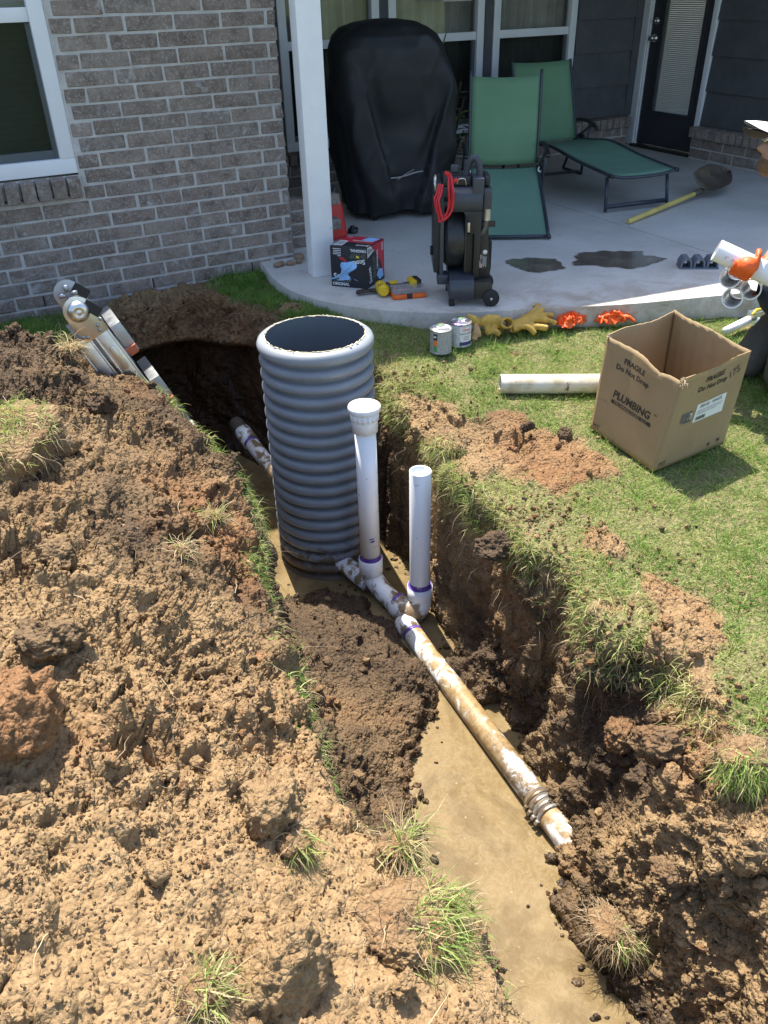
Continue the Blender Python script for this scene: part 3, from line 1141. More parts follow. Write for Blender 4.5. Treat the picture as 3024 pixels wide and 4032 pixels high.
# ---- wall under the patio roof
YW = 6.85
XD = 6.37
mb = MB()
for (xa, xb, za, zb) in ((XC - 0.15, 2.66, -0.3, ZTOP), (3.54, 3.62, 0.27, ZTOP), (4.562, 4.655, 0.27, ZTOP), (5.567, XD + 0.2, -0.3, ZTOP), (2.66, 5.567, -0.3, 0.262), (2.66, 5.567, 1.82, ZTOP)):
    mb.box(((xa + xb) / 2, YW + 0.085, (za + zb) / 2), (xb - xa, 0.15, zb - za))
back = hbuild(mb, 'patio_wall', SIDING)
for (xa, xb) in ((2.66, 3.54), (3.625, 4.559), (4.658, 5.564)):
    window('window', xa, xb, 0.27, 1.82, YW, 1.032, fw=0.07, rec=0.012)
# lap boards beside the windows
bz = 0.276
zs = [0.276, 0.547, 0.834, 1.107, 1.38, 1.65, 1.92]
for za, zb in zip(zs, zs[1:]):
    mb = MB()
    mb.add([(5.572, YW - 0.026, za), (6.255, YW - 0.026, za), (6.255, YW - 0.005, zb + 0.01), (5.572, YW - 0.005, zb + 0.01),
            (5.572, YW + 0.005, za), (6.255, YW + 0.005, za), (6.255, YW + 0.005, zb + 0.01), (5.572, YW + 0.005, zb + 0.01)],
           [(0, 1, 2, 3), (4, 7, 6, 5), (0, 4, 5, 1), (1, 5, 6, 2), (2, 6, 7, 3), (3, 7, 4, 0)])
    hbuild(mb, 'siding_board', SIDING, back)
mb = MB()
mb.box((6.30, YW - 0.012, 1.1), (0.085, 0.022, 1.65))
hbuild(mb, 'corner_board', SIDING, back)
for xm in (3.58, 4.608):
    for za, zb in zip(zs, zs[1:]):
        mb = MB()
        mb.box((xm, YW - 0.004, (za + zb) / 2), (0.083, 0.012, zb - za - 0.004))
        hbuild(mb, 'mullion_board', SIDING, back)


def ledge(p0, dirv, nrm, length, ncourse=2, skip=0.0):
    """low brick ledge: courses plus a rowlock cap; p0 the start at floor level on the face line"""
    p0, dirv, nrm = Vector(p0), Vector(dirv), Vector(nrm)
    rz = math.atan2(dirv.y, dirv.x)
    mb = MB()
    c = p0 + dirv * (length / 2) - nrm * 0.052
    mb.box((c.x, c.y, 0.092), (length, 0.09, 0.20), (0, 0, rz))
    lo = hbuild(mb, 'ledge', MORTAR)
    ch = 0.088
    for r in range(ncourse):
        s = -0.127 if r % 2 else 0.0
        while s < length - 0.02:
            a, bb = max(s, 0.0), min(s + BL, length)
            if bb - a > 0.05:
                cc = p0 + dirv * ((a + bb) / 2) - nrm * 0.045
                brick(bb - a - JT, 0.09, ch - JT, lo, hp((cc.x, cc.y, 0.008 + r * ch + ch / 2)), rz)
            s += BL
    s = 0.0
    while s + 0.07 < length + 0.01:
        cc = p0 + dirv * (s + 0.037) - nrm * 0.035
        brick(0.067, 0.155, 0.088, lo, hp((cc.x, cc.y, 0.225)), rz)
        s += 0.0775
    return lo


ledge((2.0, YW - 0.10, 0), (1, 0, 0), (0, -1, 0), 4.26)
ledge((XD - 0.09, 5.925, 0), (0, -1, 0), (-1, 0, 0), 2.3)

# ---- side wall with the door
mb = MB()
mb.box((XD + 0.09, 4.6, 1.05), (0.15, 2.66, 2.7))
mb.box((XD + 0.09, 6.40, 2.2), (0.15, 0.94, 0.4))
side = hbuild(mb, 'side_wall', SIDING)
zs2 = [0.274, 0.553, 0.834, 1.107, 1.38, 1.65, 1.92, 2.19]
for za, zb in zip(zs2, zs2[1:]):
    mb = MB()
    ya, yb = 3.3, 5.925
    mb.add([(XD - 0.014, ya, za), (XD - 0.014, yb, za), (XD + 0.006, yb, zb + 0.01), (XD + 0.006, ya, zb + 0.01),
            (XD + 0.014, ya, za), (XD + 0.014, yb, za), (XD + 0.014, yb, zb + 0.01), (XD + 0.014, ya, zb + 0.01)],
           [(0, 1, 2, 3), (4, 7, 6, 5), (0, 4, 5, 1), (1, 5, 6, 2), (2, 6, 7, 3), (3, 7, 4, 0)])
    hbuild(mb, 'siding_board', SIDING, side)
mb = MB()
mb.box((XD, 6.795, 1.05), (0.05, 0.15, 2.08))
mb.box((XD, 5.955, 1.05), (0.05, 0.055, 2.08))
mb.box((XD, 6.38, 2.06), (0.05, 0.78, 0.06))
hbuild(mb, 'door_trim', WHITE, side, bevel=0.005)
mb = MB()
mb.box((XD - 0.025, 6.757, 1.03), (0.014, 0.03, 2.02))
hbuild(mb, 'door_stop', WHITE, side)
# the door: stiles, rails, glass with blinds
dr = MB()
ya, yb = 5.985, 6.718
gy0, gy1, gz0, gz1 = 6.075, 6.565, 0.325, 1.95
for (a, bb, za, zb) in ((ya, gy0, 0.03, 2.03), (gy1, yb, 0.03, 2.03), (gy0, gy1, 0.03, gz0), (gy0, gy1, gz1, 2.03)):
    dr.box((XD + 0.018, (a + bb) / 2, (za + zb) / 2), (0.045, bb - a, zb - za))
door = hbuild(dr, 'door', DOORM)
mb = MB()
for (a, bb, za, zb) in ((gy0 - 0.02, gy0 + 0.012, gz0 - 0.02, gz1), (gy1 - 0.012, gy1 + 0.02, gz0 - 0.02, gz1), (gy0 + 0.012, gy1 - 0.012, gz0 - 0.02, gz0 + 0.012)):
    mb.box((XD - 0.008, (a + bb) / 2, (za + zb) / 2), (0.02, bb - a, zb - za))
hbuild(mb, 'glass_bead', DOORM, door, bevel=0.004)
mb = MB()
mb.box((XD + 0.012, (gy0 + gy1) / 2, (gz0 + gz1) / 2), (0.004, gy1 - gy0 - 0.002, gz1 - gz0))
hbuild(mb, 'pane', GLASS, door)
mb = MB()
for i in range(100):
    mb.box((XD + 0.03, (gy0 + gy1) / 2, gz0 + 0.012 + i * 0.0162), (0.003, gy1 - gy0 - 0.02, 0.0145), (0, 0.5, 0))
hbuild(mb, 'blind', pmat('pale_blind', (0.62, 0.64, 0.64), 0.6, var=0.05), door)
BRASS = pmat('satin_nickel', (0.55, 0.53, 0.50), 0.3, 1.0)
for zz, rr in ((1.08, 0.028), (0.94, 0.034)):
    mb = MB()
    M = Matrix.Translation((XD - 0.006, 6.655, zz)) @ Matrix.Rotation(-math.pi / 2, 4, 'Y')
    prof = [(rr, 0), (rr, 0.008), (0.012, 0.012), (0.012, 0.03)] + ([(0.026, 0.036), (0.030, 0.05), (0.022, 0.062), (0.001, 0.064)] if rr > .03 else [(0.02, 0.032), (0.02, 0.04), (0.001, 0.041)])
    mb.lathe(prof, 20, M)
    hbuild(mb, 'door_knob' if rr > .03 else 'deadbolt', BRASS, door, smooth=True)
mb = MB()
mb.box((XD - 0.01, 6.35, 0.012), (0.12, 0.78, 0.024))
hbuild(mb, 'threshold', pmat('bronze_threshold', (0.05, 0.045, 0.04), 0.5, 0.6), door)

# ---- dim rooms behind the glass
mb = MB()
mb.box((4.1, 9.2, 1.0), (4.6, 0.1, 2.8))
mb.box((1.8, 8.1, 1.0), (0.1, 2.2, 2.8))
mb.box((6.7, 8.1, 1.0), (0.1, 2.2, 2.8))
mb.box((4.1, 8.1, 2.35), (4.9, 2.3, 0.1))
mb.box((4.1, 8.1, -0.15), (4.9, 2.3, 0.1))
mb.box((-0.2, 6.2, 1.0), (3.0, 0.1, 2.8))
mb.box((-1.6, 5.6, 1.0), (0.1, 1.2, 2.8))
mb.box((-0.2, 5.6, -0.15), (3.0, 1.2, 0.1))
hbuild(mb, 'room', ROOMM)

# ---- roof: flat soffit over the patio and the gable eave, pitched behind
rf = MB()
ye = 4.40                                      # eave line of the patio roof
rf.add([(1.72, ye + 0.04, ZTOP), (9.0, ye - 0.7, ZTOP), (9.0, 9.5, ZTOP), (1.72, 9.5, ZTOP), (1.72, ye + 0.04, ZTOP + 0.12), (9.0, ye - 0.7, ZTOP + 0.12), (9.0, 9.5, ZTOP + 1.6), (1.72, 9.5, ZTOP + 1.6)],
       [(0, 3, 2, 1), (4, 5, 6, 7), (0, 1, 5, 4), (1, 2, 6, 5), (2, 3, 7, 6), (3, 0, 4, 7)])
roof = hbuild(rf, 'roof', FASCIA)
mb = MB()
mb.add([(-6, YB - 0.02, ZTOP + 0.001), (1.74, YB - 0.02, ZTOP + 0.001), (1.74, 9.5, ZTOP + 0.001), (-6, 9.5, ZTOP + 0.001), (-6, YB - 0.02, ZTOP + 0.06), (1.74, YB - 0.02, ZTOP + 0.06), (1.74, 9.5, ZTOP + 1.6), (-6, 9.5, ZTOP + 1.6)],
       [(0, 3, 2, 1), (4, 5, 6, 7), (0, 1, 5, 4), (1, 2, 6, 5), (2, 3, 7, 6), (3, 0, 4, 7)])
hbuild(mb, 'shingle_roof', SHINGLE, roof)

# ---- white post of the patio roof
mb = MB()
mb.box((1.884, 4.456, 1.2), (0.135, 0.105, 2.4), (0, 0, math.radians(-4)))
hbuild(mb, 'porch_post', POSTW, bevel=0.006)

# ================================================================ THINGS IN AND AROUND THE PIT
PVC_SHADE = dict(rough=0.32, var=0.03, vscale=4)
MUD = (0.23, 0.155, 0.085)
PVC = pmat('white_pvc', (0.78, 0.785, 0.80), dirt=(0.40, 0.33, 0.25), dscale=9, dthr=(0.66, 0.72), dirt2=(0.16, 0.11, 0.07), d2scale=34, d2thr=(.68, .70), **PVC_SHADE)
PVC_CLEAN = pmat('clean_white_pvc', (0.80, 0.80, 0.80), **PVC_SHADE)
PVC_MUD = pmat('mud_smeared_pvc', (0.78, 0.78, 0.78), 0.4, var=0.03, dirt=MUD, dscale=13, dthr=(0.46, 0.54), dirt2=(0.12, 0.08, 0.05), d2scale=30, d2thr=(.66, .69), bump=0.2, bscale=40)
PVC_CAKED = pmat('mud_caked_pvc', (0.78, 0.77, 0.74), 0.45, var=0.04, dirt=(0.27, 0.175, 0.075), dscale=11, dthr=(0.46, 0.51), dirt2=(0.20, 0.13, 0.065), d2scale=26, d2thr=(.56, .62), bump=0.3, bscale=45)
PRIMER = pmat('purple_primer', (0.115, 0.060, 0.30), 0.35, var=0.3, vscale=20, dirt=(0.70, 0.68, 0.74), dscale=22, dthr=(0.60, 0.68))
GREYP = pmat('grey_corrugated_plastic', (0.150, 0.162, 0.180), 0.42, var=0.12, vscale=5, dirt=(0.115, 0.105, 0.095), dscale=12, dthr=(0.62, 0.74), spec=0.5)
LITRIM = pmat('sunlit_grey_plastic', (0.235, 0.255, 0.28), 0.5, var=0.08, dirt=(0.42, 0.36, 0.25), dscale=12, dthr=(0.66, 0.74))  # body grey made paler: sunlight on the top ring put into the colour


def sawn_rim():
    return pmat('sawn_edge', (0.60, 0.52, 0.34), 0.8, var=0.3, vscale=40, dirt=(0.10, 0.10, 0.12), dscale=26, dthr=(0.55, 0.6))


# ---- corrugated basin standing in the pit
def basin():
    R0, z0, z1, nr = 0.247, -1.03, 0.200, 20
    root = empty('corrugated_basin', (1.252, 3.075, z0), 0, 'tall grey corrugated plastic basin standing upright in the pit', 'basin')
    pitch = (z1 - z0) / nr

    def mud(mat_name):
        # splashed mud climbs the lowest ridges
        m, nt, b, out = nmat(mat_name)
        vec = tex_coord(nt, 'Object')
        sep = N(nt, 'ShaderNodeSeparateXYZ')
        nt.links.new(vec, sep.inputs[0])
        n = noise_node(nt, vec, 30, 6, 0.7)
        base = ramp(nt, noise_node(nt, vec, 5, 5), [(0.3, (0.180, 0.195, 0.218)), (0.7, (0.230, 0.247, 0.272))])
        hgt = math_node(nt, 'MULTIPLY', sep.outputs[2], 1.55)
        f = math_node(nt, 'SUBTRACT', math_node(nt, 'ADD', n, 0.22), hgt)
        f = ramp(nt, f, [(0.30, 0.0), (0.44, 0.95)])
        c = mixc(nt, f, base, (0.115, 0.080, 0.050))
        spk = ramp(nt, noise_node(nt, vec, 55, 3, 0.6), [(0.70, 0.0), (0.73, 0.8)])
        c = mixc(nt, spk, c, (0.10, 0.07, 0.045))
        nt.links.new(c, b.inputs['Base Color'])
        nt.links.new(ramp(nt, f, [(0.0, 0.40), (1.0, 0.65)]), b.inputs['Roughness'])
        return m
    body = MB()
    prof = []
    for i in range(nr - 1):
        zb = i * pitch
        for t, r in ((0.0, -0.033), (0.07, -0.032), (0.11, -0.021), (0.18, -0.0100), (0.30, -0.0030), (0.42, 0.0), (0.58, 0.0), (0.70, -0.0030), (0.82, -0.0100), (0.89, -0.021), (0.93, -0.032)):
            prof.append((R0 + r, zb + t * pitch))
    prof.append((R0 - 0.033, (nr - 1) * pitch))
    body.lathe(prof, 72)
    body.build('ribbed_body', mud('mud_splashed_plastic'), root, smooth=True)
    top = MB()
    zb = (nr - 1) * pitch
    top.lathe([(R0 - 0.033, zb), (R0 - 0.021, zb + 0.007), (R0 - 0.004, zb + 0.015), (R0 + 0.003, zb + 0.026), (R0 + 0.004, zb + 0.040), (R0 - 0.001, zb + 0.054), (R0 - 0.012, zb + 0.063), (R0 - 0.030, zb + 0.067)], 72)
    top.build('top_ring', LITRIM, root, smooth=True)
    inner = MB()
    zt = zb + 0.067
    inner.lathe([(R0 - 0.036, zt), (R0 - 0.037, 0.55), (R0 - 0.038, 0.03), (0.001, 0.028)], 64)
    inner.build('liner', pmat('dark_grey_liner', (0.105, 0.12, 0.14), 0.55, var=0.08, vscale=3), root, smooth=True)
    # the ragged saw cut
    cut = MB()
    pts = []
    for i in range(140):
        a = 2 * math.pi * i / 140
        rr = R0 - 0.033 + random.uniform(-.0018, .0018)
        pts.append((rr * math.cos(a), rr * math.sin(a), zt + random.uniform(-.001, .003)))
    cut.tube(pts, [0.0026 + random.uniform(-.0009, .0012) for _ in pts], 6, closed=True)
    cut.build('sawn_edge', sawn_rim(), root, smooth=True)
    shreds = MB()
    for i in range(10):
        a = random.choice([random.uniform(3.6, 5.6), random.uniform(0, 6.28)])
        rr = R0 - 0.03 + random.uniform(-.004, .012)
        shreds.box((rr * math.cos(a), rr * math.sin(a), zt + 0.003), (random.uniform(.004, .012), random.uniform(.003, .008), random.uniform(.002, .006)), (random.random(), random.random(), a))
    shreds.build('plastic_shred', pmat('plastic_shreds', (0.45, 0.42, 0.36), 0.8), root)['kind'] = 'stuff'
    return root


basin()


# ---- cleanout: wye with capped riser, elbow with open riser
def cleanout():
    root = empty('cleanout_assembly', (1.30, 2.60, -0.93), 0, 'white drain cleanout with one capped and one open riser, muddy below', 'drain pipe')
    ro = Vector(root.location)

    def bd(mb, name, mat, **kw):
        mb.v = [Vector(v) - ro for v in mb.v]
        return mb.build(name, mat, kw.pop('parent', root), smooth=True, **kw)
    R = 0.0445
    x1, y1 = 1.282, 2.675
    # capped riser
    mb = MB()
    mb.tube([(x1, y1, -0.735), (x1 - 0.001, y1, -0.4), (x1 - 0.002, y1 + 0.002, -0.03)], R, 36)
    bd(mb, 'riser', PVC)
    mb = MB()
    M = Matrix.Translation((x1 - 0.002, y1 + 0.002, -0.085))
    mb.lathe([(R, 0.0), (R + 0.008, 0.001), (R + 0.0085, 0.05), (R + 0.0085, 0.052), (R + 0.012, 0.056), (R + 0.0125, 0.086), (R + 0.008, 0.09)], 36, M, (True, True))
    ad = bd(mb, 'adapter', PVC)
    mb = MB()
    for i in range(18):
        a = 2 * math.pi * i / 18
        mb.box((x1 - 0.002 + (R + 0.0125) * math.cos(a), y1 + 0.002 + (R + 0.0125) * math.sin(a), -0.015), (0.004, 0.0055, 0.026), (0, 0, a))
    bd(mb, 'adapter_rib', PVC, parent=root)
    mb = MB()
    M = Matrix.Translation((x1 - 0.002, y1 + 0.002, 0.004))
    mb.lathe([(R + 0.009, 0.0), (R + 0.020, 0.003), (R + 0.0225, 0.008), (R + 0.0225, 0.020), (R + 0.020, 0.026), (R + 0.010, 0.029), (0.02, 0.031), (0.0005, 0.031)], 40, M, (True, False))
    bd(mb, 'cap', PVC)
    # hub of the sweep
    mb = MB()
    M = Matrix.Translation((x1, y1, -0.815))
    mb.lathe([(R + 0.001, 0), (R + 0.010, 0.008), (R + 0.010, 0.085), (R + 0.007, 0.088), (R + 0.0005, 0.088)], 36, M)
    bd(mb, 'hub', PVC)
    mb = MB()
    mb.lathe([(R + 0.0012, 0.086), (R + 0.0015, 0.108)], 36, M)
    mb.lathe([(R + 0.0005, 0.0885), (R + 0.0065, 0.0885)], 36, M)
    bd(mb, 'primer_ring', PRIMER)
    # run of pipe on the floor: stub from the basin, sweep and elbow
    a = Vector((1.216, 2.90, -0.855))
    bnd = Vector((1.322, 2.455, -0.885))
    ax = (bnd - a).normalized()
    mb = MB()
    mb.tube([a, a + (bnd - a) * 0.5], R, 32)
    bd(mb, 'run_pipe', PVC_MUD)
    mb = MB()
    mb.tube(catmull([(x1, y1, -0.80), (x1 + 0.003, y1 - 0.012, -0.835), (x1 + 0.018, y1 - 0.07, -0.875), (1.313, 2.52, -0.887), (1.322, 2.46, -0.888)], 6), R + 0.001, 32)
    bd(mb, 'sweep', PVC_MUD)
    mb = MB()
    p = a + ax * 0.02
    q, r2 = frame_of(ax)
    mb.tube([a + ax * 0.015, a + ax * 0.07], R + 0.001, 32)
    bd(mb, 'primer_smear', pmat('primer_splashed_pvc', (0.72, 0.70, 0.74), 0.4, var=0.05, dirt=(0.16, 0.09, 0.38), dscale=14, dthr=(0.50, 0.54), dirt2=MUD, d2scale=11, d2thr=(.56, .60)))
    mb = MB()
    c0 = Vector((1.318, 2.50, -0.889))
    mb.tube([c0, c0 + Vector((0.006, -0.014, 0))], R + 0.0095, 32)
    bd(mb, 'primer_ring', PRIMER)
    x2, y2 = 1.402, 2.435
    mb = MB()
    el = catmull([(1.318, 2.495, -0.89), (1.332, 2.445, -0.893), (1.362, 2.418, -0.888), (1.392, 2.424, -0.862), (x2, y2, -0.825), (x2, y2, -0.79)], 6)
    mb.tube(el, [R + 0.009] * len(el), 32)
    bd(mb, 'elbow', PVC_MUD)
    mb = MB()
    M = Matrix.Translation((x2, y2, -0.835))
    mb.lathe([(R + 0.0095, 0), (R + 0.0115, 0.004), (R + 0.0115, 0.065), (R + 0.0005, 0.067)], 36, M)
    bd(mb, 'elbow_hub', PVC)
    mb = MB()
    mb.lathe([(R + 0.0012, 0.064), (R + 0.0014, 0.088)], 36, M)
    mb.lathe([(R + 0.0005, 0.0678), (R + 0.009, 0.0678)], 36, M)
    bd(mb, 'primer_ring', PRIMER)
    # open riser, hollow
    mb = MB()
    M = Matrix.Translation((x2, y2, -0.80))
    h = 0.612
    mb.lathe([(R, 0), (R, h), (R - 0.0006, h + 0.0006), (R - 0.0055, h), (R - 0.0055, 0.3), (R - 0.0055, 0.05)], 40, M)
    bd(mb, 'open_riser', PVC)
    # drips of primer
    mb = MB()
    for (dx, dz) in ((0.30, -0.60), (0.38, -0.615), (0.42, -0.598), (0.5, -0.61)):
        an = -2.2 + dx
        mb.box((x1 + (R + 0.0006) * math.cos(an), y1 + (R + 0.0006) * math.sin(an), dz), (0.0015, 0.016, 0.004), (0, 0, an))
    bd(mb, 'primer_drip', PRIMER)
    return root


cleanout()


def caked_material():
    m, nt, b, out = nmat('rust_mud_pvc')
    vec = tex_coord(nt, 'Object')
    sep = N(nt, 'ShaderNodeSeparateXYZ')
    nt.links.new(vec, sep.inputs[0])
    n1 = noise_node(nt, vec, 13, 7, 0.68, 0.4)
    n2 = noise_node(nt, vec, 60, 5, 0.65)
    n3 = noise_node(nt, vec, 3.0, 3, 0.5)
    # the lower half has lain in the mud longest
    low = ramp(nt, math_node(nt, 'MULTIPLY', sep.outputs[1], -0.85), [(0.25, 0.0), (0.50, 0.14), (0.75, 0.12), (0.95, -0.0)])
    f = math_node(nt, 'ADD', math_node(nt, 'ADD', n1, math_node(nt, 'MULTIPLY', math_node(nt, 'SUBTRACT', n3, 0.5), 0.25)), low)
    cov = ramp(nt, f, [(0.47, 0.0), (0.54, 0.9), (0.62, 1.0)])
    mudc = ramp(nt, n2, [(0.3, (0.16, 0.095, 0.035)), (0.55, (0.285, 0.180, 0.070)), (0.75, (0.40, 0.285, 0.135))])
    c = mixc(nt, cov, (0.74, 0.735, 0.72), mudc)
    st = ramp(nt, noise_node(nt, vec, 28, 4, 0.6), [(0.45, 0.0), (0.7, 0.35)])
    c = mixc(nt, st, c, (0.50, 0.40, 0.24))
    spk = ramp(nt, noise_node(nt, vec, 48, 3, 0.6), [(0.68, 0.0), (0.71, 0.9)])
    c = mixc(nt, spk, c, (0.07, 0.045, 0.028))
    nt.links.new(c, b.inputs['Base Color'])
    nt.links.new(ramp(nt, cov, [(0.0, 0.3), (1.0, 0.55)]), b.inputs['Roughness'])
    bump_node(nt, b, math_node(nt, 'ADD', cov, math_node(nt, 'MULTIPLY', n2, 0.6)), 0.35, 0.003)
    return m


PVC_CAKED = caked_material()


def drain_pipe():
    a = Vector((1.303, 2.395, -0.918))
    e = Vector((1.240, 1.195, -0.893))
    root = empty('drain_pipe', a, 0, 'long mud caked drain pipe lying in the muddy trench water', 'drain pipe')
    R = 0.0445
    d = (e - a).normalized()

    def bd(mb, name, mat, **kw):
        mb.v = [Vector(v) - a for v in mb.v]
        return mb.build(name, mat, root, smooth=True, **kw)
    L = (e - a).length
    mb = MB()
    mb.tube([a, a + d * 0.3, a + d * 0.6, a + d * (L - 0.10)], R, 36)
    bd(mb, 'pipe', PVC_CAKED)
    mb = MB()
    mb.tube([a - d * 0.01, a + d * 0.075], R + 0.0045, 36)
    bd(mb, 'coupling', PVC_MUD)
    mb = MB()
    mb.tube([a + d * 0.075, a + d * 0.092], R + 0.001, 36)
    bd(mb, 'primer_ring', PRIMER)
    STEEL = pmat('muddy_steel_band', (0.42, 0.40, 0.36), 0.42, 0.7, var=0.2, vscale=12, dirt=MUD, dscale=14, dthr=(0.46, 0.55))
    s0 = L - 0.175
    mb = MB()
    mb.tube([a + d * s0, a + d * (s0 + 0.09)], R + 0.004, 36)
    bd(mb, 'rubber_sleeve', pmat('muddy_rubber', (0.10, 0.085, 0.07), 0.7, dirt=MUD, dscale=12, dthr=(0.4, 0.55)))
    for k in range(4):
        mb = MB()
        t = s0 + 0.010 + k * 0.022
        mb.tube([a + d * t, a + d * (t + 0.003), a + d * (t + 0.011), a + d * (t + 0.014)], [R + 0.0045, R + 0.0075, R + 0.0075, R + 0.0045], 36)
        bd(mb, 'clamp_band', STEEL)
    mb = MB()
    u, v = frame_of(d)
    side = Vector((-0.8, 0, 0.6))
    for k in range(4):
        t = s0 + 0.017 + k * 0.022
        p = a + d * t + Vector((-0.8, -0.05, 0.05)).normalized() * (R + 0.011)
        mb.box(p, (0.014, 0.012, 0.018), (0.1, 0.3, 0.0))
    bd(mb, 'clamp_screw', STEEL, bevel=0.002)
    mb = MB()
    q = a + d * (L - 0.10)
    mb.tube(catmull([q + d * 0.005, q + d * 0.06, q + d * 0.13 + Vector((0.01, 0, -0.02)), q + d * 0.20 + Vector((0.03, 0, -0.06)), q + d * 0.25 + Vector((0.05, 0, -0.12))], 4), R + 0.0005, 32)
    bd(mb, 'buried_end', PVC_CAKED)
    return root


drain_pipe()


def inlet_pipe():
    a = Vector((1.118, 3.87, -0.600))
    e = Vector((1.165, 3.29, -0.705))
    root = empty('inlet_pipe', a, 0, 'short white inlet pipe with purple ring entering behind the grey basin', 'drain pipe')
    d = (e - a).normalized()

    def bd(mb, name, mat):
        mb.v = [Vector(v) - a for v in mb.v]
        return mb.build(name, mat, root, smooth=True)
    mb = MB()
    mb.tube([a - d * 0.11, a - d * 0.02], 0.041, 28)
    bd(mb, 'buried_pipe', pmat('old_brown_pipe', (0.07, 0.05, 0.035), 0.8))
    mb = MB()
    mb.tube([a - d * 0.02, a + d * 0.09], 0.046, 32)
    bd(mb, 'coupling', PVC_MUD)
    mb = MB()
    mb.tube([a + d * 0.09, a + d * 0.108], 0.0400, 32)
    bd(mb, 'primer_ring', PRIMER)
    mb = MB()
    mb.tube([a + d * 0.108, e], 0.0385, 32)
    bd(mb, 'pipe', PVC_MUD)


inlet_pipe()


# ---- folded aluminium ladder leaning in the pit
def ladder():
    T = Vector((0.405, 3.60, 0.315))
    d = Vector((0.405, -0.079, -0.911)).normalized()
    w = Vector((0.0, 1, 0)) - d * d.y
    w.normalize()
    f = w.cross(d).normalized()
    if f.x < 0:
        f = -f
    root = empty('folding_ladder', T, 0, 'folded aluminium ladder with orange tread ends leaning in the pit', 'ladder')
    ALU = pmat('brushed_aluminium', (0.62, 0.61, 0.58), 0.33, 1.0, var=0.12, vscale=10, dirt=(0.40, 0.36, 0.30), dscale=8, dthr=(0.58, 0.72))
    ALU2 = pmat('dull_aluminium', (0.42, 0.43, 0.44), 0.45, 0.9, var=0.12)
    ORG = pmat('orange_ladder_plastic', (0.45, 0.115, 0.05), 0.5, var=0.1)
    BLK = pmat('black_ladder_plastic', (0.015, 0.015, 0.016), 0.5)
    Rm = Matrix((f, w, d)).transposed().to_4x4()       # local x = front, y = across, z = down the ladder

    def P(x, y, z):
        return f * x + w * y + d * z
    for s, y in ((0, 0.0), (1, 0.36)):
        m = ALU if s == 0 else ALU2
        for x, wd, z0 in ((0.0, 0.074, 0.09), (-0.085, 0.07, 0.12)):
            mb = MB()
            mb.box((0, 0, 0), (wd, 0.024, 1.32))
            mb.box((wd / 2 - 0.005, -0.008, 0), (0.009, 0.014, 1.318))
            mb.box((-wd / 2 + 0.005, -0.008, 0), (0.009, 0.014, 1.316))
            mb.v = [Rm @ v + P(x, y, 0.66 + z0) for v in mb.v]
            mb.build('rail', m, root, bevel=0.002)
        # hinge plates and lock knob
        mb = MB()
        n = 18
        poly = [(0.062 * math.cos(math.pi + math.pi * i / n), 0.062 * math.sin(math.pi + math.pi * i / n)) for i in range(n + 1)] + [(0.058, 0.13), (-0.058, 0.13)]
        Mx = Matrix.Translation(P(-0.02, y - 0.020, 0.0)) @ Rm @ Matrix.Rotation(-math.pi / 2, 4, 'X')
        mb.prism([(px, -py) for px, py in poly], -0.004, 0.006, Mx)
        hp_ = mb.build('hinge_plate', m, root, bevel=0.001)
        mb = MB()
        Mk = Matrix.Translation(P(-0.02, y - 0.024, 0.0)) @ Rm @ Matrix.Rotation(math.pi / 2, 4, 'X')
        if s == 0:
            mb.lathe([(0.046, 0), (0.046, 0.006), (0.040, 0.014), (0.034, 0.022), (0.020, 0.028), (0.018, 0.026), (0.010, 0.026), (0.0005, 0.030)], 24, Mk)
            mb.build('lock_knob', ALU, root, smooth=True)
        else:
            for k in range(4):
                aa = k * math.pi / 2 + 0.3
                mb.tube([Mk @ Vector((0.012 * math.cos(aa), 0.012 * math.sin(aa), 0.012)), Mk @ Vector((0.042 * math.cos(aa), 0.042 * math.sin(aa), 0.014))], 0.010, 10)
            mb.build('lock_knob', ALU2, root, smooth=True)
        mb = MB()
        mb.box((0, 0, 0), (0.045, 0.006, 0.075), (0, 0.45, 0))
        mb.v = [Rm @ v + P(0.035, y - 0.026, 0.02) for v in mb.v]
        mb.build('black_lever', BLK, root)
        mb = MB()
        for (rx, rz_) in ((0.02, 0.09), (0.045, 0.075), (-0.045, 0.11), (-0.06, 0.10), (0.015, 0.112)):
            Mr = Matrix.Translation(P(rx - 0.01, y - 0.025, rz_)) @ Rm @ Matrix.Rotation(math.pi / 2, 4, 'X')
            mb.lathe([(0.008, 0), (0.006, 0.004), (0.0005, 0.005)], 10, Mr)
        mb.build('rivet', ALU2, root, smooth=True)['kind'] = 'stuff'
    # oval rung ends pressed through the near rails
    for z in (0.26, 0.56, 0.86, 1.16):
        for x, dz in ((0.0, 0.0), (-0.085, 0.10)):
            mb = MB()
            n = 20
            poly = [(0.016 * math.cos(2 * math.pi * i / n), (0.016 * math.sin(2 * math.pi * i / n)) + (0.045 if math.sin(2 * math.pi * i / n) > 0 else -0.045)) for i in range(n)]
            Mx = Matrix.Translation(P(x, -0.0125, z + dz)) @ Rm @ Matrix.Rotation(math.pi / 2, 4, 'X')
            mb.prism(poly, -0.35, 0.006, Mx)
            mb.build('rung', ALU, root, bevel=0.003)
    # wide treads on the front with orange ends
    for z in (0.22, 0.52, 0.82, 1.12):
        mb = MB()
        mb.box((0.008, 0, 0), (0.050, 0.33, 0.15))
        mb.v = [Rm @ v + P(0.062, 0.20, z) for v in mb.v]
        mb.build('tread', ALU2, root, bevel=0.002)
        for yy in (0.030, 0.37):
            mb = MB()
            mb.box((0.004, 0, 0.058), (0.052, 0.030, 0.040), taper=0.8)
            mb.v = [Rm @ v + P(0.062, yy, z) for v in mb.v]
            mb.build('tread_end', ORG, root, bevel=0.003)
    # printed warning labels on the near rail
    LB = pmat('black_label', (0.02, 0.02, 0.02), 0.4)
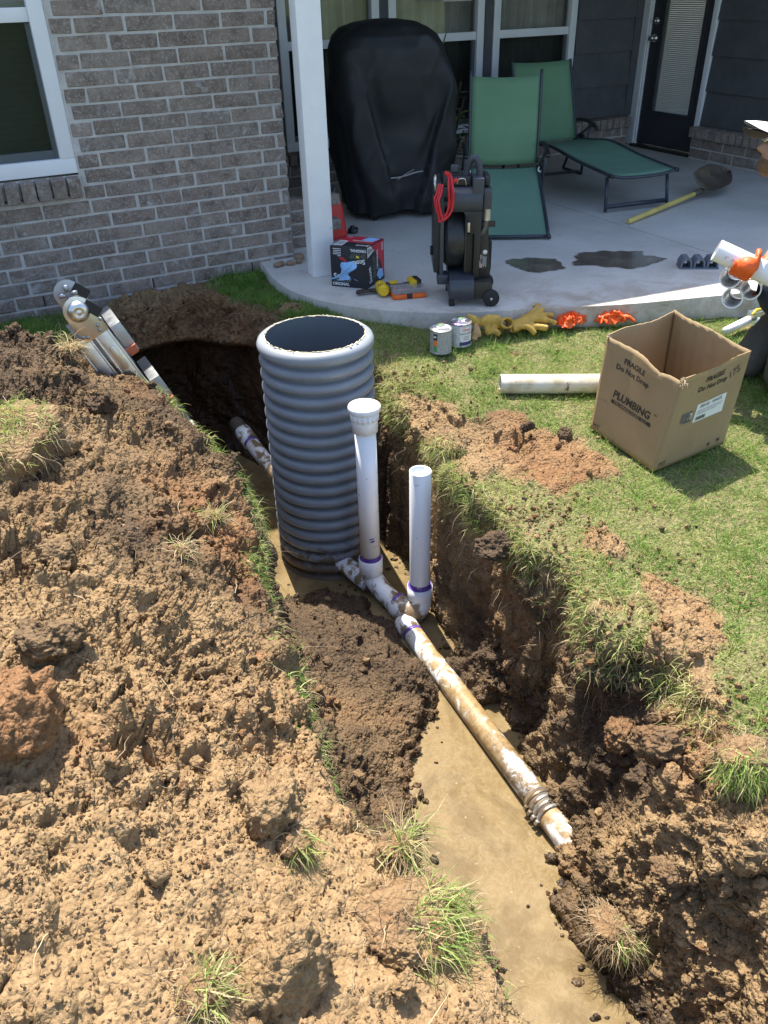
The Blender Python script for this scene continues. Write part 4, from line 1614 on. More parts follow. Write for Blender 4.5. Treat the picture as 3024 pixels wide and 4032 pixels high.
    YL = pmat('label_yellow', (0.75, 0.60, 0.05), 0.4)
    WL = pmat('label_white', (0.8, 0.8, 0.8), 0.4)
    RL = pmat('label_red', (0.60, 0.06, 0.03), 0.4)
    mb = MB()
    for z, l in ((0.48, 0.075), (0.585, 0.10)):
        mb.box((0, 0, 0), (0.050, 0.0012, l))
        for v in mb.v[-8:]:
            pass
        vs = mb.v[-8:]
        mb.v[-8:] = [Rm @ v + P(0.0, -0.0132, z) for v in vs]
    lab = mb.build('label', LB, root)
    yv = d
    text_obj('lettering', 'CAUTION', 0.011, YL, plane_M(P(0.0, -0.0142, 0.452), f, -d), lab)
    mb = MB()
    for sx, ang in ((-0.010, 0.3), (0.010, -0.3)):
        mb.box((0, 0, 0), (0.008, 0.001, 0.034), (0, ang, 0))
        mb.v[-8:] = [Rm @ v + P(sx, -0.0142, 0.488) for v in mb.v[-8:]]
    mb.build('warning_symbol', WL, lab)
    text_obj('lettering', 'little\ngiant', 0.021, RL, plane_M(P(0.0, -0.0142, 0.585), f, -d), lab, bold=0.0006)
    return root


ladder()


# ---- cardboard box
def cardboard_box():
    B = dict(n=Vector((2.194, 1.972, -0.185)), r=Vector((2.598, 1.998, -0.183)), l=Vector((2.189, 2.348, -0.160)), b=Vector((2.593, 2.374, -0.158)))
    T = dict(n=Vector((2.235, 1.951, 0.205)), r=Vector((2.619, 1.987, 0.225)), l=Vector((2.207, 2.339, 0.247)), b=Vector((2.588, 2.373, 0.280)))
    o0 = B['n'].copy()
    root = empty('cardboard_box', o0, 0, 'open brown cardboard carton standing on the lawn', 'box')
    m, nt, b, out = nmat('corrugated_cardboard')
    vec = tex_coord(nt, 'Object')
    n1 = noise_node(nt, vec, 4, 6, 0.6)
    n2 = noise_node(nt, vec, 30, 5, 0.7)
    c = ramp(nt, n1, [(0.3, (0.285, 0.192, 0.094)), (0.7, (0.350, 0.242, 0.124))])
    c = mixc(nt, ramp(nt, n2, [(0.62, 0.0), (0.75, 0.4)]), c, (0.24, 0.155, 0.085))
    mp = N(nt, 'ShaderNodeMapping')
    mp.inputs['Scale'].default_value = (150, 150, 4)
    nt.links.new(vec, mp.inputs[0])
    fl = noise_node(nt, mp.outputs[0], 1.0, 2, 0.5)
    c = mixc(nt, ramp(nt, fl, [(0.45, 0.0), (0.75, 0.18)]), c, (0.26, 0.17, 0.09))
    sc = ramp(nt, noise_node(nt, vec, 9, 7, 0.75, 0.8), [(0.63, 0.0), (0.69, 0.45)])
    c = mixc(nt, sc, c, (0.20, 0.14, 0.085))
    nt.links.new(c, b.inputs['Base Color'])
    b.inputs['Roughness'].default_value = 0.75
    bump_node(nt, b, math_node(nt, 'ADD', fl, n2), 0.3, 0.003)
    CARD = m
    INK = pmat('carton_ink', (0.035, 0.028, 0.022), 0.8)

    def panel(p0, p1, rag, seed, creases=()):
        r = random.Random(seed)
        nu, nv = 26, 22
        nrm = (B[p1] - B[p0]).cross(Vector((0, 0, 1))).normalized()
        rows = []
        offs = [r.uniform(-1, 1) for _ in range(nu + 1)]
        for j in range(nv + 1):
            v = j / nv
            row = []
            for i in range(nu + 1):
                u = i / nu
                p = B[p0].lerp(B[p1], u).lerp(T[p0].lerp(T[p1], u), v)
                e = math.sin(math.pi * u)
                p = p + nrm * (0.010 * e * v * v * math.sin(2.1 * u * math.pi + seed) - 0.004 * e * v)
                for cu in creases:
                    p = p + nrm * (-0.0035 * math.exp(-((u - cu) / 0.02) ** 2))
                if j == nv:
                    p = p + Vector((0, 0, 0.0022 * offs[i] * e - rag(u)))
                elif j == nv - 1:
                    p = p + Vector((0, 0, -rag(u) * 0.8))
                row.append(p - o0)
            rows.append(row)
        mb = MB()
        mb.grid(rows)
        return mb.build('panel', CARD, root, smooth=True, solid=0.0045), nrm
    pl_, nl = panel('l', 'n', lambda u: 0.016 * math.exp(-((u - 0.68) / 0.10) ** 2) + 0.012 * sstep(0.0, 1.0, np.array(u)) * (1 if u > 0.7 else 0), 3, (0.17, 0.33))
    pr_, nr_ = panel('n', 'r', lambda u: 0.010 * math.sin(u * 3.1), 5, (0.86,))
    pb_, _ = panel('r', 'b', lambda u: 0.006 * math.sin(u * 9), 7, (0.2, 0.35, 0.5, 0.62, 0.74, 0.85))
    pk_, _ = panel('b', 'l', lambda u: 0.008 * math.sin(u * 4 + 1), 9, (0.5,))
    mb = MB()
    mb.add([B['n'] - o0, B['r'] - o0, B['b'] - o0, B['l'] - o0], [(0, 1, 2, 3)])
    mb.build('bottom', CARD, root, solid=0.004)
    # torn paper at the two near corners
    mb = MB()
    for p, s in ((T['n'], 12), (T['l'], 7)):
        for k in range(s):
            mb.box(p - o0 + Vector((random.uniform(-.012, .012), random.uniform(-.012, .012), random.uniform(-.03, .004))), (random.uniform(.006, .02), 0.0012, random.uniform(.006, .02)), (random.uniform(-.4, .4), random.uniform(-.4, .4), random.uniform(0, 3)))
    mb.build('torn_paper', pmat('torn_kraft', (0.52, 0.40, 0.26), 0.85), root)

    def on(p0, p1, u, v, out=0.0042):
        nrm = (B[p1] - B[p0]).cross(Vector((0, 0, 1))).normalized()
        e = math.sin(math.pi * u)
        sd = {('l', 'n'): 3, ('n', 'r'): 5}[(p0, p1)]
        p = B[p0].lerp(B[p1], u).lerp(T[p0].lerp(T[p1], u), v)
        p = p + nrm * (0.010 * e * v * v * math.sin(2.1 * u * math.pi + sd) - 0.004 * e * v)
        return p + nrm * out - o0

    def print_on(p0, p1, s, size, u, v, mat=INK, par=None, xs=1.0, bold=0.0, out=0.0042, slant=0.0, tilt=0.0):
        """lettering that follows the panel; u, v its centre"""
        L = (B[p1] - B[p0]).length
        H = 0.42
        o = text_obj('lettering', s, size, mat, Matrix.Rotation(tilt, 4, 'Z'), par, xs=xs, bold=bold)
        for vt in o.data.vertices:
            x, y = vt.co.x + slant * vt.co.y, vt.co.y
            vt.co = on(p0, p1, u + x / L, v + y / H, out)
        return o

    def patch(p0, p1, u0, u1, v0, v1, mat, par, name, out=0.0036, shear=0.0):
        mb = MB()
        mb.grid([[on(p0, p1, u0 + (u1 - u0) * i / 6, (v0 + (v1 - v0) * j / 4), out) for i in range(7)] for j in range(5)])
        return mb.build(name, mat, par)
    WLAB = pmat('carton_label', (0.72, 0.71, 0.68), 0.6, var=0.05)
    GLAB = pmat('carton_label_photo', (0.10, 0.095, 0.09), 0.5, var=0.4, vscale=50, dirt=(0.5, 0.46, 0.42), dscale=40, dthr=(0.55, 0.62))
    TAN = pmat('kraft_print_gap', (0.38, 0.26, 0.14), 0.8)
    for pp, rt in ((('l', 'n'), pl_), (('n', 'r'), pr_)):
        uu = 0.42 if pp[0] == 'l' else 0.51
        vv = 0.815 if pp[0] == 'l' else 0.845
        print_on(*pp, 'FRAGILE', 0.031, uu, vv + 0.04, par=rt, bold=0.0009)
        print_on(*pp, 'Do Not Drop', 0.031, uu, vv - 0.045, par=rt, bold=0.0007)
        print_on(*pp, 'MT', 0.030, 0.085, 0.06, par=rt)
    print_on('l', 'n', 'PLUMBING', 0.046, 0.50, 0.495, par=pl_, bold=0.0012, slant=0.12, xs=0.92)
    patch('l', 'n', 0.22, 0.80, 0.395, 0.435, INK, pl_, 'printed_bar')
    print_on('l', 'n', 'TECHNOLOGIES, LLC', 0.0195, 0.51, 0.415, TAN, pl_, out=0.0050)
    print_on('l', 'n', 'TM', 0.012, 0.825, 0.535, par=pl_)
    patch('n', 'r', 0.36, 0.80, 0.43, 0.63, WLAB, pr_, 'shipping_label')
    print_on('n', 'r', '200-00   WHITE', 0.020, 0.57, 0.595, par=pr_, out=0.0052)
    for k, (ua, ub) in enumerate(((0.39, 0.77), (0.39, 0.75), (0.39, 0.68))):   # lines of print too small to read
        patch('n', 'r', ua, ub, 0.548 - 0.018 * k, 0.555 - 0.018 * k, pmat('small_print', (0.40, 0.39, 0.37), 0.7), pr_, 'small_print', 0.0046)
    r = random.Random(4)
    u = 0.39
    while u < 0.53:
        wdt = r.choice([0.003, 0.006, 0.009])
        patch('n', 'r', u, u + wdt, 0.445, 0.485, INK, pr_, 'barcode_stripe', 0.0046)
        u += wdt + r.choice([0.003, 0.005])
    patch('n', 'r', 0.17, 0.32, 0.46, 0.58, GLAB, pr_, 'picture_sticker')
    for (ua, va) in ((0.72, 0.065), (0.86, 0.075)):
        patch('n', 'r', ua, ua + 0.035, va, va + 0.03, INK, pr_, 'handling_symbol')
        patch('n', 'r', ua + 0.015, ua + 0.02, va - 0.03, va, INK, pr_, 'handling_symbol')
    PEN = pmat('marker_pen', (0.06, 0.055, 0.05), 0.7)
    print_on('n', 'r', '175', 0.045, 0.83, 0.83, PEN, pr_, tilt=0.35)
    patch('n', 'r', 0.02, 0.98, 0.952, 0.995, pmat('clear_tape', (0.33, 0.235, 0.125), 0.25), pr_, 'tape', 0.0030)
    return root


cardboard_box()

# ---- loose pipe on the lawn, cans, gloves
mb = MB()
pa, pb = Vector((2.03, 2.80, -0.098)), Vector((2.52, 2.555, -0.112))
lp = empty('lawn_pipe', pa, 0, 'dirty white pipe lying on the lawn left of the carton', 'pipe')
R = 0.0445
dd = (pb - pa).normalized()
M = dd.to_track_quat('Z', 'Y').to_matrix().to_4x4()
Lp = (pb - pa).length
mb.lathe([(R - 0.006, 0.2), (R - 0.006, 0), (R, 0), (R, Lp), (R - 0.006, Lp), (R - 0.006, Lp - 0.2)], 36, M)
mb.build('pipe', pmat('dirty_pvc', (0.66, 0.62, 0.52), 0.45, var=0.05, dirt=(0.46, 0.39, 0.26), dscale=7, dthr=(0.48, 0.62), dirt2=(0.15, 0.10, 0.07), d2scale=22, d2thr=(.64, .68)), lp, smooth=True, angle=0.7)


def can(x, y, z, label, purple):
    root = empty('solvent_can', (x, y, z), 0.4, label, 'can', 'cans on the lawn')
    STEEL = pmat('tin_' + str(purple), (0.56, 0.56, 0.56), 0.35, 0.85, var=0.12, vscale=30, dirt=(0.16, 0.09, 0.30) if purple else (0.42, 0.42, 0.42), dscale=16, dthr=(0.48, 0.6))
    LAB = pmat('can_paper_' + str(purple), (0.55, 0.56, 0.58) if purple else (0.33, 0.34, 0.34), 0.5, var=0.25, vscale=90)
    R = 0.0535
    mb = MB()
    mb.lathe([(R - 0.002, 0), (R + 0.0015, 0.002), (R + 0.0015, 0.006), (R, 0.008)], 40)
    mb.lathe([(R, 0.008), (R, 0.112)], 40)
    mb.build('body', LAB, root, smooth=True)
    mb = MB()
    mb.lathe([(R, 0.112), (R + 0.0018, 0.114), (R + 0.0018, 0.119), (R - 0.002, 0.121), (R - 0.003, 0.116), (R - 0.010, 0.115), (R - 0.013, 0.117), (0.024, 0.118)], 40)
    mb.build('lid', STEEL, root, smooth=True)
    mb = MB()
    mb.lathe([(0.025, 0.117), (0.025, 0.122), (0.022, 0.124), (0.022, 0.136), (0.020, 0.138), (0.0005, 0.138)], 28)
    cap = mb.build('screw_cap', pmat('cap_metal', (0.62, 0.62, 0.62), 0.3, 0.9), root, smooth=True, angle=0.6)
    mb = MB()
    mb.box((-0.008, -0.002, 0.1386), (0.016, 0.014, 0.0008), (0, 0, 0.5))
    mb.build('green_sticker', pmat('green_sticker', (0.10, 0.62, 0.05), 0.5), cap)
    face = math.radians(-120) - 0.4
    ax = Vector((math.cos(face), math.sin(face), 0))

    def wrap(o, ang, z):
        for v in o.data.vertices:
            a = ang + v.co.x / R
            v.co = Vector(((R + 0.0008) * math.cos(a), (R + 0.0008) * math.sin(a), z + v.co.y))

    def strip(a0, a1, z0, z1, mat, nm, out=0.0005):
        mb = MB()
        mb.grid([[((R + out) * math.cos(a0 + (a1 - a0) * i / 10), (R + out) * math.sin(a0 + (a1 - a0) * i / 10), zz) for i in range(11)] for zz in (z0, z1)])
        return mb.build(nm, mat, root, smooth=True)
    if purple:
        Wt = pmat('can_white_print', (0.72, 0.72, 0.74), 0.5)
        strip(face - 0.1, face + 1.3, 0.012, 0.105, Wt, 'label')
        strip(face - 0.1, face + 1.3, 0.012, 0.030, pmat('can_navy', (0.05, 0.03, 0.16), 0.5), 'label_band', 0.0007)
        for zz in (0.040, 0.048, 0.056):
            strip(face + 0.25, face + 0.95, zz, zz + 0.003, pmat('can_small_print', (0.25, 0.25, 0.28), 0.5), 'small_print', 0.0009)
        for s, sz, z, col in (('Oatey', 0.020, 0.092, (0.62, 0.04, 0.03)), ('PURPLE PRIMER', 0.0105, 0.072, (0.03, 0.03, 0.05))):
            o = text_obj('lettering', s, sz, pmat('can_ink', col, 0.5), Matrix(), root, bold=0.0002)
            wrap(o, face + 0.55, z)
    else:
        strip(face - 0.75, face - 0.35, 0.045, 0.072, pmat('can_orange', (0.75, 0.20, 0.04), 0.5), 'label_band')
        strip(face - 0.75, face - 0.35, 0.015, 0.044, pmat('can_green', (0.08, 0.32, 0.12), 0.5), 'label_band')
        strip(face - 0.75, face - 0.35, 0.073, 0.105, pmat('can_black', (0.03, 0.03, 0.03), 0.5), 'label_band')
        strip(face - 0.70, face - 0.45, 0.086, 0.094, pmat('can_white', (0.7, 0.7, 0.7), 0.5), 'label_print', 0.0009)
    return root


can(2.000, 3.275, -0.098, 'grey solvent can standing left of the purple stained can', False)
can(2.130, 3.300, -0.096, 'can with purple stained lid beside the plain grey can', True)


def merged(name, mb, mat, parent, vox=0.006, smooth_it=6, loc=None, disp=0.0, dscale=30.0):
    """several overlapping volumes fused into one continuous skin"""
    o = mb.build(name, mat, parent, smooth=True, loc=loc)
    md = o.modifiers.new('fuse', 'REMESH')
    md.mode = 'VOXEL'
    md.voxel_size = vox
    md.use_smooth_shade = True
    s = o.modifiers.new('soft', 'SMOOTH')
    s.factor = 0.5
    s.iterations = smooth_it
    dg = bpy.context.evaluated_depsgraph_get()
    me = bpy.data.meshes.new_from_object(o.evaluated_get(dg))
    o.modifiers.clear()
    if disp:
        n = len(me.vertices)
        co = np.empty(n * 3, np.float32)
        me.vertices.foreach_get('co', co)
        co = co.reshape(-1, 3).astype(float)
        no = np.empty(n * 3, np.float32)
        me.vertices.foreach_get('normal', no)
        h = fbm(co * dscale + 5, 3)
        co += no.reshape(-1, 3) * (disp * (1 - 2 * np.abs(h)))[:, None]
        me.vertices.foreach_set('co', co.astype(np.float32).ravel())
        me.update()
    me.name = name
    o.data = me
    for p in me.polygons:
        p.use_smooth = True
    return o


def ball(mb, c, r, sc=(1, 1, 1), n=12):
    prof = []
    for i in range(n + 1):
        a = -math.pi / 2 + math.pi * i / n
        prof.append((max(0.0005, math.cos(a) * r), math.sin(a) * r))
    mb.lathe(prof, 16, Matrix.Translation(c) @ Matrix.Diagonal((*sc, 1)), (True, True))


def lz(x, y):
    return float(lawn_z(np.array(x), np.array(y)))


LEATHER = pmat('yellow_work_leather', (0.50, 0.31, 0.055), 0.65, var=0.2, vscale=25, dirt=(0.19, 0.11, 0.045), dscale=16, dthr=(0.56, 0.68), bump=0.4, bscale=90)
LEATHER2 = pmat('tan_leather', (0.42, 0.26, 0.115), 0.7, var=0.2, vscale=25, bump=0.4, bscale=90)
NITRILE = pmat('orange_nitrile', (0.82, 0.115, 0.012), 0.5, var=0.12, vscale=40, bump=0.5, bscale=110, bdist=0.003)


def tube_loop(mb, c, r, h, M, t=0.006):
    mb.lathe([(r, 0), (r * 1.05, h), (r * 1.05 - t, h), (r - t, 0), (r, 0)], 24, M)


def leather_gloves():
    x, y = 2.33, 3.335
    r1 = empty('work_glove', (x, y, lz(x, y) + 0.02), -0.45, 'crumpled yellow leather glove with open cuff next to the cans', 'glove', 'work gloves on the lawn')
    mb = MB()
    mb.tube(catmull([(-0.10, 0.0, 0.075), (-0.06, -0.005, 0.062), (0.0, 0.0, 0.060), (0.05, 0.005, 0.055)], 5), [0.016] * 8 + [0.022] * 8, 14, squash=1.5)
    M = Matrix.Translation((0.075, 0.0, 0.045)) @ Matrix.Rotation(1.15, 4, 'X') @ Matrix.Rotation(0.3, 4, 'Y')
    tube_loop(mb, None, 0.036, 0.075, M @ Matrix.Diagonal((1, 0.75, 1, 1)) @ Matrix.Translation((0, 0, -0.035)), 0.009)
    mb.tube(catmull([(0.0, 0.0, 0.06), (-0.015, -0.02, 0.03), (-0.005, -0.03, 0.0)], 5), 0.015, 12)
    mb.tube(catmull([(0.03, 0.0, 0.05), (0.02, -0.02, 0.02), (0.05, -0.03, 0.0)], 5), 0.016, 12)
    mb.tube(catmull([(-0.1, 0, 0.075), (-0.112, -0.002, 0.085), (-0.105, 0.0, 0.10)], 4), 0.010, 10)
    merged('shell', mb, LEATHER, r1, 0.005, 3, disp=0.003)
    mb = MB()
    mb.tube(catmull([(-0.075, -0.02, 0.06), (-0.078, -0.045, 0.03), (-0.082, -0.06, 0.0), (-0.09, -0.075, -0.012)], 5), [0.012] * 6 + [0.017] * 10, 12, squash=0.7)
    mb.tube(catmull([(-0.075, -0.02, 0.055), (-0.062, -0.045, 0.025), (-0.058, -0.06, 0.0)], 5), 0.011, 12)
    merged('finger', mb, LEATHER2, r1, 0.005, 3)
    x, y = 2.545, 3.28
    r2 = empty('work_glove', (x, y, lz(x, y) + 0.02), -0.25, 'yellow leather glove lying flat with fingers spread, right of the crumpled one', 'glove', 'work gloves on the lawn')
    mb = MB()
    mb.tube(catmull([(-0.115, -0.01, 0.02), (-0.06, 0.0, 0.030), (0.0, 0.01, 0.050), (0.04, 0.03, 0.060)], 5), [0.045] * 4 + [0.042] * 12, 18, squash=0.55)
    for k, (ex, ey, ez) in enumerate(((0.085, 0.10, 0.085), (0.115, 0.065, 0.075), (0.135, 0.02, 0.050), (0.13, -0.03, 0.025))):
        mb.tube(catmull([(0.015, 0.035 - 0.017 * k, 0.055), ((ex + 0.02) / 2, (ey + 0.04 - 0.017 * k) / 2, ez * 0.5 + 0.035), (ex, ey, ez)], 5), [0.017] * 6 + [0.014] * 5, 12)
    mb.tube(catmull([(-0.03, -0.02, 0.03), (0.02, -0.06, 0.03), (0.07, -0.065, 0.018)], 5), 0.015, 12)
    mb.tube(catmull([(-0.09, -0.03, 0.03), (-0.04, -0.055, 0.035), (0.0, -0.075, 0.0)], 5), 0.013, 12)
    merged('shell', mb, LEATHER, r2, 0.005, 3, disp=0.003)
    mb = MB()
    mb.tube(catmull([(-0.118, -0.05, 0.012), (-0.125, -0.01, 0.045), (-0.115, 0.035, 0.025)], 6), 0.006, 8)
    mb.build('cuff_binding', LEATHER2, r2, smooth=True)


leather_gloves()


def nitrile_glove(x, y, rz, label, seed):
    r = random.Random(seed)
    root = empty('rubber_glove', (x, y, lz(x, y) + 0.025), rz, label, 'glove', 'orange rubber gloves on the lawn')
    n = 44
    u, v = np.meshgrid(np.linspace(-1, 1, n), np.linspace(-1, 1, n))
    p3 = np.stack([u.ravel() * 1.6 + seed * 9, v.ravel() * 1.6, np.full(n * n, seed * 3.0)], 1)
    rid = 1 - 2.2 * np.abs(fbm(p3, 3))
    fin = 1 - 2.2 * np.abs(perlin(p3 * 3.1 + 5))
    edge = np.maximum(np.abs(u), np.abs(v)).ravel()
    x_ = u.ravel() * 0.082 + 0.030 * fbm(p3 * 1.3 + 11, 2) + 0.008 * perlin(p3 * 4 + 3)
    y_ = v.ravel() * 0.050 + 0.026 * fbm(p3 * 1.3 + 31, 2) + 0.008 * perlin(p3 * 4 + 13)
    z_ = (0.012 + 0.046 * np.clip(rid, 0, 1) + 0.014 * fin) * (1 - 0.75 * edge ** 3)
    me = big_mesh('shell', np.stack([x_, y_, z_], 1), np.array([[j * n + i, j * n + i + 1, (j + 1) * n + i + 1, (j + 1) * n + i] for j in range(n - 1) for i in range(n - 1)]), NITRILE, True)
    o = mesh_obj('shell', me, root)
    md = o.modifiers.new('thick', 'SOLIDIFY')
    md.thickness = 0.002
    mb = MB()
    for k in range(3):
        a = -0.7 + k * 0.6 + r.uniform(-.2, .2)
        mb.tube(catmull([(0.05, (k - 1) * 0.022, 0.03), (0.085 + 0.01 * k, (k - 1) * 0.035, 0.034), (0.118 - 0.006 * k, (k - 1) * 0.050, 0.008)], 5), [0.012] * 5 + [0.010] * 5 + [0.006], 10, squash=0.6)
    merged('finger', mb, NITRILE, root, 0.0035, 1, disp=0.004, dscale=70)
    return root


nitrile_glove(2.765, 3.225, 0.25, 'crumpled orange rubber glove next to the yellow leather glove', 1)
nitrile_glove(2.975, 3.155, -0.35, 'crumpled orange rubber glove nearest the carton, rightmost of the four gloves', 2)

# ================================================================ THINGS ON THE PATIO
BLACKP = pmat('black_tool_plastic', (0.017, 0.018, 0.021), 0.42, var=0.2, vscale=9, dirt=(0.055, 0.047, 0.040), dscale=7, dthr=(0.52, 0.70))
DARKGREY = pmat('dark_grey_plastic', (0.045, 0.050, 0.062), 0.45, var=0.12, dirt=(0.075, 0.065, 0.055), dscale=9, dthr=(0.60, 0.75))
OLIVE = pmat('dusty_black_plastic', (0.030, 0.028, 0.020), 0.55, var=0.2)
REDW = pmat('red_cable', (0.55, 0.02, 0.03), 0.4, var=0.1)
STEELC = pmat('zinc_steel', (0.55, 0.54, 0.50), 0.35, 0.9, var=0.1)
WPRINT = pmat('white_print', (0.72, 0.72, 0.72), 0.5, var=0.03)
BLKRUB = pmat('black_rubber', (0.018, 0.018, 0.018), 0.75, var=0.2)


# ---- drain cleaning machine
def machine():
    root = empty('drain_machine', (2.405, 3.63, 0.0), math.radians(-27.7), 'black upright drain cleaning machine with red cable loop and wheel', 'drain machine')

    def bx(name, x0, x1, y0, y1, z0, z1, mat=BLACKP, bevel=0.008, rot=None, taper=1.0, par=None):
        mb = MB()
        mb.box(((x0 + x1) / 2, (y0 + y1) / 2, (z0 + z1) / 2), (x1 - x0, y1 - y0, z1 - z0), rot, taper)
        return mb.build(name, mat, par or root, bevel=bevel, seg=3)
    bx('side_post', -0.208, -0.166, -0.03, 0.22, 0.15, 0.60, BLACKP, 0.006)
    bx('side_rail', -0.178, -0.158, -0.055, -0.02, 0.14, 0.585, DARKGREY, 0.004)
    bx('top_bracket', -0.188, -0.135, -0.06, 0.02, 0.535, 0.585, DARKGREY, 0.005)
    bx('bottom_bracket', -0.190, -0.132, -0.07, 0.02, 0.098, 0.148, DARKGREY, 0.006)
    # rounded housing over the drum
    mb = MB()
    n = 16
    prof = [(-0.085, 0.470), (-0.105, 0.49), (-0.112, 0.525), (-0.100, 0.560), (-0.07, 0.582), (0.0, 0.590), (0.20, 0.585), (0.24, 0.56), (0.24, 0.47)]
    k = len(prof)
    vs = [(-0.128, y, z) for y, z in prof] + [(0.030, y, z) for y, z in prof]
    fs = [list(range(k)), [k + i for i in reversed(range(k))]] + [[i, k + i, k + (i + 1) % k, (i + 1) % k] for i in range(k)]
    mb.add(vs, fs)
    mb.build('drum_housing', DARKGREY, root, bevel=0.006, seg=3)
    bx('motor_housing', 0.031, 0.078, -0.09, 0.22, 0.470, 0.578, DARKGREY, 0.014)
    # drum seen edge on
    mb = MB()
    M = Matrix.Translation((-0.150, 0.075, 0.312)) @ Matrix.Rotation(math.pi / 2, 4, 'Y')
    mb.lathe([(0.02, 0.0), (0.135, 0.0), (0.150, 0.012), (0.154, 0.03), (0.154, 0.085), (0.150, 0.097), (0.13, 0.105), (0.02, 0.105)], 48, M, (True, True))
    mb.build('drum', BLACKP, root, smooth=True, angle=0.6)
    bx('drum_rim', -0.052, -0.040, -0.075, 0.20, 0.16, 0.45, BLACKP, 0.003)
    bx('latch', -0.042, -0.028, -0.092, -0.07, 0.37, 0.42, STEELC, 0.004)
    # columns and lower body
    mb = MB()
    mb.prism([(-0.066, 0.472), (0.030, 0.472), (0.026, 0.13), (-0.005, 0.13), (-0.005, 0.36), (-0.030, 0.36), (-0.040, 0.43)], -0.085, -0.03, Matrix(((1, 0, 0, 0), (0, 0, 1, 0), (0, 1, 0, 0), (0, 0, 0, 1))))
    mb.build('column', BLACKP, root, bevel=0.004)
    bx('inner_cover', -0.042, -0.006, -0.05, 0.12, 0.15, 0.355, OLIVE, 0.004)
    mb = MB()
    XZ = Matrix(((1, 0, 0, 0), (0, 0, 1, 0), (0, 1, 0, 0), (0, 0, 0, 1)))
    mb.prism([(0.027, 0.468), (0.074, 0.468), (0.070, 0.38), (0.078, 0.24), (0.090, 0.125), (0.024, 0.125)], -0.06, 0.16, XZ)
    mb.build('gear_cover', BLACKP, root, bevel=0.006)
    mb = MB()
    mb.prism([(0.080, 0.33), (0.096, 0.30), (0.096, 0.16), (0.090, 0.12), (0.078, 0.24)], -0.02, 0.18, XZ)
    mb.build('belt_guard', BLKRUB, root, bevel=0.003)
    mb = MB()
    prof = [(-0.14, 0.04), (-0.15, 0.06), (-0.148, 0.11), (-0.13, 0.138), (-0.08, 0.150), (0.15, 0.150), (0.16, 0.035), (-0.10, 0.032)]
    k = len(prof)
    vs = [(-0.130, y, z) for y, z in prof] + [(0.0, y, z) for y, z in prof]
    fs = [list(range(k)), [k + i for i in reversed(range(k))]] + [[i, k + i, k + (i + 1) % k, (i + 1) % k] for i in range(k)]
    mb.add(vs, fs)
    mb.build('base', DARKGREY, root, bevel=0.008, seg=3)
    mb = MB()
    mb.prism([(-0.005, 0.125), (0.092, 0.125), (0.100, 0.045), (0.085, 0.036), (0.005, 0.036), (-0.003, 0.06)], -0.13, 0.12, XZ)
    mb.build('wheel_guard', OLIVE, root, bevel=0.005)
    bx('foot', -0.130, -0.100, -0.13, -0.09, 0.0, 0.036, BLKRUB, 0.003)
    bx('rear_foot', -0.13, 0.06, 0.12, 0.16, 0.0, 0.034, BLKRUB, 0.003)
    for yy in (-0.150, 0.135):
        mb = MB()
        M = Matrix.Translation((0.090, yy, 0.0435)) @ Matrix.Rotation(-math.pi / 2, 4, 'X')
        mb.lathe([(0.012, -0.004), (0.030, -0.002), (0.0355, 0.0), (0.0435, 0.002), (0.0435, 0.022), (0.0355, 0.026), (0.012, 0.026)], 32, M, (True, True))
        wh = mb.build('wheel', BLKRUB, root, smooth=True, angle=0.6)
        mb = MB()
        mb.lathe([(0.007, -0.008), (0.006, -0.010), (0.0005, -0.011)], 12, M)
        mb.lathe([(0.007, -0.008), (0.007, 0.0)], 12, M)
        mb.build('axle', STEELC, wh, smooth=True)
    # handle arch and the parts on top
    mb = MB()
    mb.tube(catmull([(-0.050, 0.0, 0.58), (-0.046, 0.0, 0.65), (-0.030, -0.01, 0.700), (-0.010, -0.015, 0.712), (0.008, -0.02, 0.69), (0.016, -0.02, 0.64), (0.018, -0.02, 0.58)], 6), 0.0165, 16)
    mb.build('handle', DARKGREY, root, smooth=True)
    bx('handle_clamp', -0.022, 0.034, -0.100, 0.03, 0.552, 0.632, DARKGREY, 0.005)
    bx('top_plate', -0.165, -0.03, -0.05, 0.12, 0.588, 0.630, BLACKP, 0.005)
    bx('switch_tab', -0.128, -0.086, -0.01, 0.004, 0.640, 0.682, DARKGREY, 0.010)
    bx('motor_cap', 0.036, 0.070, -0.05, 0.1, 0.578, 0.632, BLACKP, 0.014)
    bx('pedal_knob', -0.222, -0.208, 0.05, 0.09, 0.22, 0.262, BLKRUB, 0.003)
    mb = MB()
    mb.tube([(-0.204, -0.01, 0.632), (-0.206, -0.03, 0.60), (-0.20, -0.04, 0.565)], 0.008, 10)
    mb.tube(catmull([(-0.098, -0.06, 0.60), (-0.09, -0.062, 0.622), (-0.06, -0.062, 0.622), (-0.052, -0.06, 0.59)], 5), 0.003, 8)
    mb.build('wire_bail', STEELC, root, smooth=True)
    # red cable hung in loops
    mb = MB()
    for k, (xr, zb, dy) in enumerate(((-0.128, 0.455, -0.112), (-0.140, 0.435, -0.122), (-0.120, 0.445, -0.130))):
        xl = -0.212 + 0.010 * k
        mb.tube(catmull([(-0.150 + 0.008 * k, -0.09, 0.652), (xr - 0.004, dy, 0.60), (xr, dy, 0.53), (xr - 0.012, dy, zb + 0.035), (xr - 0.045, dy, zb), (xl + 0.012, dy, zb + 0.03), (xl, dy, zb + 0.09), (xl + 0.012, dy + 0.02, 0.56), (xl + 0.022, -0.07, 0.60)], 7), 0.0058, 10)
    mb.build('cable', REDW, root, smooth=True)
    mb = MB()
    mb.box((-0.148, -0.095, 0.655), (0.03, 0.02, 0.018), (0.2, 0.4, 0.5))
    mb.box((-0.110, -0.09, 0.622), (0.024, 0.02, 0.016), (0.2, -0.3, 0.2))
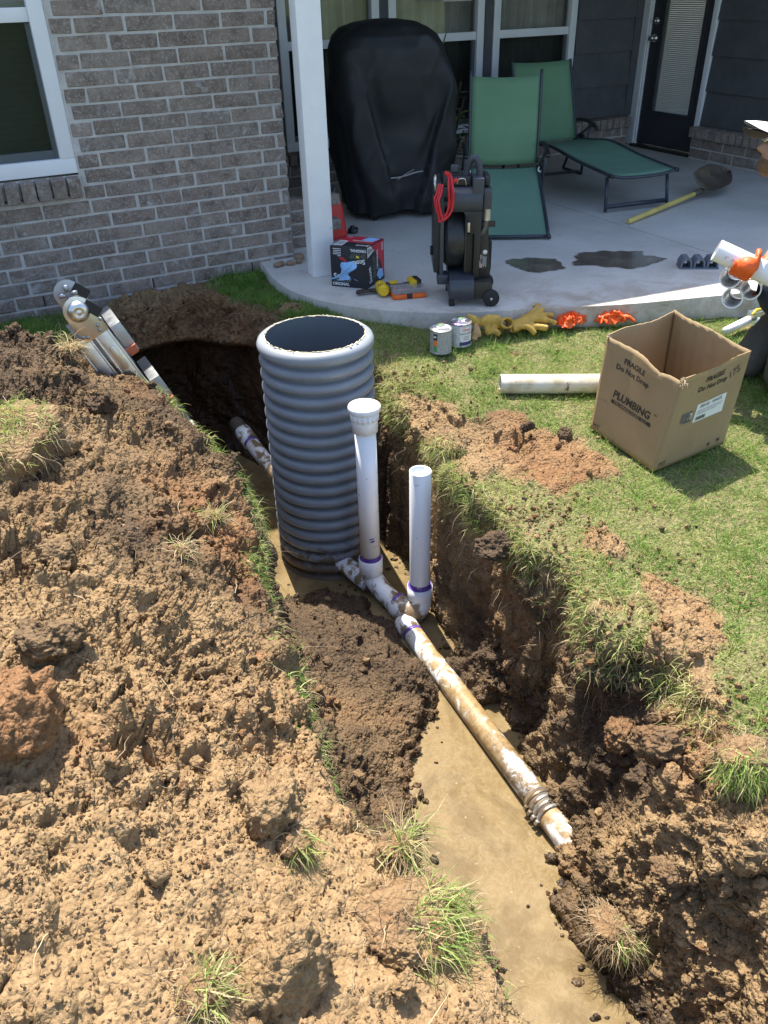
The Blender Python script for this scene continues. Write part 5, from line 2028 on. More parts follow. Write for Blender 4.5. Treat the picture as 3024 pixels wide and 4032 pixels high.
    mb.build('cable_plug', REDW, root, bevel=0.004)
    # silver coupling, spring hose and clip on the right side
    mb = MB()
    mb.lathe([(0.012, 0), (0.017, 0.002), (0.017, 0.046), (0.0175, 0.048), (0.0175, 0.058), (0.012, 0.060)], 20, Matrix.Translation((0.056, -0.078, 0.425)), (True, True))
    mb.build('coupling', STEELC, root, smooth=True, angle=0.6)
    mb = MB()
    pts = catmull([(0.055, -0.078, 0.425), (0.052, -0.080, 0.395), (0.040, -0.080, 0.370), (0.030, -0.075, 0.355)], 10)
    mb.tube(pts, [0.011 + (0.003 if i % 2 else 0) for i in range(len(pts))], 14)
    mb.build('spring_hose', pmat('spring_steel', (0.12, 0.115, 0.11), 0.4, 0.7), root, smooth=True)
    bx('clip', 0.036, 0.100, -0.088, -0.068, 0.395, 0.422, BLACKP, 0.003)
    # stickers: round logo, flag and print on the gear cover
    Mf = plane_M((0.056, -0.0606, 0.245), (1, 0, 0), (0, 0, 1))
    mb = MB()
    mb.lathe([(0.0118, 0), (0.0005, 0)], 24, Matrix.Translation((0.057, -0.0610, 0.262)) @ Matrix.Rotation(math.pi / 2, 4, 'X'))
    lg = mb.build('round_logo', WPRINT, root)
    RP = pmat('red_print', (0.55, 0.03, 0.03), 0.5)
    mb = MB()
    mb.tube([(0.057 + 0.0085 * math.cos(a), -0.0613, 0.262 + 0.0085 * math.sin(a)) for a in np.linspace(3.4, 6.4, 12)], 0.0018, 6, squash=0.3)
    mb.build('logo_arc', RP, lg)
    mb = MB()
    for i, (z0, z1) in enumerate(((0.19, 0.243), (0.185, 0.243), (0.19, 0.238), (0.184, 0.24))):
        mb.box((0.0475 + i * 0.0052, -0.0612, (z0 + z1) / 2), (0.0016, 0.0008, z1 - z0))
    for i, (z0, z1) in enumerate(((0.223, 0.25), (0.226, 0.25))):
        mb.box((0.0345 + i * 0.006, -0.0612, (z0 + z1) / 2), (0.002, 0.0008, z1 - z0))
    mb.build('small_print', WPRINT, lg)
    mb = MB()
    mb.box((0.0360, -0.0610, 0.200), (0.017, 0.0008, 0.036))
    fl = mb.build('flag_sticker', WPRINT, root)
    mb = MB()
    for i in range(4):
        mb.box((0.0293 + i * 0.0042, -0.0616, 0.200), (0.0019, 0.0008, 0.036))
    mb.build('flag_stripe', RP, fl)
    mb = MB()
    mb.box((0.0400, -0.0622, 0.2105), (0.0085, 0.0008, 0.015))
    mb.build('flag_canton', pmat('navy_print', (0.03, 0.05, 0.2), 0.5), fl)
    return root


machine()


# ---- carton of shop towels
def towel_box():
    a, b_, c = Vector((1.842, 4.218, 0)), Vector((1.990, 4.058, 0)), Vector((2.166, 4.186, 0))
    d = a + (c - b_)
    root = empty('towel_box', b_, 0, 'black and red printed carton of blue shop towels beside the white post', 'box')
    H = 0.228
    BK = pmat('black_carton', (0.020, 0.021, 0.026), 0.45, var=0.1)
    RD = pmat('red_carton_print', (0.55, 0.025, 0.045), 0.45, var=0.06)
    BL_ = pmat('blue_towel_print', (0.27, 0.50, 0.80), 0.6, var=0.1, vscale=18)
    GY = pmat('grey_print', (0.11, 0.115, 0.10), 0.5)
    WP = WPRINT
    mb = MB()
    mb.prism([(p.x - b_.x, p.y - b_.y) for p in (a, b_, c, d)], 0, H)
    body = mb.build('carton', BK, root, bevel=0.003)
    ex = (b_ - a)
    Lx = ex.length
    ex.normalize()
    ez = Vector((0, 0, 1))
    n1 = Vector((ex.y, -ex.x, 0))
    if n1.dot(Vector((-1, -1, 0))) < 0:
        n1 = -n1
    ey = (c - b_)
    Ly = ey.length
    ey.normalize()
    n2 = Vector((ey.y, -ey.x, 0))
    if n2.dot(Vector((1, -1, 0))) < 0:
        n2 = -n2

    def F(u, v, o=0.0012):                    # front left face: u 0..1 from far left to near corner
        return a - b_ + ex * (u * Lx) + ez * (v * H) + n1 * o

    def Rr(u, v, o=0.0012):                   # right face from near corner to far right
        return ey * (u * Ly) + ez * (v * H) + n2 * o

    def Tt(u, v, o=0.0012):                   # top, u along front edge, v to the back
        return a - b_ + ex * (u * Lx) + ey * (v * Ly) + Vector((0, 0, H + o))

    def patch(fn, uv, mat, name, o=0.0010):
        mb = MB()
        mb.add([fn(u, v, o) for u, v in uv], [list(range(len(uv)))])
        return mb.build(name, mat, body)

    def txt(fn, s, size, u, v, mat, flip=False, rot=0.0, bold=0.0, o=0.0020, L=None, Hh=None, shear=0.0):
        L = L or Lx
        Hh = Hh or H
        t = text_obj('lettering', s, size, mat, Matrix.Rotation(rot + (math.pi if flip else 0), 4, 'Z'), body, bold=bold)
        for vt in t.data.vertices:
            vt.co = fn(u + (vt.co.x + shear * vt.co.y) / L, v + vt.co.y / Hh, o)
        return t
    # front: the carton stands on its head in part of the print
    txt(F, 'Scott', 0.042, 0.28, 0.29, WP, bold=0.0012, rot=0.18)
    txt(F, 'SHOP', 0.040, 0.33, 0.17, GY, bold=0.0012)
    txt(F, 'ORIGINAL', 0.022, 0.27, 0.075, WP, bold=0.0006)
    txt(F, 'Scott', 0.036, 0.78, 0.64, WP, flip=True, bold=0.0012, rot=0.18)
    txt(F, 'SHOP', 0.038, 0.76, 0.79, GY, flip=True, bold=0.0012)
    txt(F, 'ORIGINAL', 0.021, 0.78, 0.92, WP, flip=True, bold=0.0006)
    for i, w in enumerate((0.10, 0.22, 0.22, 0.2, 0.22)):
        patch(F, [(0.30 - w, 0.76 + i * 0.042), (0.30, 0.76 + i * 0.042), (0.30, 0.775 + i * 0.042), (0.30 - w, 0.775 + i * 0.042)], WP, 'small_print')
    patch(F, [(0.24, 0.74), (0.30, 0.66), (0.34, 0.675), (0.42, 0.60), (0.45, 0.66), (0.39, 0.70), (0.37, 0.73)], RD, 'red_arrow')
    # blue towel pulled out of the slot, standing off the face
    rows = []
    for j in range(15):
        t = j / 14
        row = []
        wd = 0.17 + 0.06 * math.sin(t * 7) + (0.22 * max(0, t - 0.72) / 0.28)
        cx = 0.50 - 0.14 * t + 0.04 * math.sin(t * 6)
        for i in range(13):
            u = -1 + 2 * i / 12
            bulge = 0.020 * math.sin(math.pi * min(1, t * 1.25)) * (1 - u * u) + 0.006 * math.sin(u * 5 + t * 8)
            row.append(F(cx + u * wd, 0.64 - 0.46 * t + 0.02 * math.sin(u * 3), 0.004 + bulge))
        rows.append(row)
    mb = MB()
    mb.grid(rows)
    mb.build('pulled_towel', BL_, body, smooth=True)
    patch(F, [(0.0, 0.525), (1.0, 0.525), (1.0, 0.53), (0.0, 0.53)], pmat('carton_seam', (0.006, 0.006, 0.007), 0.5), 'seam')
    mb = MB()
    mb.add([F(0.71, 0.80, 0.0026), F(0.79, 0.79, 0.0026), F(0.80, 0.74, 0.0026), F(0.72, 0.755, 0.0026)], [(0, 1, 2, 3)])
    mb.build('yellow_tag', pmat('yellow_tag', (0.85, 0.70, 0.03), 0.5), body)
    # right face
    patch(Rr, [(0.24, 0.985), (0.97, 0.985), (0.97, 0.10), (0.72, 0.55), (0.48, 0.80)], RD, 'red_field')
    patch(Rr, [(0.04, 0.99), (0.42, 0.985), (0.46, 0.86), (0.04, 0.74)], WP, 'white_label')
    for i in range(5):
        patch(Rr, [(0.08 + i * 0.07, 0.95 - 0.01 * i), (0.12 + i * 0.07, 0.95 - 0.01 * i), (0.12 + i * 0.07, 0.83 + 0.012 * i), (0.08 + i * 0.07, 0.815 + 0.012 * i)], GY, 'small_print', 0.0018)
    txt(Rr, 'Scott', 0.044, 0.17, 0.30, WP, rot=math.pi / 2 + 0.15, bold=0.0012, L=Ly)
    txt(Rr, 'SHOP', 0.050, 0.40, 0.45, GY, rot=math.pi / 2, bold=0.0016, L=Ly)
    txt(Rr, 'ORIGINAL', 0.024, 0.58, 0.60, WP, rot=math.pi / 2, bold=0.0006, L=Ly)
    txt(Rr, '200', 0.030, 0.88, 0.84, WP, rot=math.pi / 2, bold=0.0006, L=Ly)
    patch(Rr, [(0.52, 0.22), (0.66, 0.34), (0.86, 0.30), (0.92, 0.10), (0.70, 0.06)], BL_, 'towel_picture', 0.0014)
    # top
    patch(Tt, [(0.02, 0.45), (0.55, 0.40), (0.98, 0.30), (0.98, 0.96), (0.02, 0.96)], RD, 'red_field')
    patch(Tt, [(0.05, 0.06), (0.30, 0.06), (0.26, 0.52), (0.04, 0.52)], WP, 'white_label', 0.0014)
    for i in range(6):
        patch(Tt, [(0.08 + i * 0.03, 0.12), (0.092 + i * 0.03, 0.12), (0.092 + i * 0.03, 0.44), (0.08 + i * 0.03, 0.44)], GY, 'barcode_stripe', 0.0020)
    txt(Tt, 'Scott', 0.038, 0.82, 0.16, WP, flip=True, bold=0.001, Hh=Ly)
    txt(Tt, 'SHOP', 0.034, 0.72, 0.38, GY, flip=True, bold=0.001, Hh=Ly)
    txt(Tt, 'ORIGINAL', 0.026, 0.60, 0.58, WP, flip=True, bold=0.0006, Hh=Ly)
    txt(Tt, '200', 0.022, 0.14, 0.88, WP, flip=True, Hh=Ly)
    patch(Tt, [(0.55, 0.66), (0.90, 0.55), (0.95, 0.90), (0.62, 0.95)], BL_, 'towel_picture', 0.0016)
    return root


towel_box()


# ---- cordless drill lying down
def drill():
    root = empty('cordless_drill', (2.055, 3.925, 0.0), math.radians(-12), 'yellow and black cordless drill lying in front of the towel carton', 'drill')
    YL = pmat('yellow_tool_plastic', (0.72, 0.47, 0.02), 0.5, var=0.12, dirt=(0.30, 0.20, 0.05), dscale=20, dthr=(0.60, 0.72))
    mb = MB()
    mb.tube([(-0.045, -0.065, 0.036), (-0.042, -0.05, 0.037), (-0.040, 0.0, 0.038), (-0.038, 0.04, 0.038)], [0.024, 0.033, 0.034, 0.030], 20)
    mot = mb.build('motor_housing', YL, root, smooth=True, angle=0.8)
    mb = MB()
    for i in range(5):
        mb.box((-0.068 + i * 0.011, -0.036, 0.0705 - abs(i - 2) * 0.0022), (0.005, 0.018, 0.002))
    mb.build('vent_slot', BLACKP, mot)
    mb = MB()
    mb.tube([(-0.038, 0.04, 0.038), (-0.037, 0.055, 0.038), (-0.036, 0.075, 0.038), (-0.035, 0.10, 0.038)], [0.030, 0.026, 0.022, 0.016], 20)
    mb.build('chuck', BLACKP, root, smooth=True, angle=0.8)
    mb = MB()
    mb.tube(catmull([(-0.025, -0.01, 0.036), (0.03, 0.002, 0.032), (0.08, 0.0, 0.032), (0.115, -0.004, 0.034)], 5), [0.022] * 5 + [0.019] * 6 + [0.023] * 5, 16)
    mb.build('grip', pmat('grey_grip', (0.060, 0.060, 0.058), 0.6, var=0.2, dirt=(0.15, 0.13, 0.10), dscale=14, dthr=(0.5, 0.7)), root, smooth=True)
    mb = MB()
    mb.box((0.03, 0.012, 0.058), (0.045, 0.03, 0.012))
    mb.build('yellow_band', YL, root, bevel=0.003)
    mb = MB()
    mb.box((0.128, -0.01, 0.040), (0.030, 0.085, 0.072), (0, 0.1, 0.05))
    mb.build('battery_foot', YL, root, bevel=0.006)
    mb = MB()
    mb.box((0.156, -0.008, 0.042), (0.030, 0.080, 0.070), (0, 0.1, 0.05))
    mb.build('battery', BLACKP, root, bevel=0.006)
    mb = MB()
    mb.tube([(-0.01, 0.03, 0.05), (0.012, 0.028, 0.045)], 0.008, 10)
    mb.build('trigger', BLACKP, root, smooth=True)


drill()


def pliers():
    root = empty('slip_joint_pliers', (1.99, 3.965, 0.004), math.radians(-14), 'dark rusty pliers half under the yellow drill', 'pliers')
    RUST = pmat('rusty_steel', (0.060, 0.047, 0.038), 0.6, 0.5, var=0.3, vscale=30)
    mb = MB()
    mb.tube(catmull([(-0.105, -0.012, 0.014), (-0.07, 0.0, 0.016), (-0.02, 0.006, 0.016)], 5), [0.014] * 5 + [0.017] * 6, 10, squash=0.55)
    mb.tube(catmull([(-0.10, 0.022, 0.014), (-0.07, 0.014, 0.016), (-0.02, -0.004, 0.016)], 5), [0.011] * 5 + [0.016] * 6, 10, squash=0.55)
    mb.build('jaw', RUST, root, smooth=True)
    mb = MB()
    mb.tube(catmull([(-0.02, 0.006, 0.016), (0.06, 0.02, 0.014), (0.16, 0.012, 0.012)], 5), 0.0095, 10)
    mb.tube(catmull([(-0.02, -0.004, 0.016), (0.06, -0.012, 0.014), (0.15, -0.016, 0.012)], 5), 0.0095, 10)
    mb.build('handle', pmat('dark_dipped_grip', (0.035, 0.03, 0.03), 0.5), root, smooth=True)


pliers()


def bit_case():
    root = empty('bit_case', (2.125, 3.835, 0.0), math.radians(-17), 'orange bit case with clear lid on the patio edge', 'case')
    OR = pmat('orange_case_plastic', (0.80, 0.14, 0.015), 0.4, var=0.06)
    m, nt, b, out = nmat('clear_lid')
    b.inputs['Base Color'].default_value = (0.55, 0.52, 0.50, 1)
    b.inputs['Roughness'].default_value = 0.2
    b.inputs['Alpha'].default_value = 0.42
    mb = MB()
    mb.box((0, 0, 0.013), (0.186, 0.098, 0.026))
    mb.build('tray', OR, root, bevel=0.008, seg=3)
    mb = MB()
    mb.box((0, 0, 0.0415), (0.184, 0.096, 0.030))
    mb.build('lid', m, root, bevel=0.008, seg=3)
    mb = MB()
    mb.box((0.0, -0.051, 0.018), (0.030, 0.008, 0.026))
    mb.build('latch', BLACKP, root, bevel=0.002)
    for xx in (-0.055, 0.055):
        mb = MB()
        mb.box((xx, -0.0505, 0.012), (0.042, 0.006, 0.015))
        mb.build('grip_rib', OR, root, bevel=0.002)
    mb = MB()
    r = random.Random(3)
    for i in range(10):
        mb.box((-0.075 + i * 0.0165, r.uniform(-.025, .02), 0.036), (0.009, r.uniform(.03, .05), 0.012), (0, 0, r.uniform(-.3, .3)))
    mb.build('driver_bit', BLACKP, root)
    mb = MB()
    mb.box((-0.02, 0.0, 0.040), (0.03, 0.03, 0.006))
    mb.box((-0.065, 0.02, 0.040), (0.014, 0.03, 0.006), (0, 0, .4))
    mb.build('red_sleeve', REDW, root)


bit_case()

# ---- chips of brick on the slab corner
CHIP = pmat('brick_chip', (0.28, 0.18, 0.115), 0.9, var=0.3, vscale=30, bump=0.6, bscale=60, dirt=(0.45, 0.36, 0.26), dscale=20, dthr=(0.55, 0.7))


def rock_mesh(name, seed, mat, sub=2, amp=0.35, flat=0.75):
    bm = bmesh.new()
    bmesh.ops.create_icosphere(bm, subdivisions=sub, radius=1.0)
    me = bpy.data.meshes.new(name)
    bm.to_mesh(me)
    bm.free()
    n = len(me.vertices)
    co = np.empty(n * 3, np.float32)
    me.vertices.foreach_get('co', co)
    co = co.reshape(-1, 3).astype(float)
    d = fbm(co * 1.1 + seed * 7.7, 3) * amp + 0.55 * amp * (fbm(co * 3.3 + seed * 3.1, 3)) + 0.25 * amp * fbm(co * 9 + seed, 2)
    r_ = np.random.default_rng(seed)
    for _ in range(5):                          # a few broken faces
        nr = r_.normal(size=3)
        nr /= np.linalg.norm(nr)
        h = co @ nr
        cut = 0.62 + 0.2 * r_.random()
        co = co - np.maximum(h - cut, 0)[:, None] * nr * 0.85
    co = co * (1 + d)[:, None] * np.array([1, 1, flat])
    me.vertices.foreach_set('co', co.astype(np.float32).ravel())
    me.materials.append(mat)
    me.update()
    for p in me.polygons:
        p.use_smooth = True
    return me


for i, (x, y, s, lab) in enumerate(((1.712, 4.725, 0.026, 'brick chip with a pale chipped face, leftmost on the slab corner'), (1.742, 4.745, 0.022, 'brick chip second from the left on the slab corner'),
                                    (1.795, 4.72, 0.026, 'flat brick chip in the middle of the row on the slab corner'), (1.852, 4.725, 0.024, 'brick chip right next to the foot of the white post'),
                                    (1.885, 4.80, 0.034, 'largest brick chip lying behind the others by the wall'))):
    me = rock_mesh('brick_chip', 20 + i, CHIP, 2, 0.3, 0.7)
    o = mesh_obj('brick_chip', me, None, (x, y, s * 0.55))
    o.scale = (s * 1.2, s, s)
    o.rotation_euler = (0, 0, i * 1.3)
    tag(o, lab, 'brick chip', 'brick chips on the slab corner')


# ---- sun loungers
SLING = pmat('green_sling_mesh', (0.130, 0.245, 0.172), 0.75, var=0.10, vscale=3, bump=0.25, bscale=350, bdist=0.002)
SLINGB = pmat('green_back_mesh', (0.130, 0.250, 0.138), 0.75, var=0.10, vscale=3, bump=0.25, bscale=350, bdist=0.002)
FRAMEM = pmat('dark_grey_tube', (0.050, 0.058, 0.072), 0.45, 0.3, var=0.15)
WBUNG = pmat('white_binding', (0.7, 0.7, 0.68), 0.6)


def lounger(loc, rz, label, seat, back, W=0.50, legs=True, arms_z=0.12, stub=True):
    """seat: (y, z) from foot to hinge; back: (y, z) from hinge up, in local coordinates"""
    root = empty('sun_lounger', loc, rz, label, 'sun lounger', 'green sun loungers on the patio')
    hw = W / 2

    def sling(prof, name, mat, sag):
        pts = catmull([(0, y, z) for y, z in prof], 6)
        rows = []
        for p in pts:
            rows.append([(-hw + W * i / 12, p.y, p.z - sag * (1 - (2 * i / 12 - 1) ** 2)) for i in range(13)])
        mb = MB()
        mb.grid(rows)
        return mb.build(name, mat, root, smooth=True, solid=0.003), pts
    s, sp = sling(seat, 'seat_sling', SLING, 0.012)
    bk, bp = sling(back, 'back_sling', SLINGB, 0.010)
    for sx in (-1, 1):
        mb = MB()
        mb.tube([(sx * (hw + 0.008), p.y, p.z) for p in sp], 0.012, 10)
        mb.build('seat_rail', FRAMEM, root, smooth=True)
        mb = MB()
        ext = bp[-1] + (bp[-1] - bp[-2]).normalized() * (0.035 if stub else 0.004)
        mb.tube([(sx * (hw + 0.008), p.y, p.z) for p in bp] + [(sx * (hw + 0.008), ext.y, ext.z)], 0.011, 10)
        mb.build('back_rail', FRAMEM, root, smooth=True)
        # arm, its bracket and rear strut
        hy, hz = seat[-1]
        ax = sx * (hw + 0.045)
        mb = MB()
        mb.tube(catmull([(ax, hy + 0.10, hz + arms_z + 0.02), (ax, hy - 0.02, hz + arms_z + 0.03), (ax, hy - 0.16, hz + arms_z + 0.005), (ax, hy - 0.21, hz + arms_z - 0.02)], 5), [0.018] * 16, 12, squash=0.7)
        mb.build('armrest', BLACKP, root, smooth=True)
        mb = MB()
        mb.tube([(ax, hy - 0.13, hz + arms_z - 0.005), (ax, hy - 0.05, hz - 0.04), (ax, hy - 0.04, 0.012)], 0.011, 10)
        mb.tube([(ax, hy - 0.10, hz + arms_z - 0.01), (ax, hy + 0.12, hz - 0.02), (ax, hy + 0.26, 0.012)], 0.011, 10)
        mb.tube([(ax, hy - 0.04, 0.012), (ax, hy + 0.26, 0.012)], 0.010, 10)
        mb.build('rear_leg', FRAMEM, root, smooth=True)
        mb = MB()
        mb.tube([(ax - sx * 0.016, hy - 0.01, hz + 0.01), (ax + sx * 0.006, hy - 0.01, hz + 0.01)], 0.030, 14)
        mb.build('hinge', BLACKP, root, smooth=True, angle=0.6)
    mb = MB()
    fy, fz = seat[0]
    mb.tube(catmull([(-hw - 0.008, fy, fz), (-hw * 0.6, fy - 0.012, fz - 0.018), (0, fy - 0.016, fz - 0.022), (hw * 0.6, fy - 0.012, fz - 0.018), (hw + 0.008, fy, fz)], 5) if legs else [(-hw - 0.008, fy, fz), (hw + 0.008, fy, fz)], 0.011, 10)
    mb.build('foot_rail', FRAMEM, root, smooth=True)
    mb = MB()
    for sx in (-1, 1):
        mb.tube([(sx * (hw + 0.008), fy - 0.022, fz), (sx * (hw + 0.008), fy + 0.012, fz)], 0.0145, 12)
    mb.build('end_cap', BLACKP, root, smooth=True)
    if legs:
        for sx in (-1, 1):
            mb = MB()
            mb.tube([(sx * (hw - 0.01), fy + 0.07, fz - 0.02), (sx * (hw + 0.0), fy + 0.03, 0.012)], 0.012, 10)
            mb.build('front_leg', FRAMEM, root, smooth=True)
        mb = MB()
        mb.tube([(-hw, fy + 0.035, 0.045), (hw, fy + 0.035, 0.045)], 0.011, 10, squash=1.5)
        mb.build('cross_bar', FRAMEM, root, smooth=True)
        mb = MB()
        mb.tube([(-hw - .03, seat[-1][0] - 0.02, 0.03), (hw + .03, seat[-1][0] - 0.02, 0.03)], 0.011, 10)
        mb.build('cross_bar', FRAMEM, root, smooth=True)
    mb = MB()
    ky, kz = seat[len(seat) // 2]
    for sx in (-1, 1):
        mb.tube(catmull([(sx * (hw + 0.014), seat[-1][0] - 0.06, seat[-1][1] + 0.008), (sx * (hw + 0.004), seat[-1][0] - 0.085, seat[-1][1] - 0.012), (sx * (hw + 0.02), seat[-1][0] - 0.10, seat[-1][1] - 0.018)], 4), 0.005, 8)
    mb.build('white_binding', WBUNG, root, smooth=True)
    return root


lounger((3.262, 4.472, 0.0), math.radians(-29), 'green sling lounger with foot end dropped to the floor, behind the drain machine', ((0.0, 0.022), (0.30, 0.150), (0.60, 0.270), (0.74, 0.318)), ((0.775, 0.335), (0.80, 0.60), (0.85, 0.885)), W=0.47, legs=False)
lounger((4.50, 4.63, 0.0), math.radians(-7.5), 'green sling lounger standing on its legs by the windows, shovel at its foot', ((0.0, 0.262), (0.45, 0.292), (0.85, 0.335), (1.10, 0.31), (1.33, 0.285)), ((1.36, 0.29), (1.46, 0.55), (1.57, 0.865)), W=0.53, legs=True, stub=False)


# ---- covered grill
def grill():
    root = empty('covered_grill', (2.99, 5.62, 0.0), math.radians(-12), 'barbecue grill under a black cloth cover on casters', 'grill')
    COVER = pmat('black_cover_cloth', (0.0095, 0.0105, 0.0125), 0.62, var=0.25, vscale=4, bump=0.25, bscale=160, bdist=0.002)
    lev = [(0.045, -0.345, 0.325, 0.27), (0.13, -0.36, 0.35, 0.28), (0.35, -0.405, 0.41, 0.295), (0.60, -0.445, 0.445, 0.30), (0.80, -0.455, 0.445, 0.30), (0.88, -0.45, 0.42, 0.30), (0.98, -0.44, 0.37, 0.295), (1.08, -0.425, 0.325, 0.285),
           (1.15, -0.395, 0.27, 0.26), (1.195, -0.33, 0.20, 0.22), (1.225, -0.22, 0.12, 0.16), (1.237, -0.10, 0.03, 0.08), (1.238, -0.04, -0.02, 0.02)]
    zz = [l[0] for l in lev]
    nz, na = 80, 200
    rows = []
    for j in range(nz + 1):
        t = j / nz
        z = 0.045 + (1.238 - 0.045) * (1 - (1 - t) ** 1.6)
        xl, xr, dp = (float(np.interp(z, zz, [l[k] for l in lev])) for k in (1, 2, 3))
        xl, xr = xl * 0.93, xr * 0.95
        cx, hw = (xl + xr) / 2, (xr - xl) / 2
        row = []
        for i in range(na):
            a = 2 * math.pi * i / na
            c, s = math.cos(a), math.sin(a)
            e = 0.42
            x = cx + hw * math.copysign(abs(c) ** e, c)
            y = dp * math.copysign(abs(s) ** e, s)
            k = (1 - sstep(0.95, 1.2, np.array(z)))
            f = 0.012 * math.sin(a * 9 + z * 3.0) * (1.1 - z) + 0.010 * math.sin(a * 4 + z * 5 + 1)
            q = np.array([[x * 3.2, y * 3.2 + 5, z * 2.4], [x * 6 + 9, y * 6, z * 3.5]])
            pn = perlin(q)
            f += 0.030 * (1 - 2 * abs(float(pn[0]))) * 0.6 + 0.016 * (1 - 2 * abs(float(pn[1])))
            x += f * c
            y += f * s
            if y < 0 and z < 0.92:                 # two flaps hang in front of the middle panel, meeting lower down
                wgap = 0.050 + 0.27 * (z / 0.92)
                u = (x - 0.03) / wgap
                fade = min(1.0, (0.92 - z) * 3)
                if abs(u) < 1:
                    y += 0.050 * min(1.0, (1 - abs(u)) * 9) * fade
                elif abs(u) < 1 + 0.16 / wgap:
                    y -= 0.030 * (1 - (abs(u) - 1) * wgap / 0.16) * fade
            zz2 = z + (0.012 * math.sin(a * 7) if j == 0 else 0)
            row.append((x, y, zz2))
        row.append(row[0])
        rows.append(row)
    mb = MB()
    mb.grid(rows)
    o = mb.build('cover', COVER, root, smooth=True)
    mb = MB()
    mb.tube(catmull([(-0.145, -0.263, 0.285), (-0.03, -0.285, 0.29), (0.10, -0.262, 0.31), (0.165, -0.262, 0.315)], 6), 0.012, 8, squash=0.4)
    mb.tube(catmull([(-0.05, -0.29, 0.27), (0.0, -0.30, 0.305), (0.075, -0.29, 0.335)], 5), 0.005, 6, squash=0.4)
    mb.build('pull_strap', pmat('grey_strap', (0.40, 0.40, 0.38), 0.6), root, smooth=True)
    ST = pmat('caster_fork', (0.45, 0.46, 0.47), 0.35, 0.8)
    for (x, y) in ((-0.205, -0.24), (0.235, -0.24), (-0.24, 0.20), (0.24, 0.20)):
        mb = MB()
        M = Matrix.Translation((x - 0.013, y, 0.038)) @ Matrix.Rotation(math.pi / 2, 4, 'Y')
        mb.lathe([(0.008, 0), (0.032, 0.0), (0.0375, 0.004), (0.0375, 0.022), (0.032, 0.026), (0.008, 0.026)], 28, M, (True, True))
        cw = mb.build('caster_wheel', BLKRUB, root, smooth=True, angle=0.6)
        mb = MB()
        for dx in (-0.019, 0.016):
            mb.prism([(-0.012, 0.0), (0.012, 0.0), (0.026, 0.060), (-0.026, 0.060)], x + dx - 0.0015, x + dx + 0.0015, Matrix(((0, 0, 1, 0), (1, 0, 0, y), (0, 1, 0, 0.030), (0, 0, 0, 1))))
        mb.build('caster_fork', ST, cw)
    return root


grill()


# ---- shovel
def shovel():
    a = Vector((4.168, 4.37, 0.020))
    e = Vector((5.09, 4.665, 0.047))
    d = (e - a).normalized()
    root = empty('shovel', a, 0, 'round point shovel with worn yellow handle lying on the patio', 'shovel')
    mb = MB()
    mb.tube([(Vector((0, 0, 0)) - d * 0.0), d * 0.01, d * 0.4, d * (e - a).length], [0.014, 0.0185, 0.0185, 0.017], 16)
    mb.build('handle', pmat('worn_yellow_handle', (0.60, 0.47, 0.14), 0.5, var=0.2, vscale=5, dirt=(0.33, 0.25, 0.12), dscale=9, dthr=(0.55, 0.68)), root, smooth=True, angle=0.8)
    BLD = pmat('dirty_steel_blade', (0.105, 0.085, 0.066), 0.55, 0.35, var=0.3, vscale=8, dirt=(0.17, 0.125, 0.08), dscale=9, dthr=(0.48, 0.62))
    mb = MB()
    L = (e - a).length
    mb.tube([d * (L - 0.03), d * (L + 0.06), d * (L + 0.15) + Vector((0, 0, 0.012))], [0.0195, 0.021, 0.012], 14)
    mb.build('socket', BLD, root, smooth=True)
    # dished blade, tilted on its edge
    side = Vector((-d.y, d.x, 0)).normalized()
    side = (side * math.cos(0.55) + Vector((0, 0, 1)) * math.sin(0.55))
    nrm = d.cross(side).normalized()
    rows = []
    bl = 0.46
    for j in range(21):
        t = j / 20
        w = 0.118 * (min(1, 0.86 + t * 0.6) if t < 0.45 else max(0.0, 1 - ((t - 0.45) / 0.55) ** 1.9))
        row = []
        for i in range(17):
            u = -1 + 2 * i / 16
            p = d * (L + 0.07 + bl * t) + side * (u * w) + nrm * (0.035 * (u * u) * (1 - 0.4 * t) + 0.028 * math.sin(t * 2.4) - 0.02)
            row.append(p + Vector((0, 0, 0.055)))
        rows.append(row)
    mb = MB()
    mb.grid(rows)
    mb.build('blade', BLD, root, smooth=True, solid=0.003)


shovel()

# ---- red fuel can behind the post and the black cap by it
RJ = pmat('red_can_plastic', (0.55, 0.025, 0.02), 0.45, var=0.08)
jr = empty('fuel_can', (2.27, 5.20, 0.0), 0.25, 'red plastic fuel can mostly hidden behind the white post', 'fuel can')
mb = MB()
mb.box((0, 0, 0.12), (0.16, 0.24, 0.24), None, 0.78)
mb.build('body', RJ, jr, bevel=0.03, seg=4)
mb = MB()
mb.tube(catmull([(0.0, -0.07, 0.235), (0.0, -0.06, 0.28), (0, 0.05, 0.28), (0, 0.07, 0.235)], 5), 0.014, 12)
mb.build('handle', RJ, jr, smooth=True)
mb = MB()
mb.lathe([(0.03, 0), (0.03, 0.03), (0.012, 0.035), (0.010, 0.10)], 18, Matrix.Translation((0, -0.08, 0.235)))
mb.build('spout', BLACKP, jr, smooth=True)
cp = empty('black_cap', (2.45, 5.20, 0.0), 0.4, 'small black plastic cap on the floor right of the red can', 'cap')
mb = MB()
mb.lathe([(0.034, 0.0), (0.036, 0.012), (0.030, 0.030), (0.018, 0.034), (0.016, 0.048), (0.0005, 0.05)], 20, None, (True, False))
mb.build('body', BLACKP, cp, smooth=True, angle=0.6)
mb = MB()
mb.tube(catmull([(0.02, 0, 0.03), (0.05, 0.0, 0.025), (0.06, 0.01, 0.005)], 4), 0.005, 8)
mb.build('strap', BLACKP, cp, smooth=True)

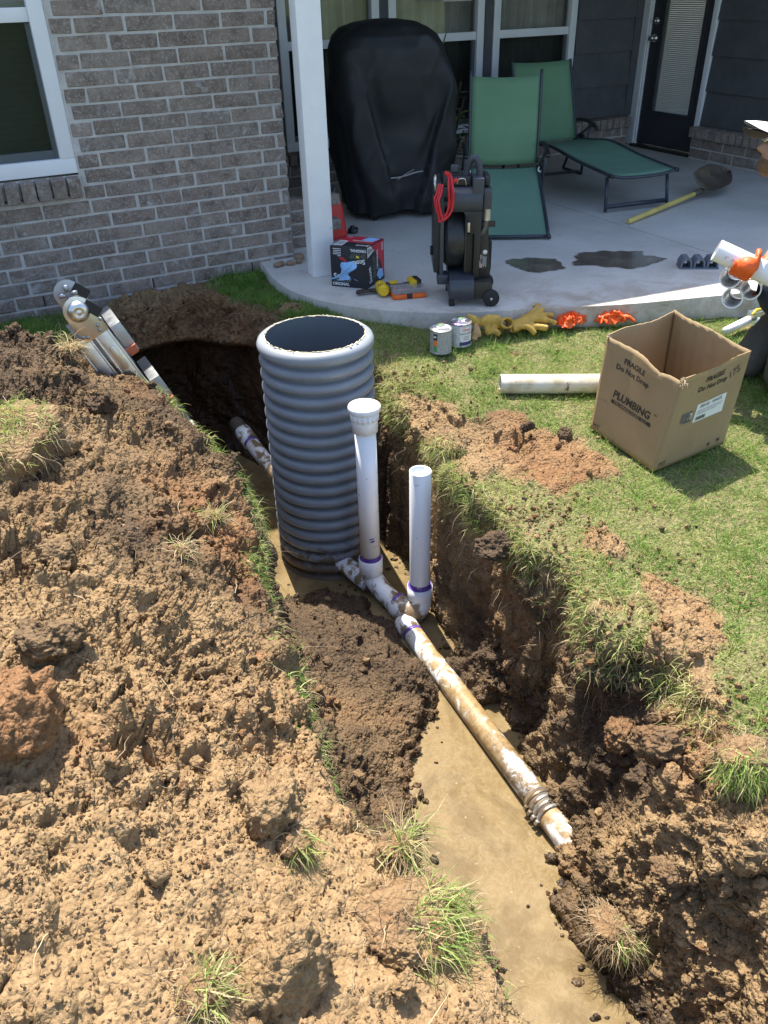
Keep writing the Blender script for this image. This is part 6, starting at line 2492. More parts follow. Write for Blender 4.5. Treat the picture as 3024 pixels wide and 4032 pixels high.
# ---- grey triple arch spacer
ar = empty('grey_spacer', (3.84, 3.408, 0.0), math.radians(-32), 'grey plastic spacer with three arches on the patio', 'spacer')
GP = pmat('grey_spacer_plastic', (0.135, 0.155, 0.19), 0.6, var=0.1)
mb = MB()
for k in range(3):
    x = -0.075 + k * 0.075
    outer = [(x - 0.034, 0.0), (x - 0.033, 0.036), (x - 0.018, 0.062), (x + 0.012, 0.064), (x + 0.030, 0.045), (x + 0.034, 0.0)]
    inner = [(x + 0.024, 0.0), (x + 0.021, 0.038), (x + 0.010, 0.050), (x - 0.010, 0.049), (x - 0.022, 0.030), (x - 0.024, 0.0)]
    poly = outer + inner
    n = len(outer)
    vs = [(px, yy, pz) for yy in (-0.045, 0.045) for px, pz in poly]
    m2 = len(poly)
    fs = []
    for i in range(m2):
        j = (i + 1) % m2
        fs.append((i, j, m2 + j, m2 + i))
    for i in range(n - 1):
        q = (i, i + 1, m2 - 2 - i, m2 - 1 - i)
        fs.append(q)
        fs.append(tuple(m2 + t for t in reversed(q)))
    mb.add(vs, fs)
mb.build('arch', GP, ar)
mb = MB()
mb.box((0, 0, 0.004), (0.225, 0.094, 0.0075))
mb.build('base_strip', GP, ar)


# ---- puddles: shallow wet patches on the concrete
def puddle(cx, cy, rx, ry, rot, label, seed):
    m, nt, b, out = nmat('puddle_water')
    b.inputs['Base Color'].default_value = (0.105, 0.088, 0.070, 1)
    vec = tex_coord(nt, 'Object')
    c = ramp(nt, noise_node(nt, vec, 7, 6, 0.65), [(0.35, (0.085, 0.070, 0.055)), (0.7, (0.19, 0.16, 0.125))])
    nt.links.new(c, b.inputs['Base Color'])
    b.inputs['Roughness'].default_value = 0.14
    at = N(nt, 'ShaderNodeAttribute', attribute_name='inner')
    e = math_node(nt, 'ADD', at.outputs['Fac'], math_node(nt, 'MULTIPLY', math_node(nt, 'SUBTRACT', noise_node(nt, vec, 22, 6, 0.7), 0.5), 0.55))
    nt.links.new(ramp(nt, e, [(0.16, 0.0), (0.30, 0.92)]), b.inputs['Alpha'])
    n = 90
    ang = np.linspace(0, 2 * np.pi, n, endpoint=False)
    ds = 1.08 * (1 + 0.34 * perlin(np.stack([np.cos(ang) * 1.3 + seed, np.sin(ang) * 1.3, np.zeros(n)], 1)) + 0.16 * perlin(np.stack([np.cos(ang) * 3.5 + seed, np.sin(ang) * 3.5, np.ones(n)], 1)))
    vs, fs, inn = [(0, 0, 0.0)], [], [1.0]
    rings = 8
    for k in range(1, rings + 1):
        t = k / rings
        for a, d in zip(ang, ds):
            vs.append((rx * d * t * math.cos(a), ry * d * t * math.sin(a), -0.0012 * t))
            inn.append(min(1.0, (1 - t) * 2.2))
    for i in range(n):
        fs.append((0, 1 + i, 1 + (i + 1) % n))
        for k in range(rings - 1):
            p, q = 1 + k * n, 1 + (k + 1) * n
            fs.append((p + i, q + i, q + (i + 1) % n, p + (i + 1) % n))
    mb = MB()
    mb.add(vs, fs)
    o = mb.build('puddle', m, None, smooth=True, loc=(cx, cy, 0.0045))
    vattr(o.data, 'inner', np.array(inn))
    o.rotation_euler.z = rot
    return tag(o, label, 'puddle', 'puddles on the patio')


puddle(3.55, 3.78, 0.285, 0.19, -0.45, 'larger wet puddle on the patio, between the smaller one and the grey spacer', 1.7)
puddle(3.06, 3.945, 0.17, 0.155, -0.55, 'smaller wet puddle on the patio beside the drain machine', 5.2)


# ---- potted plant between grill and lounger
def plant():
    root = empty('potted_plant', (3.52, 5.72, 0.0), 0, 'dark leafy plant with yellow leaves in the gap beside the covered grill', 'plant')
    mb = MB()
    mb.lathe([(0.001, 0.01), (0.08, 0.0), (0.10, 0.20), (0.105, 0.20), (0.098, 0.18), (0.001, 0.17)], 24)
    mb.build('pot', pmat('dark_pot', (0.05, 0.05, 0.05), 0.6), root, smooth=True, angle=0.6)
    r = random.Random(5)
    GL = pmat('dark_leaf', (0.035, 0.075, 0.025), 0.5, var=0.3)
    YLf = pmat('yellow_leaf', (0.42, 0.36, 0.05), 0.6, var=0.2)
    DRY = pmat('dry_leaf', (0.42, 0.33, 0.18), 0.8, var=0.25)
    stem = MB()
    tops = []
    for k in range(8):
        a = r.uniform(0, 6.28)
        h = r.uniform(0.45, 0.85)
        p = [(0, 0, 0.17), (0.05 * math.cos(a), 0.05 * math.sin(a), h * 0.6), (0.12 * math.cos(a), 0.12 * math.sin(a), h)]
        stem.tube(catmull(p, 5), 0.005, 6)
        tops.append((a, h))
    stem.tube(catmull([(0, 0, 0.17), (0.25, 0.5, 0.6), (0.44, 0.85, 0.86), (0.50, 0.93, 0.95)], 6), 0.004, 6)
    stem.build('stem', pmat('brown_stem', (0.10, 0.08, 0.04), 0.8), root, smooth=True)

    def leaf(base, dirv, L, w, mat, name, curl=0.25):
        d = Vector(dirv).normalized()
        u = d.cross(Vector((0, 0, 1)))
        u = u.normalized() if u.length > .1 else Vector((1, 0, 0))
        nn = u.cross(d)
        rows = []
        for j in range(9):
            t = j / 8
            ww = w * math.sin(math.pi * min(1, t * 0.93 + 0.04)) ** 0.7
            c = Vector(base) + d * (L * t) - Vector((0, 0, 1)) * (curl * L * t * t)
            rows.append([c - u * ww + nn * 0.1 * ww, c, c + u * ww + nn * 0.1 * ww])
        mb = MB()
        mb.grid(rows)
        return mb.build(name, mat, root, smooth=True)
    for k in range(46):
        a, h = tops[k % 8]
        t = r.uniform(0.45, 1.0)
        b_ = Vector((0.12 * t * math.cos(a), 0.12 * t * math.sin(a), h * t))
        aa = a + r.uniform(-1.4, 1.4)
        leaf(b_, (math.cos(aa), math.sin(aa), r.uniform(-.1, .6)), r.uniform(.07, .13), r.uniform(.016, .03), YLf if k in (3, 11, 20) else GL, 'leaf')
    leaf((0.50, 0.93, 0.95), (0.25, -0.1, 1), 0.16, 0.036, DRY, 'dry_leaf', 0.1)
    return root


plant()

# ---- white feeder hanging in front of the middle window
fd = empty('white_feeder', (4.17, 6.70, 1.29), 0, 'white plastic feeder hanging before the middle window, cut by the top edge', 'feeder')
mb = MB()
mb.box((0, 0, 0.03), (0.30, 0.10, 0.05))
mb.build('tray', pmat('white_plastic', (0.72, 0.70, 0.64), 0.5), fd, bevel=0.018, seg=3)
mb = MB()
for sx in (-0.12, 0.12):
    mb.tube([(sx, 0, 0.05), (sx * 0.3, 0, 1.05)], 0.003, 6)
mb.build('hanger', STEELC, fd)

# ================================================================ PERSON KNEELING AT THE RIGHT EDGE
def person():
    kx, ky = 3.13, 2.27
    root = empty('person', (3.3, 2.25, -0.17), 0, 'kneeling person in navy shirt and work trousers holding pipes, cut by the right edge', 'person')
    ro = Vector(root.location)

    def W(mb):
        mb.v = [Vector(v) - ro for v in mb.v]
        return mb
    SKIN = pmat('tanned_skin', (0.36, 0.20, 0.125), 0.5, var=0.1, vscale=20, bump=0.15, bscale=150)
    SHIRT = pmat('navy_shirt', (0.012, 0.018, 0.045), 0.75, var=0.2, vscale=8, bump=0.2, bscale=200)
    PANTS = pmat('grey_work_trousers', (0.085, 0.078, 0.070), 0.8, var=0.2, vscale=10, bump=0.3, bscale=150, dirt=(0.22, 0.19, 0.16), dscale=9, dthr=(0.60, 0.74))
    HAIR = pmat('brown_beard', (0.16, 0.085, 0.040), 0.8, var=0.3, vscale=60, bump=0.8, bscale=180)
    CAPW = pmat('white_cap', (0.75, 0.74, 0.72), 0.7, var=0.04)
    CAPD = pmat('dark_brim', (0.045, 0.035, 0.028), 0.8)
    g = -0.17
    # body: head, neck and bare arms in one skin
    head = Vector((3.045, 2.350, 0.885))
    neck = Vector((3.19, 2.29, 0.745))
    sh_r, el_r, wr_r = Vector((3.20, 2.10, 0.66)), Vector((3.34, 2.15, 0.42)), Vector((2.992, 2.352, 0.392))
    sh_l, el_l, wr_l = Vector((3.30, 2.46, 0.66)), Vector((3.37, 2.50, 0.44)), Vector((3.20, 2.45, 0.365))
    mb = MB()
    ball(mb, head, 0.098, (1.0, 0.84, 1.12), 14)
    ball(mb, head + Vector((-0.045, 0.022, -0.05)), 0.062, (1.0, 0.85, 1.0))
    mb.tube([head + Vector((-0.098, 0.046, 0.005)), head + Vector((-0.118, 0.055, -0.028))], [0.010, 0.016], 10)
    for s in (-1, 1):
        ball(mb, head + Vector((0.02 + 0.035 * s, 0.01 + 0.075 * s, -0.005)), 0.024, (0.8, 0.45, 1.1))
    mb.tube([neck + Vector((0.04, -0.02, -0.06)), neck, head + Vector((0.03, -0.01, -0.06))], [0.068, 0.058, 0.056], 16)
    for a, b_, c in ((sh_r, el_r, wr_r), (sh_l, el_l, wr_l)):
        mb.tube([a, a.lerp(b_, 0.5), b_], [0.056, 0.052, 0.043], 16)
        mb.tube([b_, b_.lerp(c, 0.25), b_.lerp(c, 0.7), c], [0.043, 0.046, 0.036, 0.029], 16)
        ball(mb, b_, 0.045)
    merged('body', W(mb), SKIN, root, 0.009, 5)
    mb = MB()
    ball(mb, head + Vector((-0.058, 0.028, -0.080)), 0.055, (0.95, 0.9, 0.85))
    ball(mb, head + Vector((-0.02, 0.05, -0.065)), 0.045, (0.9, 0.6, 0.9))
    ball(mb, head + Vector((-0.04, -0.03, -0.065)), 0.045, (0.9, 0.6, 0.9))
    merged('beard', W(mb), HAIR, root, 0.007, 3, disp=0.004, dscale=60)
    mb = MB()
    ball(mb, head + Vector((0.055, -0.025, 0.0)), 0.085, (0.75, 0.95, 1.1))
    merged('hair', W(mb), HAIR, root, 0.009, 3, disp=0.003, dscale=60)
    # cap: crown and peak
    up = Vector((0.25, -0.1, 1)).normalized()
    fw = Vector((-0.88, 0.42, 0.10)).normalized()
    mb = MB()
    ball(mb, head + Vector((0.012, -0.004, 0.045)), 0.107, (1.02, 0.88, 0.80), 14)
    merged('cap', W(mb), CAPW, root, 0.010, 4)
    sd = fw.cross(up).normalized()
    rows_t, rows_b = [], []
    for j in range(9):
        t = j / 8
        rt, rb = [], []
        for i in range(13):
            u = -1 + 2 * i / 12
            reach = 0.075 + (0.125 * math.sqrt(max(0, 1 - (u * 0.92) ** 2))) * t
            p = head + Vector((0.0, 0.0, 0.058)) + fw * reach + sd * (u * 0.088 * (1 - 0.12 * t)) - up * (0.028 * u * u + 0.02 * t * t) + Vector((0, 0, 0.022 * t))
            rt.append(p)
            rb.append(p - up * (0.004 + 0.060 * math.sin(math.pi * min(1.0, t * 0.96)) ** 0.6 * (1 - u * u)))
        rows_t.append(rt)
        rows_b.append(rb)
    mb = MB()
    mb.grid(rows_t)
    W(mb).build('cap_peak', CAPW, root, smooth=True)
    mb = MB()
    mb.grid(rows_b)
    W(mb).build('peak_lining', CAPD, root, smooth=True)
    # mirrored glasses
    MIR = pmat('mirror_lens', (0.55, 0.56, 0.58), 0.12, 0.9)
    for s in (-1, 1):
        mb = MB()
        ball(mb, head + fw * 0.088 + sd * (0.036 * s) + Vector((0, 0, 0.012)), 0.032, (0.45, 0.9, 0.75))
        W(mb).build('lens', MIR, root, smooth=True)
    mb = MB()
    for s in (-1, 1):
        mb.tube([head + fw * 0.088 + sd * (0.065 * s) + Vector((0, 0, 0.018)), head - fw * 0.02 + sd * (0.092 * s) + Vector((0, 0, 0.02))], 0.004, 6)
    mb.tube([head + fw * 0.10 - sd * 0.02 + Vector((0, 0, 0.02)), head + fw * 0.10 + sd * 0.02 + Vector((0, 0, 0.02))], 0.004, 6)
    W(mb).build('glasses_frame', CAPD, root, smooth=True)
    # shirt
    pel, chest = Vector((3.44, 2.26, 0.20)), Vector((3.28, 2.275, 0.56))
    mb = MB()
    mb.tube(catmull([(3.40, 2.26, 0.12), (3.33, 2.265, 0.24), (3.27, 2.275, 0.42), (3.25, 2.28, 0.58), (3.22, 2.285, 0.70)], 5), [0.20] * 6 + [0.195] * 6 + [0.185] * 4 + [0.17, 0.15, 0.12, 0.09, 0.075], 24, squash=0.82)
    for a, b_ in ((sh_r, el_r), (sh_l, el_l)):
        mb.tube([Vector((3.25, 2.28, 0.62)), a, a.lerp(b_, 0.35), a.lerp(b_, 0.72)], [0.10, 0.078, 0.072, 0.068], 18)
    ball(mb, (3.17, 2.30, 0.28), 0.12, (0.95, 1.0, 1.0))
    merged('shirt', W(mb), SHIRT, root, 0.012, 4, disp=0.006, dscale=14)
    # trousers: one knee down, shins folded behind
    mb = MB()
    mb.tube([(3.44, 2.26, 0.10), (3.45, 2.26, 0.22)], 0.19, 20, squash=0.85)
    for hy, kn, ft in ((2.15, Vector((3.175, 2.20, g + 0.075)), Vector((3.62, 2.13, g + 0.07))), (2.37, Vector((3.19, 2.42, g + 0.08)), Vector((3.64, 2.44, g + 0.07)))):
        hip = Vector((3.42, hy, 0.14))
        mb.tube([hip, hip.lerp(kn, 0.5), kn], [0.115, 0.10, 0.078], 18)
        ball(mb, kn, 0.078)
        mb.tube([kn, kn.lerp(ft, 0.45), ft], [0.075, 0.072, 0.058], 18)
    # the nearer thigh stands upright close to the frame edge
    mb.tube([(3.24, 2.20, 0.20), (3.20, 2.205, 0.03), (3.175, 2.20, g + 0.06)], [0.125, 0.10, 0.085], 18)
    merged('trousers', W(mb), PANTS, root, 0.012, 3, disp=0.008, dscale=13)
    BOOT = pmat('brown_boot', (0.09, 0.06, 0.04), 0.7, var=0.2)
    for y in (2.12, 2.45):
        mb = MB()
        mb.tube([(3.60, y, g + 0.07), (3.70, y, g + 0.065), (3.78, y, g + 0.05)], [0.062, 0.06, 0.045], 16)
        mb.tube([(3.70, y, g + 0.05), (3.72, y, g - 0.005 + 0.06)], 0.05, 14)
        merged('boot', W(mb), BOOT, root, 0.010, 3)
    # gloved hands
    p0 = Vector((2.842, 2.437, 0.472))
    a = Vector((0.62, -0.70, -0.35)).normalized()

    def hand(c, axis, toward, r, wrist, mat, name, flip=1):
        u = (toward - axis * toward.dot(axis)).normalized()
        w = axis.cross(u).normalized()
        if w.z < 0:
            w = -w
        mb = MB()
        pc = c + u * (r + 0.016)
        mb.tube([wrist, wrist.lerp(pc, 0.35), pc - w * 0.004, pc + w * 0.008], [0.031, 0.031, 0.036, 0.034], 16, squash=0.85)
        ball(mb, pc, 0.040, (1, 1, 1))
        for k, off in enumerate((-0.040, -0.016, 0.008, 0.030)):
            rr = r + 0.0095
            pts = []
            for th in np.linspace(0.1, -(2.5 - 0.18 * abs(k - 1)), 9):
                pts.append(c + axis * (off * (1 - 0.1 * abs(th))) + u * (rr * math.cos(th)) + w * (rr * math.sin(th)))
            mb.tube(pts, [0.0115] * 6 + [0.0105, 0.0098, 0.008], 12)
        pts = []
        for th in np.linspace(0.0, 1.45, 6):
            pts.append(c + axis * (0.030 - 0.012 * th) + u * ((r + 0.011) * math.cos(th) + 0.006) + w * ((r + 0.012) * math.sin(th) + 0.010 * th))
        mb.tube(pts, [0.017, 0.015, 0.0135, 0.0125, 0.0115, 0.009], 12)
        return merged(name, W(mb), mat, root, 0.0045, 2, disp=0.0016, dscale=70)
    hand(p0 + a * 0.135, a, Vector((-0.70, -0.62, 0.10)), 0.0445, wr_r + Vector((0.004, -0.002, 0.0)), NITRILE, 'glove')
    b0 = Vector((2.99, 2.40, 0.335))
    bx_ = Vector((0.80, 0.55, -0.18)).normalized()
    hand(Vector((3.13, 2.44, 0.285)), bx_, Vector((0.5, -0.3, 0.8)), 0.0445, wr_l + Vector((0.0, 0.0, 0.012)), NITRILE, 'glove')

    # the pipes held: things of their own
    def held(c, d, L, label):
        e = empty('held_pipe', c, 0, label, 'pipe', 'pipes in the kneeling person\'s hands')
        M = Vector(d).normalized().to_track_quat('Z', 'Y').to_matrix().to_4x4()
        mb = MB()
        R = 0.0445
        mb.lathe([(R - 0.0055, L * 0.7), (R - 0.0055, 0), (R, 0), (R, L), (R - 0.0055, L), (R - 0.0055, L * 0.8)], 36, M)
        return mb.build('pipe', PVC_CLEAN, e, smooth=True, angle=0.7), M
    o, M = held(p0, a, 0.30, 'upper white pipe gripped by the orange gloved hand')
    t = text_obj('lettering', '3"  IP', 0.020, pmat('pipe_print', (0.30, 0.30, 0.32), 0.6), Matrix(), o)
    tw = Vector((-0.70, -0.62, 0.10))
    u = (tw - a * tw.dot(a)).normalized()
    w = a.cross(u).normalized()
    if w.z < 0:
        w = -w
    for v in t.data.vertices:
        th = v.co.y / 0.0445 - 0.15
        v.co = a * (0.060 + v.co.x) + (u * math.cos(th) + w * math.sin(th)) * 0.0449
    held(Vector((2.915, 2.398, 0.352)), Vector((0.80, 0.55, -0.18)), 0.34, 'white pipe end under the gripped pipe, left of the other two ends')
    held(Vector((2.940, 2.385, 0.262)), Vector((0.80, 0.55, -0.18)), 0.34, 'lowest of the white pipe ends below the orange glove')
    held(Vector((3.000, 2.350, 0.300)), Vector((0.80, 0.55, -0.18)), 0.34, 'white pipe end with visible hollow, right below the orange glove')
    return root


person()

tool = empty('pipe_cutter', (3.55, 2.785, -0.10), 0, 'white handled cutter with yellow trim on the grass by the person', 'cutter')
mb = MB()
mb.tube([(-0.145, -0.025, 0.0), (0.06, 0.012, 0.012)], 0.021, 14)
mb.build('handle', PVC_CLEAN, tool, smooth=True)
mb = MB()
mb.box((0.11, 0.02, 0.03), (0.11, 0.05, 0.035), (0, 0.2, 0.3))
mb.box((0.10, -0.03, -0.005), (0.07, 0.035, 0.05), (0, 0.5, 0.3))
mb.build('jaw', STEELC, tool, bevel=0.006)
mb = MB()
mb.tube([(0.045, -0.015, 0.05), (0.10, 0.01, 0.058), (0.16, 0.03, 0.045)], 0.007, 8)
mb.build('yellow_trim', pmat('yellow_trim', (0.75, 0.52, 0.03), 0.5), tool, smooth=True)


# ================================================================ SOIL CLODS, SODS, GRASS AND ROOTS
def strands(P, D, L, w, seg, grav, tint, jit=0.35, seed=0):
    """ribbons: bases P, start directions D, lengths L, widths w; returns verts, quad faces, tint per vertex"""
    r = np.random.default_rng(seed)
    n = len(P)
    d = D / (np.linalg.norm(D, axis=1)[:, None] + 1e-9)
    side = np.cross(d, r.normal(size=(n, 3)))
    side /= np.linalg.norm(side, axis=1)[:, None] + 1e-9
    p = P.copy()
    V = np.empty((n, (seg + 1) * 2, 3))
    for k in range(seg + 1):
        ww = (w * (1 - 0.92 * (k / seg) ** 1.5))[:, None] * 0.5
        V[:, 2 * k] = p - side * ww
        V[:, 2 * k + 1] = p + side * ww
        d = d + r.normal(size=(n, 3)) * jit / seg
        d[:, 2] -= grav / seg
        d /= np.linalg.norm(d, axis=1)[:, None] + 1e-9
        side = side - d * (side * d).sum(1)[:, None]
        side /= np.linalg.norm(side, axis=1)[:, None] + 1e-9
        p = p + d * (L / seg)[:, None]
    base = np.arange(n)[:, None] * ((seg + 1) * 2)
    q = np.concatenate([np.stack([2 * k + 0 * base[:, 0], 2 * k + 1 + 0 * base[:, 0], 2 * k + 3 + 0 * base[:, 0], 2 * k + 2 + 0 * base[:, 0]], 1)[:, None, :] for k in range(seg)], 1)
    F = (q + base[:, :, None]).reshape(-1, 4)
    return V.reshape(-1, 3), F, np.repeat(tint, (seg + 1) * 2)


def grass_material(name, stops, trans=0.35):
    m, nt, b, out = nmat(name)
    at = N(nt, 'ShaderNodeAttribute', attribute_name='tint')
    c = ramp(nt, at.outputs['Fac'], stops)
    nt.links.new(c, b.inputs['Base Color'])
    b.inputs['Roughness'].default_value = 0.55
    b.inputs['Specular IOR Level'].default_value = 0.35
    tr = N(nt, 'ShaderNodeBsdfTranslucent')
    nt.links.new(c, tr.inputs[0])
    mx = N(nt, 'ShaderNodeMixShader')
    mx.inputs[0].default_value = trans
    nt.links.new(b.outputs[0], mx.inputs[1])
    nt.links.new(tr.outputs[0], mx.inputs[2])
    nt.links.new(mx.outputs[0], out.inputs[0])
    return m


GRASS = grass_material('lawn_grass', [(0.0, (0.085, 0.190, 0.028)), (0.30, (0.185, 0.320, 0.055)), (0.55, (0.36, 0.44, 0.12)), (0.78, (0.55, 0.50, 0.23)), (1.0, (0.58, 0.46, 0.26))], 0.42)
ROOTM = grass_material('dry_root', [(0.0, (0.13, 0.085, 0.05)), (0.5, (0.27, 0.19, 0.11)), (1.0, (0.48, 0.37, 0.22))], 0.1)


def strand_obj(name, parts, mat, parent=None, smooth=True):
    V, F, T = [], [], []
    k = 0
    for v, f, t in parts:
        V.append(v)
        F.append(f + k)
        T.append(t)
        k += len(v)
    me = big_mesh(name, np.vstack(V), np.vstack(F), mat, smooth)
    vattr(me, 'tint', np.clip(np.concatenate(T), 0, 1))
    return mesh_obj(name, me, parent)


_x, _y, _z = G_CO.T
_camd = np.sqrt(_x ** 2 + _y ** 2 + (_z - CAM_H) ** 2)


def pick(weight, n, seed):
    r = np.random.default_rng(seed)
    w = np.maximum(weight, 0)
    return r.choice(len(w), n, p=w / w.sum())


def lawn_grass():
    r = np.random.default_rng(21)
    wgt = sstep(0.30, 0.8, LAWN) * (_x > 1.38) * (_x < 3.68) * (_y < 4.0) * (_y > 0.35)
    wgt = wgt * np.where(poly_sd(SLAB, _x, _y) > 0.0, 1, 0)
    vis = (_y > 0.55) & (_x < 1.35 + 0.62 * (_y + 0.3) + 0.3)
    clump = 0.55 + 0.8 * sstep(-0.3, 0.4, fbm(G_CO * 6.0 + 90, 3))
    wgt = wgt * (0.15 + 0.85 * vis) * clump
    parts = []
    for seed, n, l0, l1, tsh in ((1, 100000, 0.018, 0.040, 0.0), (2, 24000, 0.026, 0.055, 0.18), (3, 9000, 0.045, 0.085, -0.06)):
        i = pick(wgt * (sstep(0.05, 0.3, fbm(G_CO * 7.0 + 35, 2)) + 0.02 if seed == 3 else 1.0), n, seed)
        P = G_CO[i] + r.normal(size=(n, 3)) * 0.004
        P[:, 2] = G_CO[i, 2] - 0.004
        D = r.normal(size=(n, 3)) * np.array([0.75, 0.75, 0.25]) + np.array([0, 0, 0.75]) + 0.4 * np.stack([fbm(P * 4, 2), fbm(P * 4 + 50, 2), np.zeros(n)], 1)
        L = r.uniform(l0, l1, n) * (0.75 + 0.5 * sstep(-0.3, 0.4, fbm(P * 5 + 20, 2)))
        edge = sstep(0.35, 0.02, SP[i])
        tint = 0.38 + 0.34 * fbm(P * 3.0 + 7, 3) + 0.20 * r.normal(size=n) + tsh + 0.26 * edge - 0.06
        parts.append(strands(P, D, L, r.uniform(0.0018, 0.0034, n), 3, 0.7, tint, 0.5, seed))
    o = strand_obj('grass', parts, GRASS)
    tag(o, 'short green lawn grass right of the trench', 'grass', None, 'stuff')
    # strip of grass in the shade by the house wall and the slab corner
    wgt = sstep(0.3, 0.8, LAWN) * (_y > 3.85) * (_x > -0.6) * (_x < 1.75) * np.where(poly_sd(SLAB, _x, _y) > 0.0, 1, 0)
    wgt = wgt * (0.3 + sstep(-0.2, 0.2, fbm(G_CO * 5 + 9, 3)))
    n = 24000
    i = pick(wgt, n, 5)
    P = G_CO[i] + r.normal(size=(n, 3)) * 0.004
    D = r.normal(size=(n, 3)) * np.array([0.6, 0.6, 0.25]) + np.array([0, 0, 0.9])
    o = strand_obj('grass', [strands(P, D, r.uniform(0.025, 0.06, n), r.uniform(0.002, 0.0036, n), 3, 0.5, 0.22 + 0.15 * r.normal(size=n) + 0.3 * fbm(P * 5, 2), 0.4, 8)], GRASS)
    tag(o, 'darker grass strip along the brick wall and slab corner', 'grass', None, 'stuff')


lawn_grass()


def rim_fringe():
    r = np.random.default_rng(31)
    near = np.exp(-(SP / 0.035) ** 2) * (G_CO[:, 2] > LZ - 0.16)
    sides = []
    for nm, lab, cond, dirx, n, tlo in (('grass', 'dry grass fringe hanging over the right edge of the trench', (_x > 1.2) & (_y > 0.45) & (_y < 3.3), -1, 8000, 0.66),
                                        ('grass', 'green grass fringe along the left trench edge below the heap', (_x < 0.85) & (_y > 0.35) & (_y < 3.7), 1, 6500, 0.50)):
        band = near * cond
        if dirx > 0:
            band = band * (0.06 + sstep(-0.05, 0.25, fbm(G_CO * np.array([3, 5.0, 3]) + 4, 3))) * np.where(_y < 1.15, 0.35, 1.0)
        else:
            band = band * (0.10 + sstep(-0.1, 0.25, fbm(G_CO * np.array([4, 5.0, 4]) + 14, 3)))
        i = pick(band, n, 41 + dirx)
        P = G_CO[i] + r.normal(size=(n, 3)) * 0.007
        D = r.normal(size=(n, 3)) * np.array([0.8, 0.95, 0.7]) + np.array([0.6 * dirx, -0.1, 0.35])
        L = r.uniform(0.015, 0.047, n) * np.where(r.random(n) < 0.15, 1.9, 1.0)
        tint = tlo + 0.24 * r.normal(size=n) + 0.25 * fbm(P * 6, 2)
        o = strand_obj(nm, [strands(P, D, L, r.uniform(0.0018, 0.0034, n), 4, 1.3, tint, 0.6, 51 + dirx)], GRASS)
        tag(o, lab, 'grass', None, 'stuff')
    # hanging roots in the cut faces and loose dry stems on the heap
    band = np.exp(-((SP + 0.02) / 0.04) ** 2) * (G_CO[:, 2] > LZ - 0.30) * (_y > 0.4)
    n = 2600
    i = pick(band, n, 61)
    P = G_CO[i]
    D = G_N[i] * 0.8 + r.normal(size=(n, 3)) * 0.5 + np.array([0, 0, -0.2])
    parts = [strands(P, D, r.uniform(0.03, 0.12, n) * r.uniform(0.5, 1.3, n), r.uniform(0.0012, 0.0026, n), 6, 1.8, r.uniform(0.2, 0.9, n), 1.6, 62)]
    wgt = HEAPM * (_y > 0.4) * (_y < 3.8) * (_x > -0.9)
    n = 620
    i = pick(wgt, n, 63)
    P = G_CO[i] + G_N[i] * 0.004
    D = r.normal(size=(n, 3)) * np.array([1, 1, 0.35]) + np.array([0, 0, 0.3])
    parts.append(strands(P, D, r.uniform(0.03, 0.12, n), r.uniform(0.0012, 0.0028, n), 6, 0.8, r.uniform(0.4, 1.0, n), 1.8, 64))
    o = strand_obj('roots', parts, ROOTM)
    tag(o, 'thin pale roots and dry stems in the cut soil', 'roots', None, 'stuff')


rim_fringe()


# ---- loose crumbs: thousands of small clods lying on every open soil face
def ico(sub):
    bm = bmesh.new()
    bmesh.ops.create_icosphere(bm, subdivisions=sub, radius=1.0)
    v = np.array([list(x.co) for x in bm.verts])
    f = np.array([[x.index for x in p.verts] for p in bm.faces])
    bm.free()
    return v, f


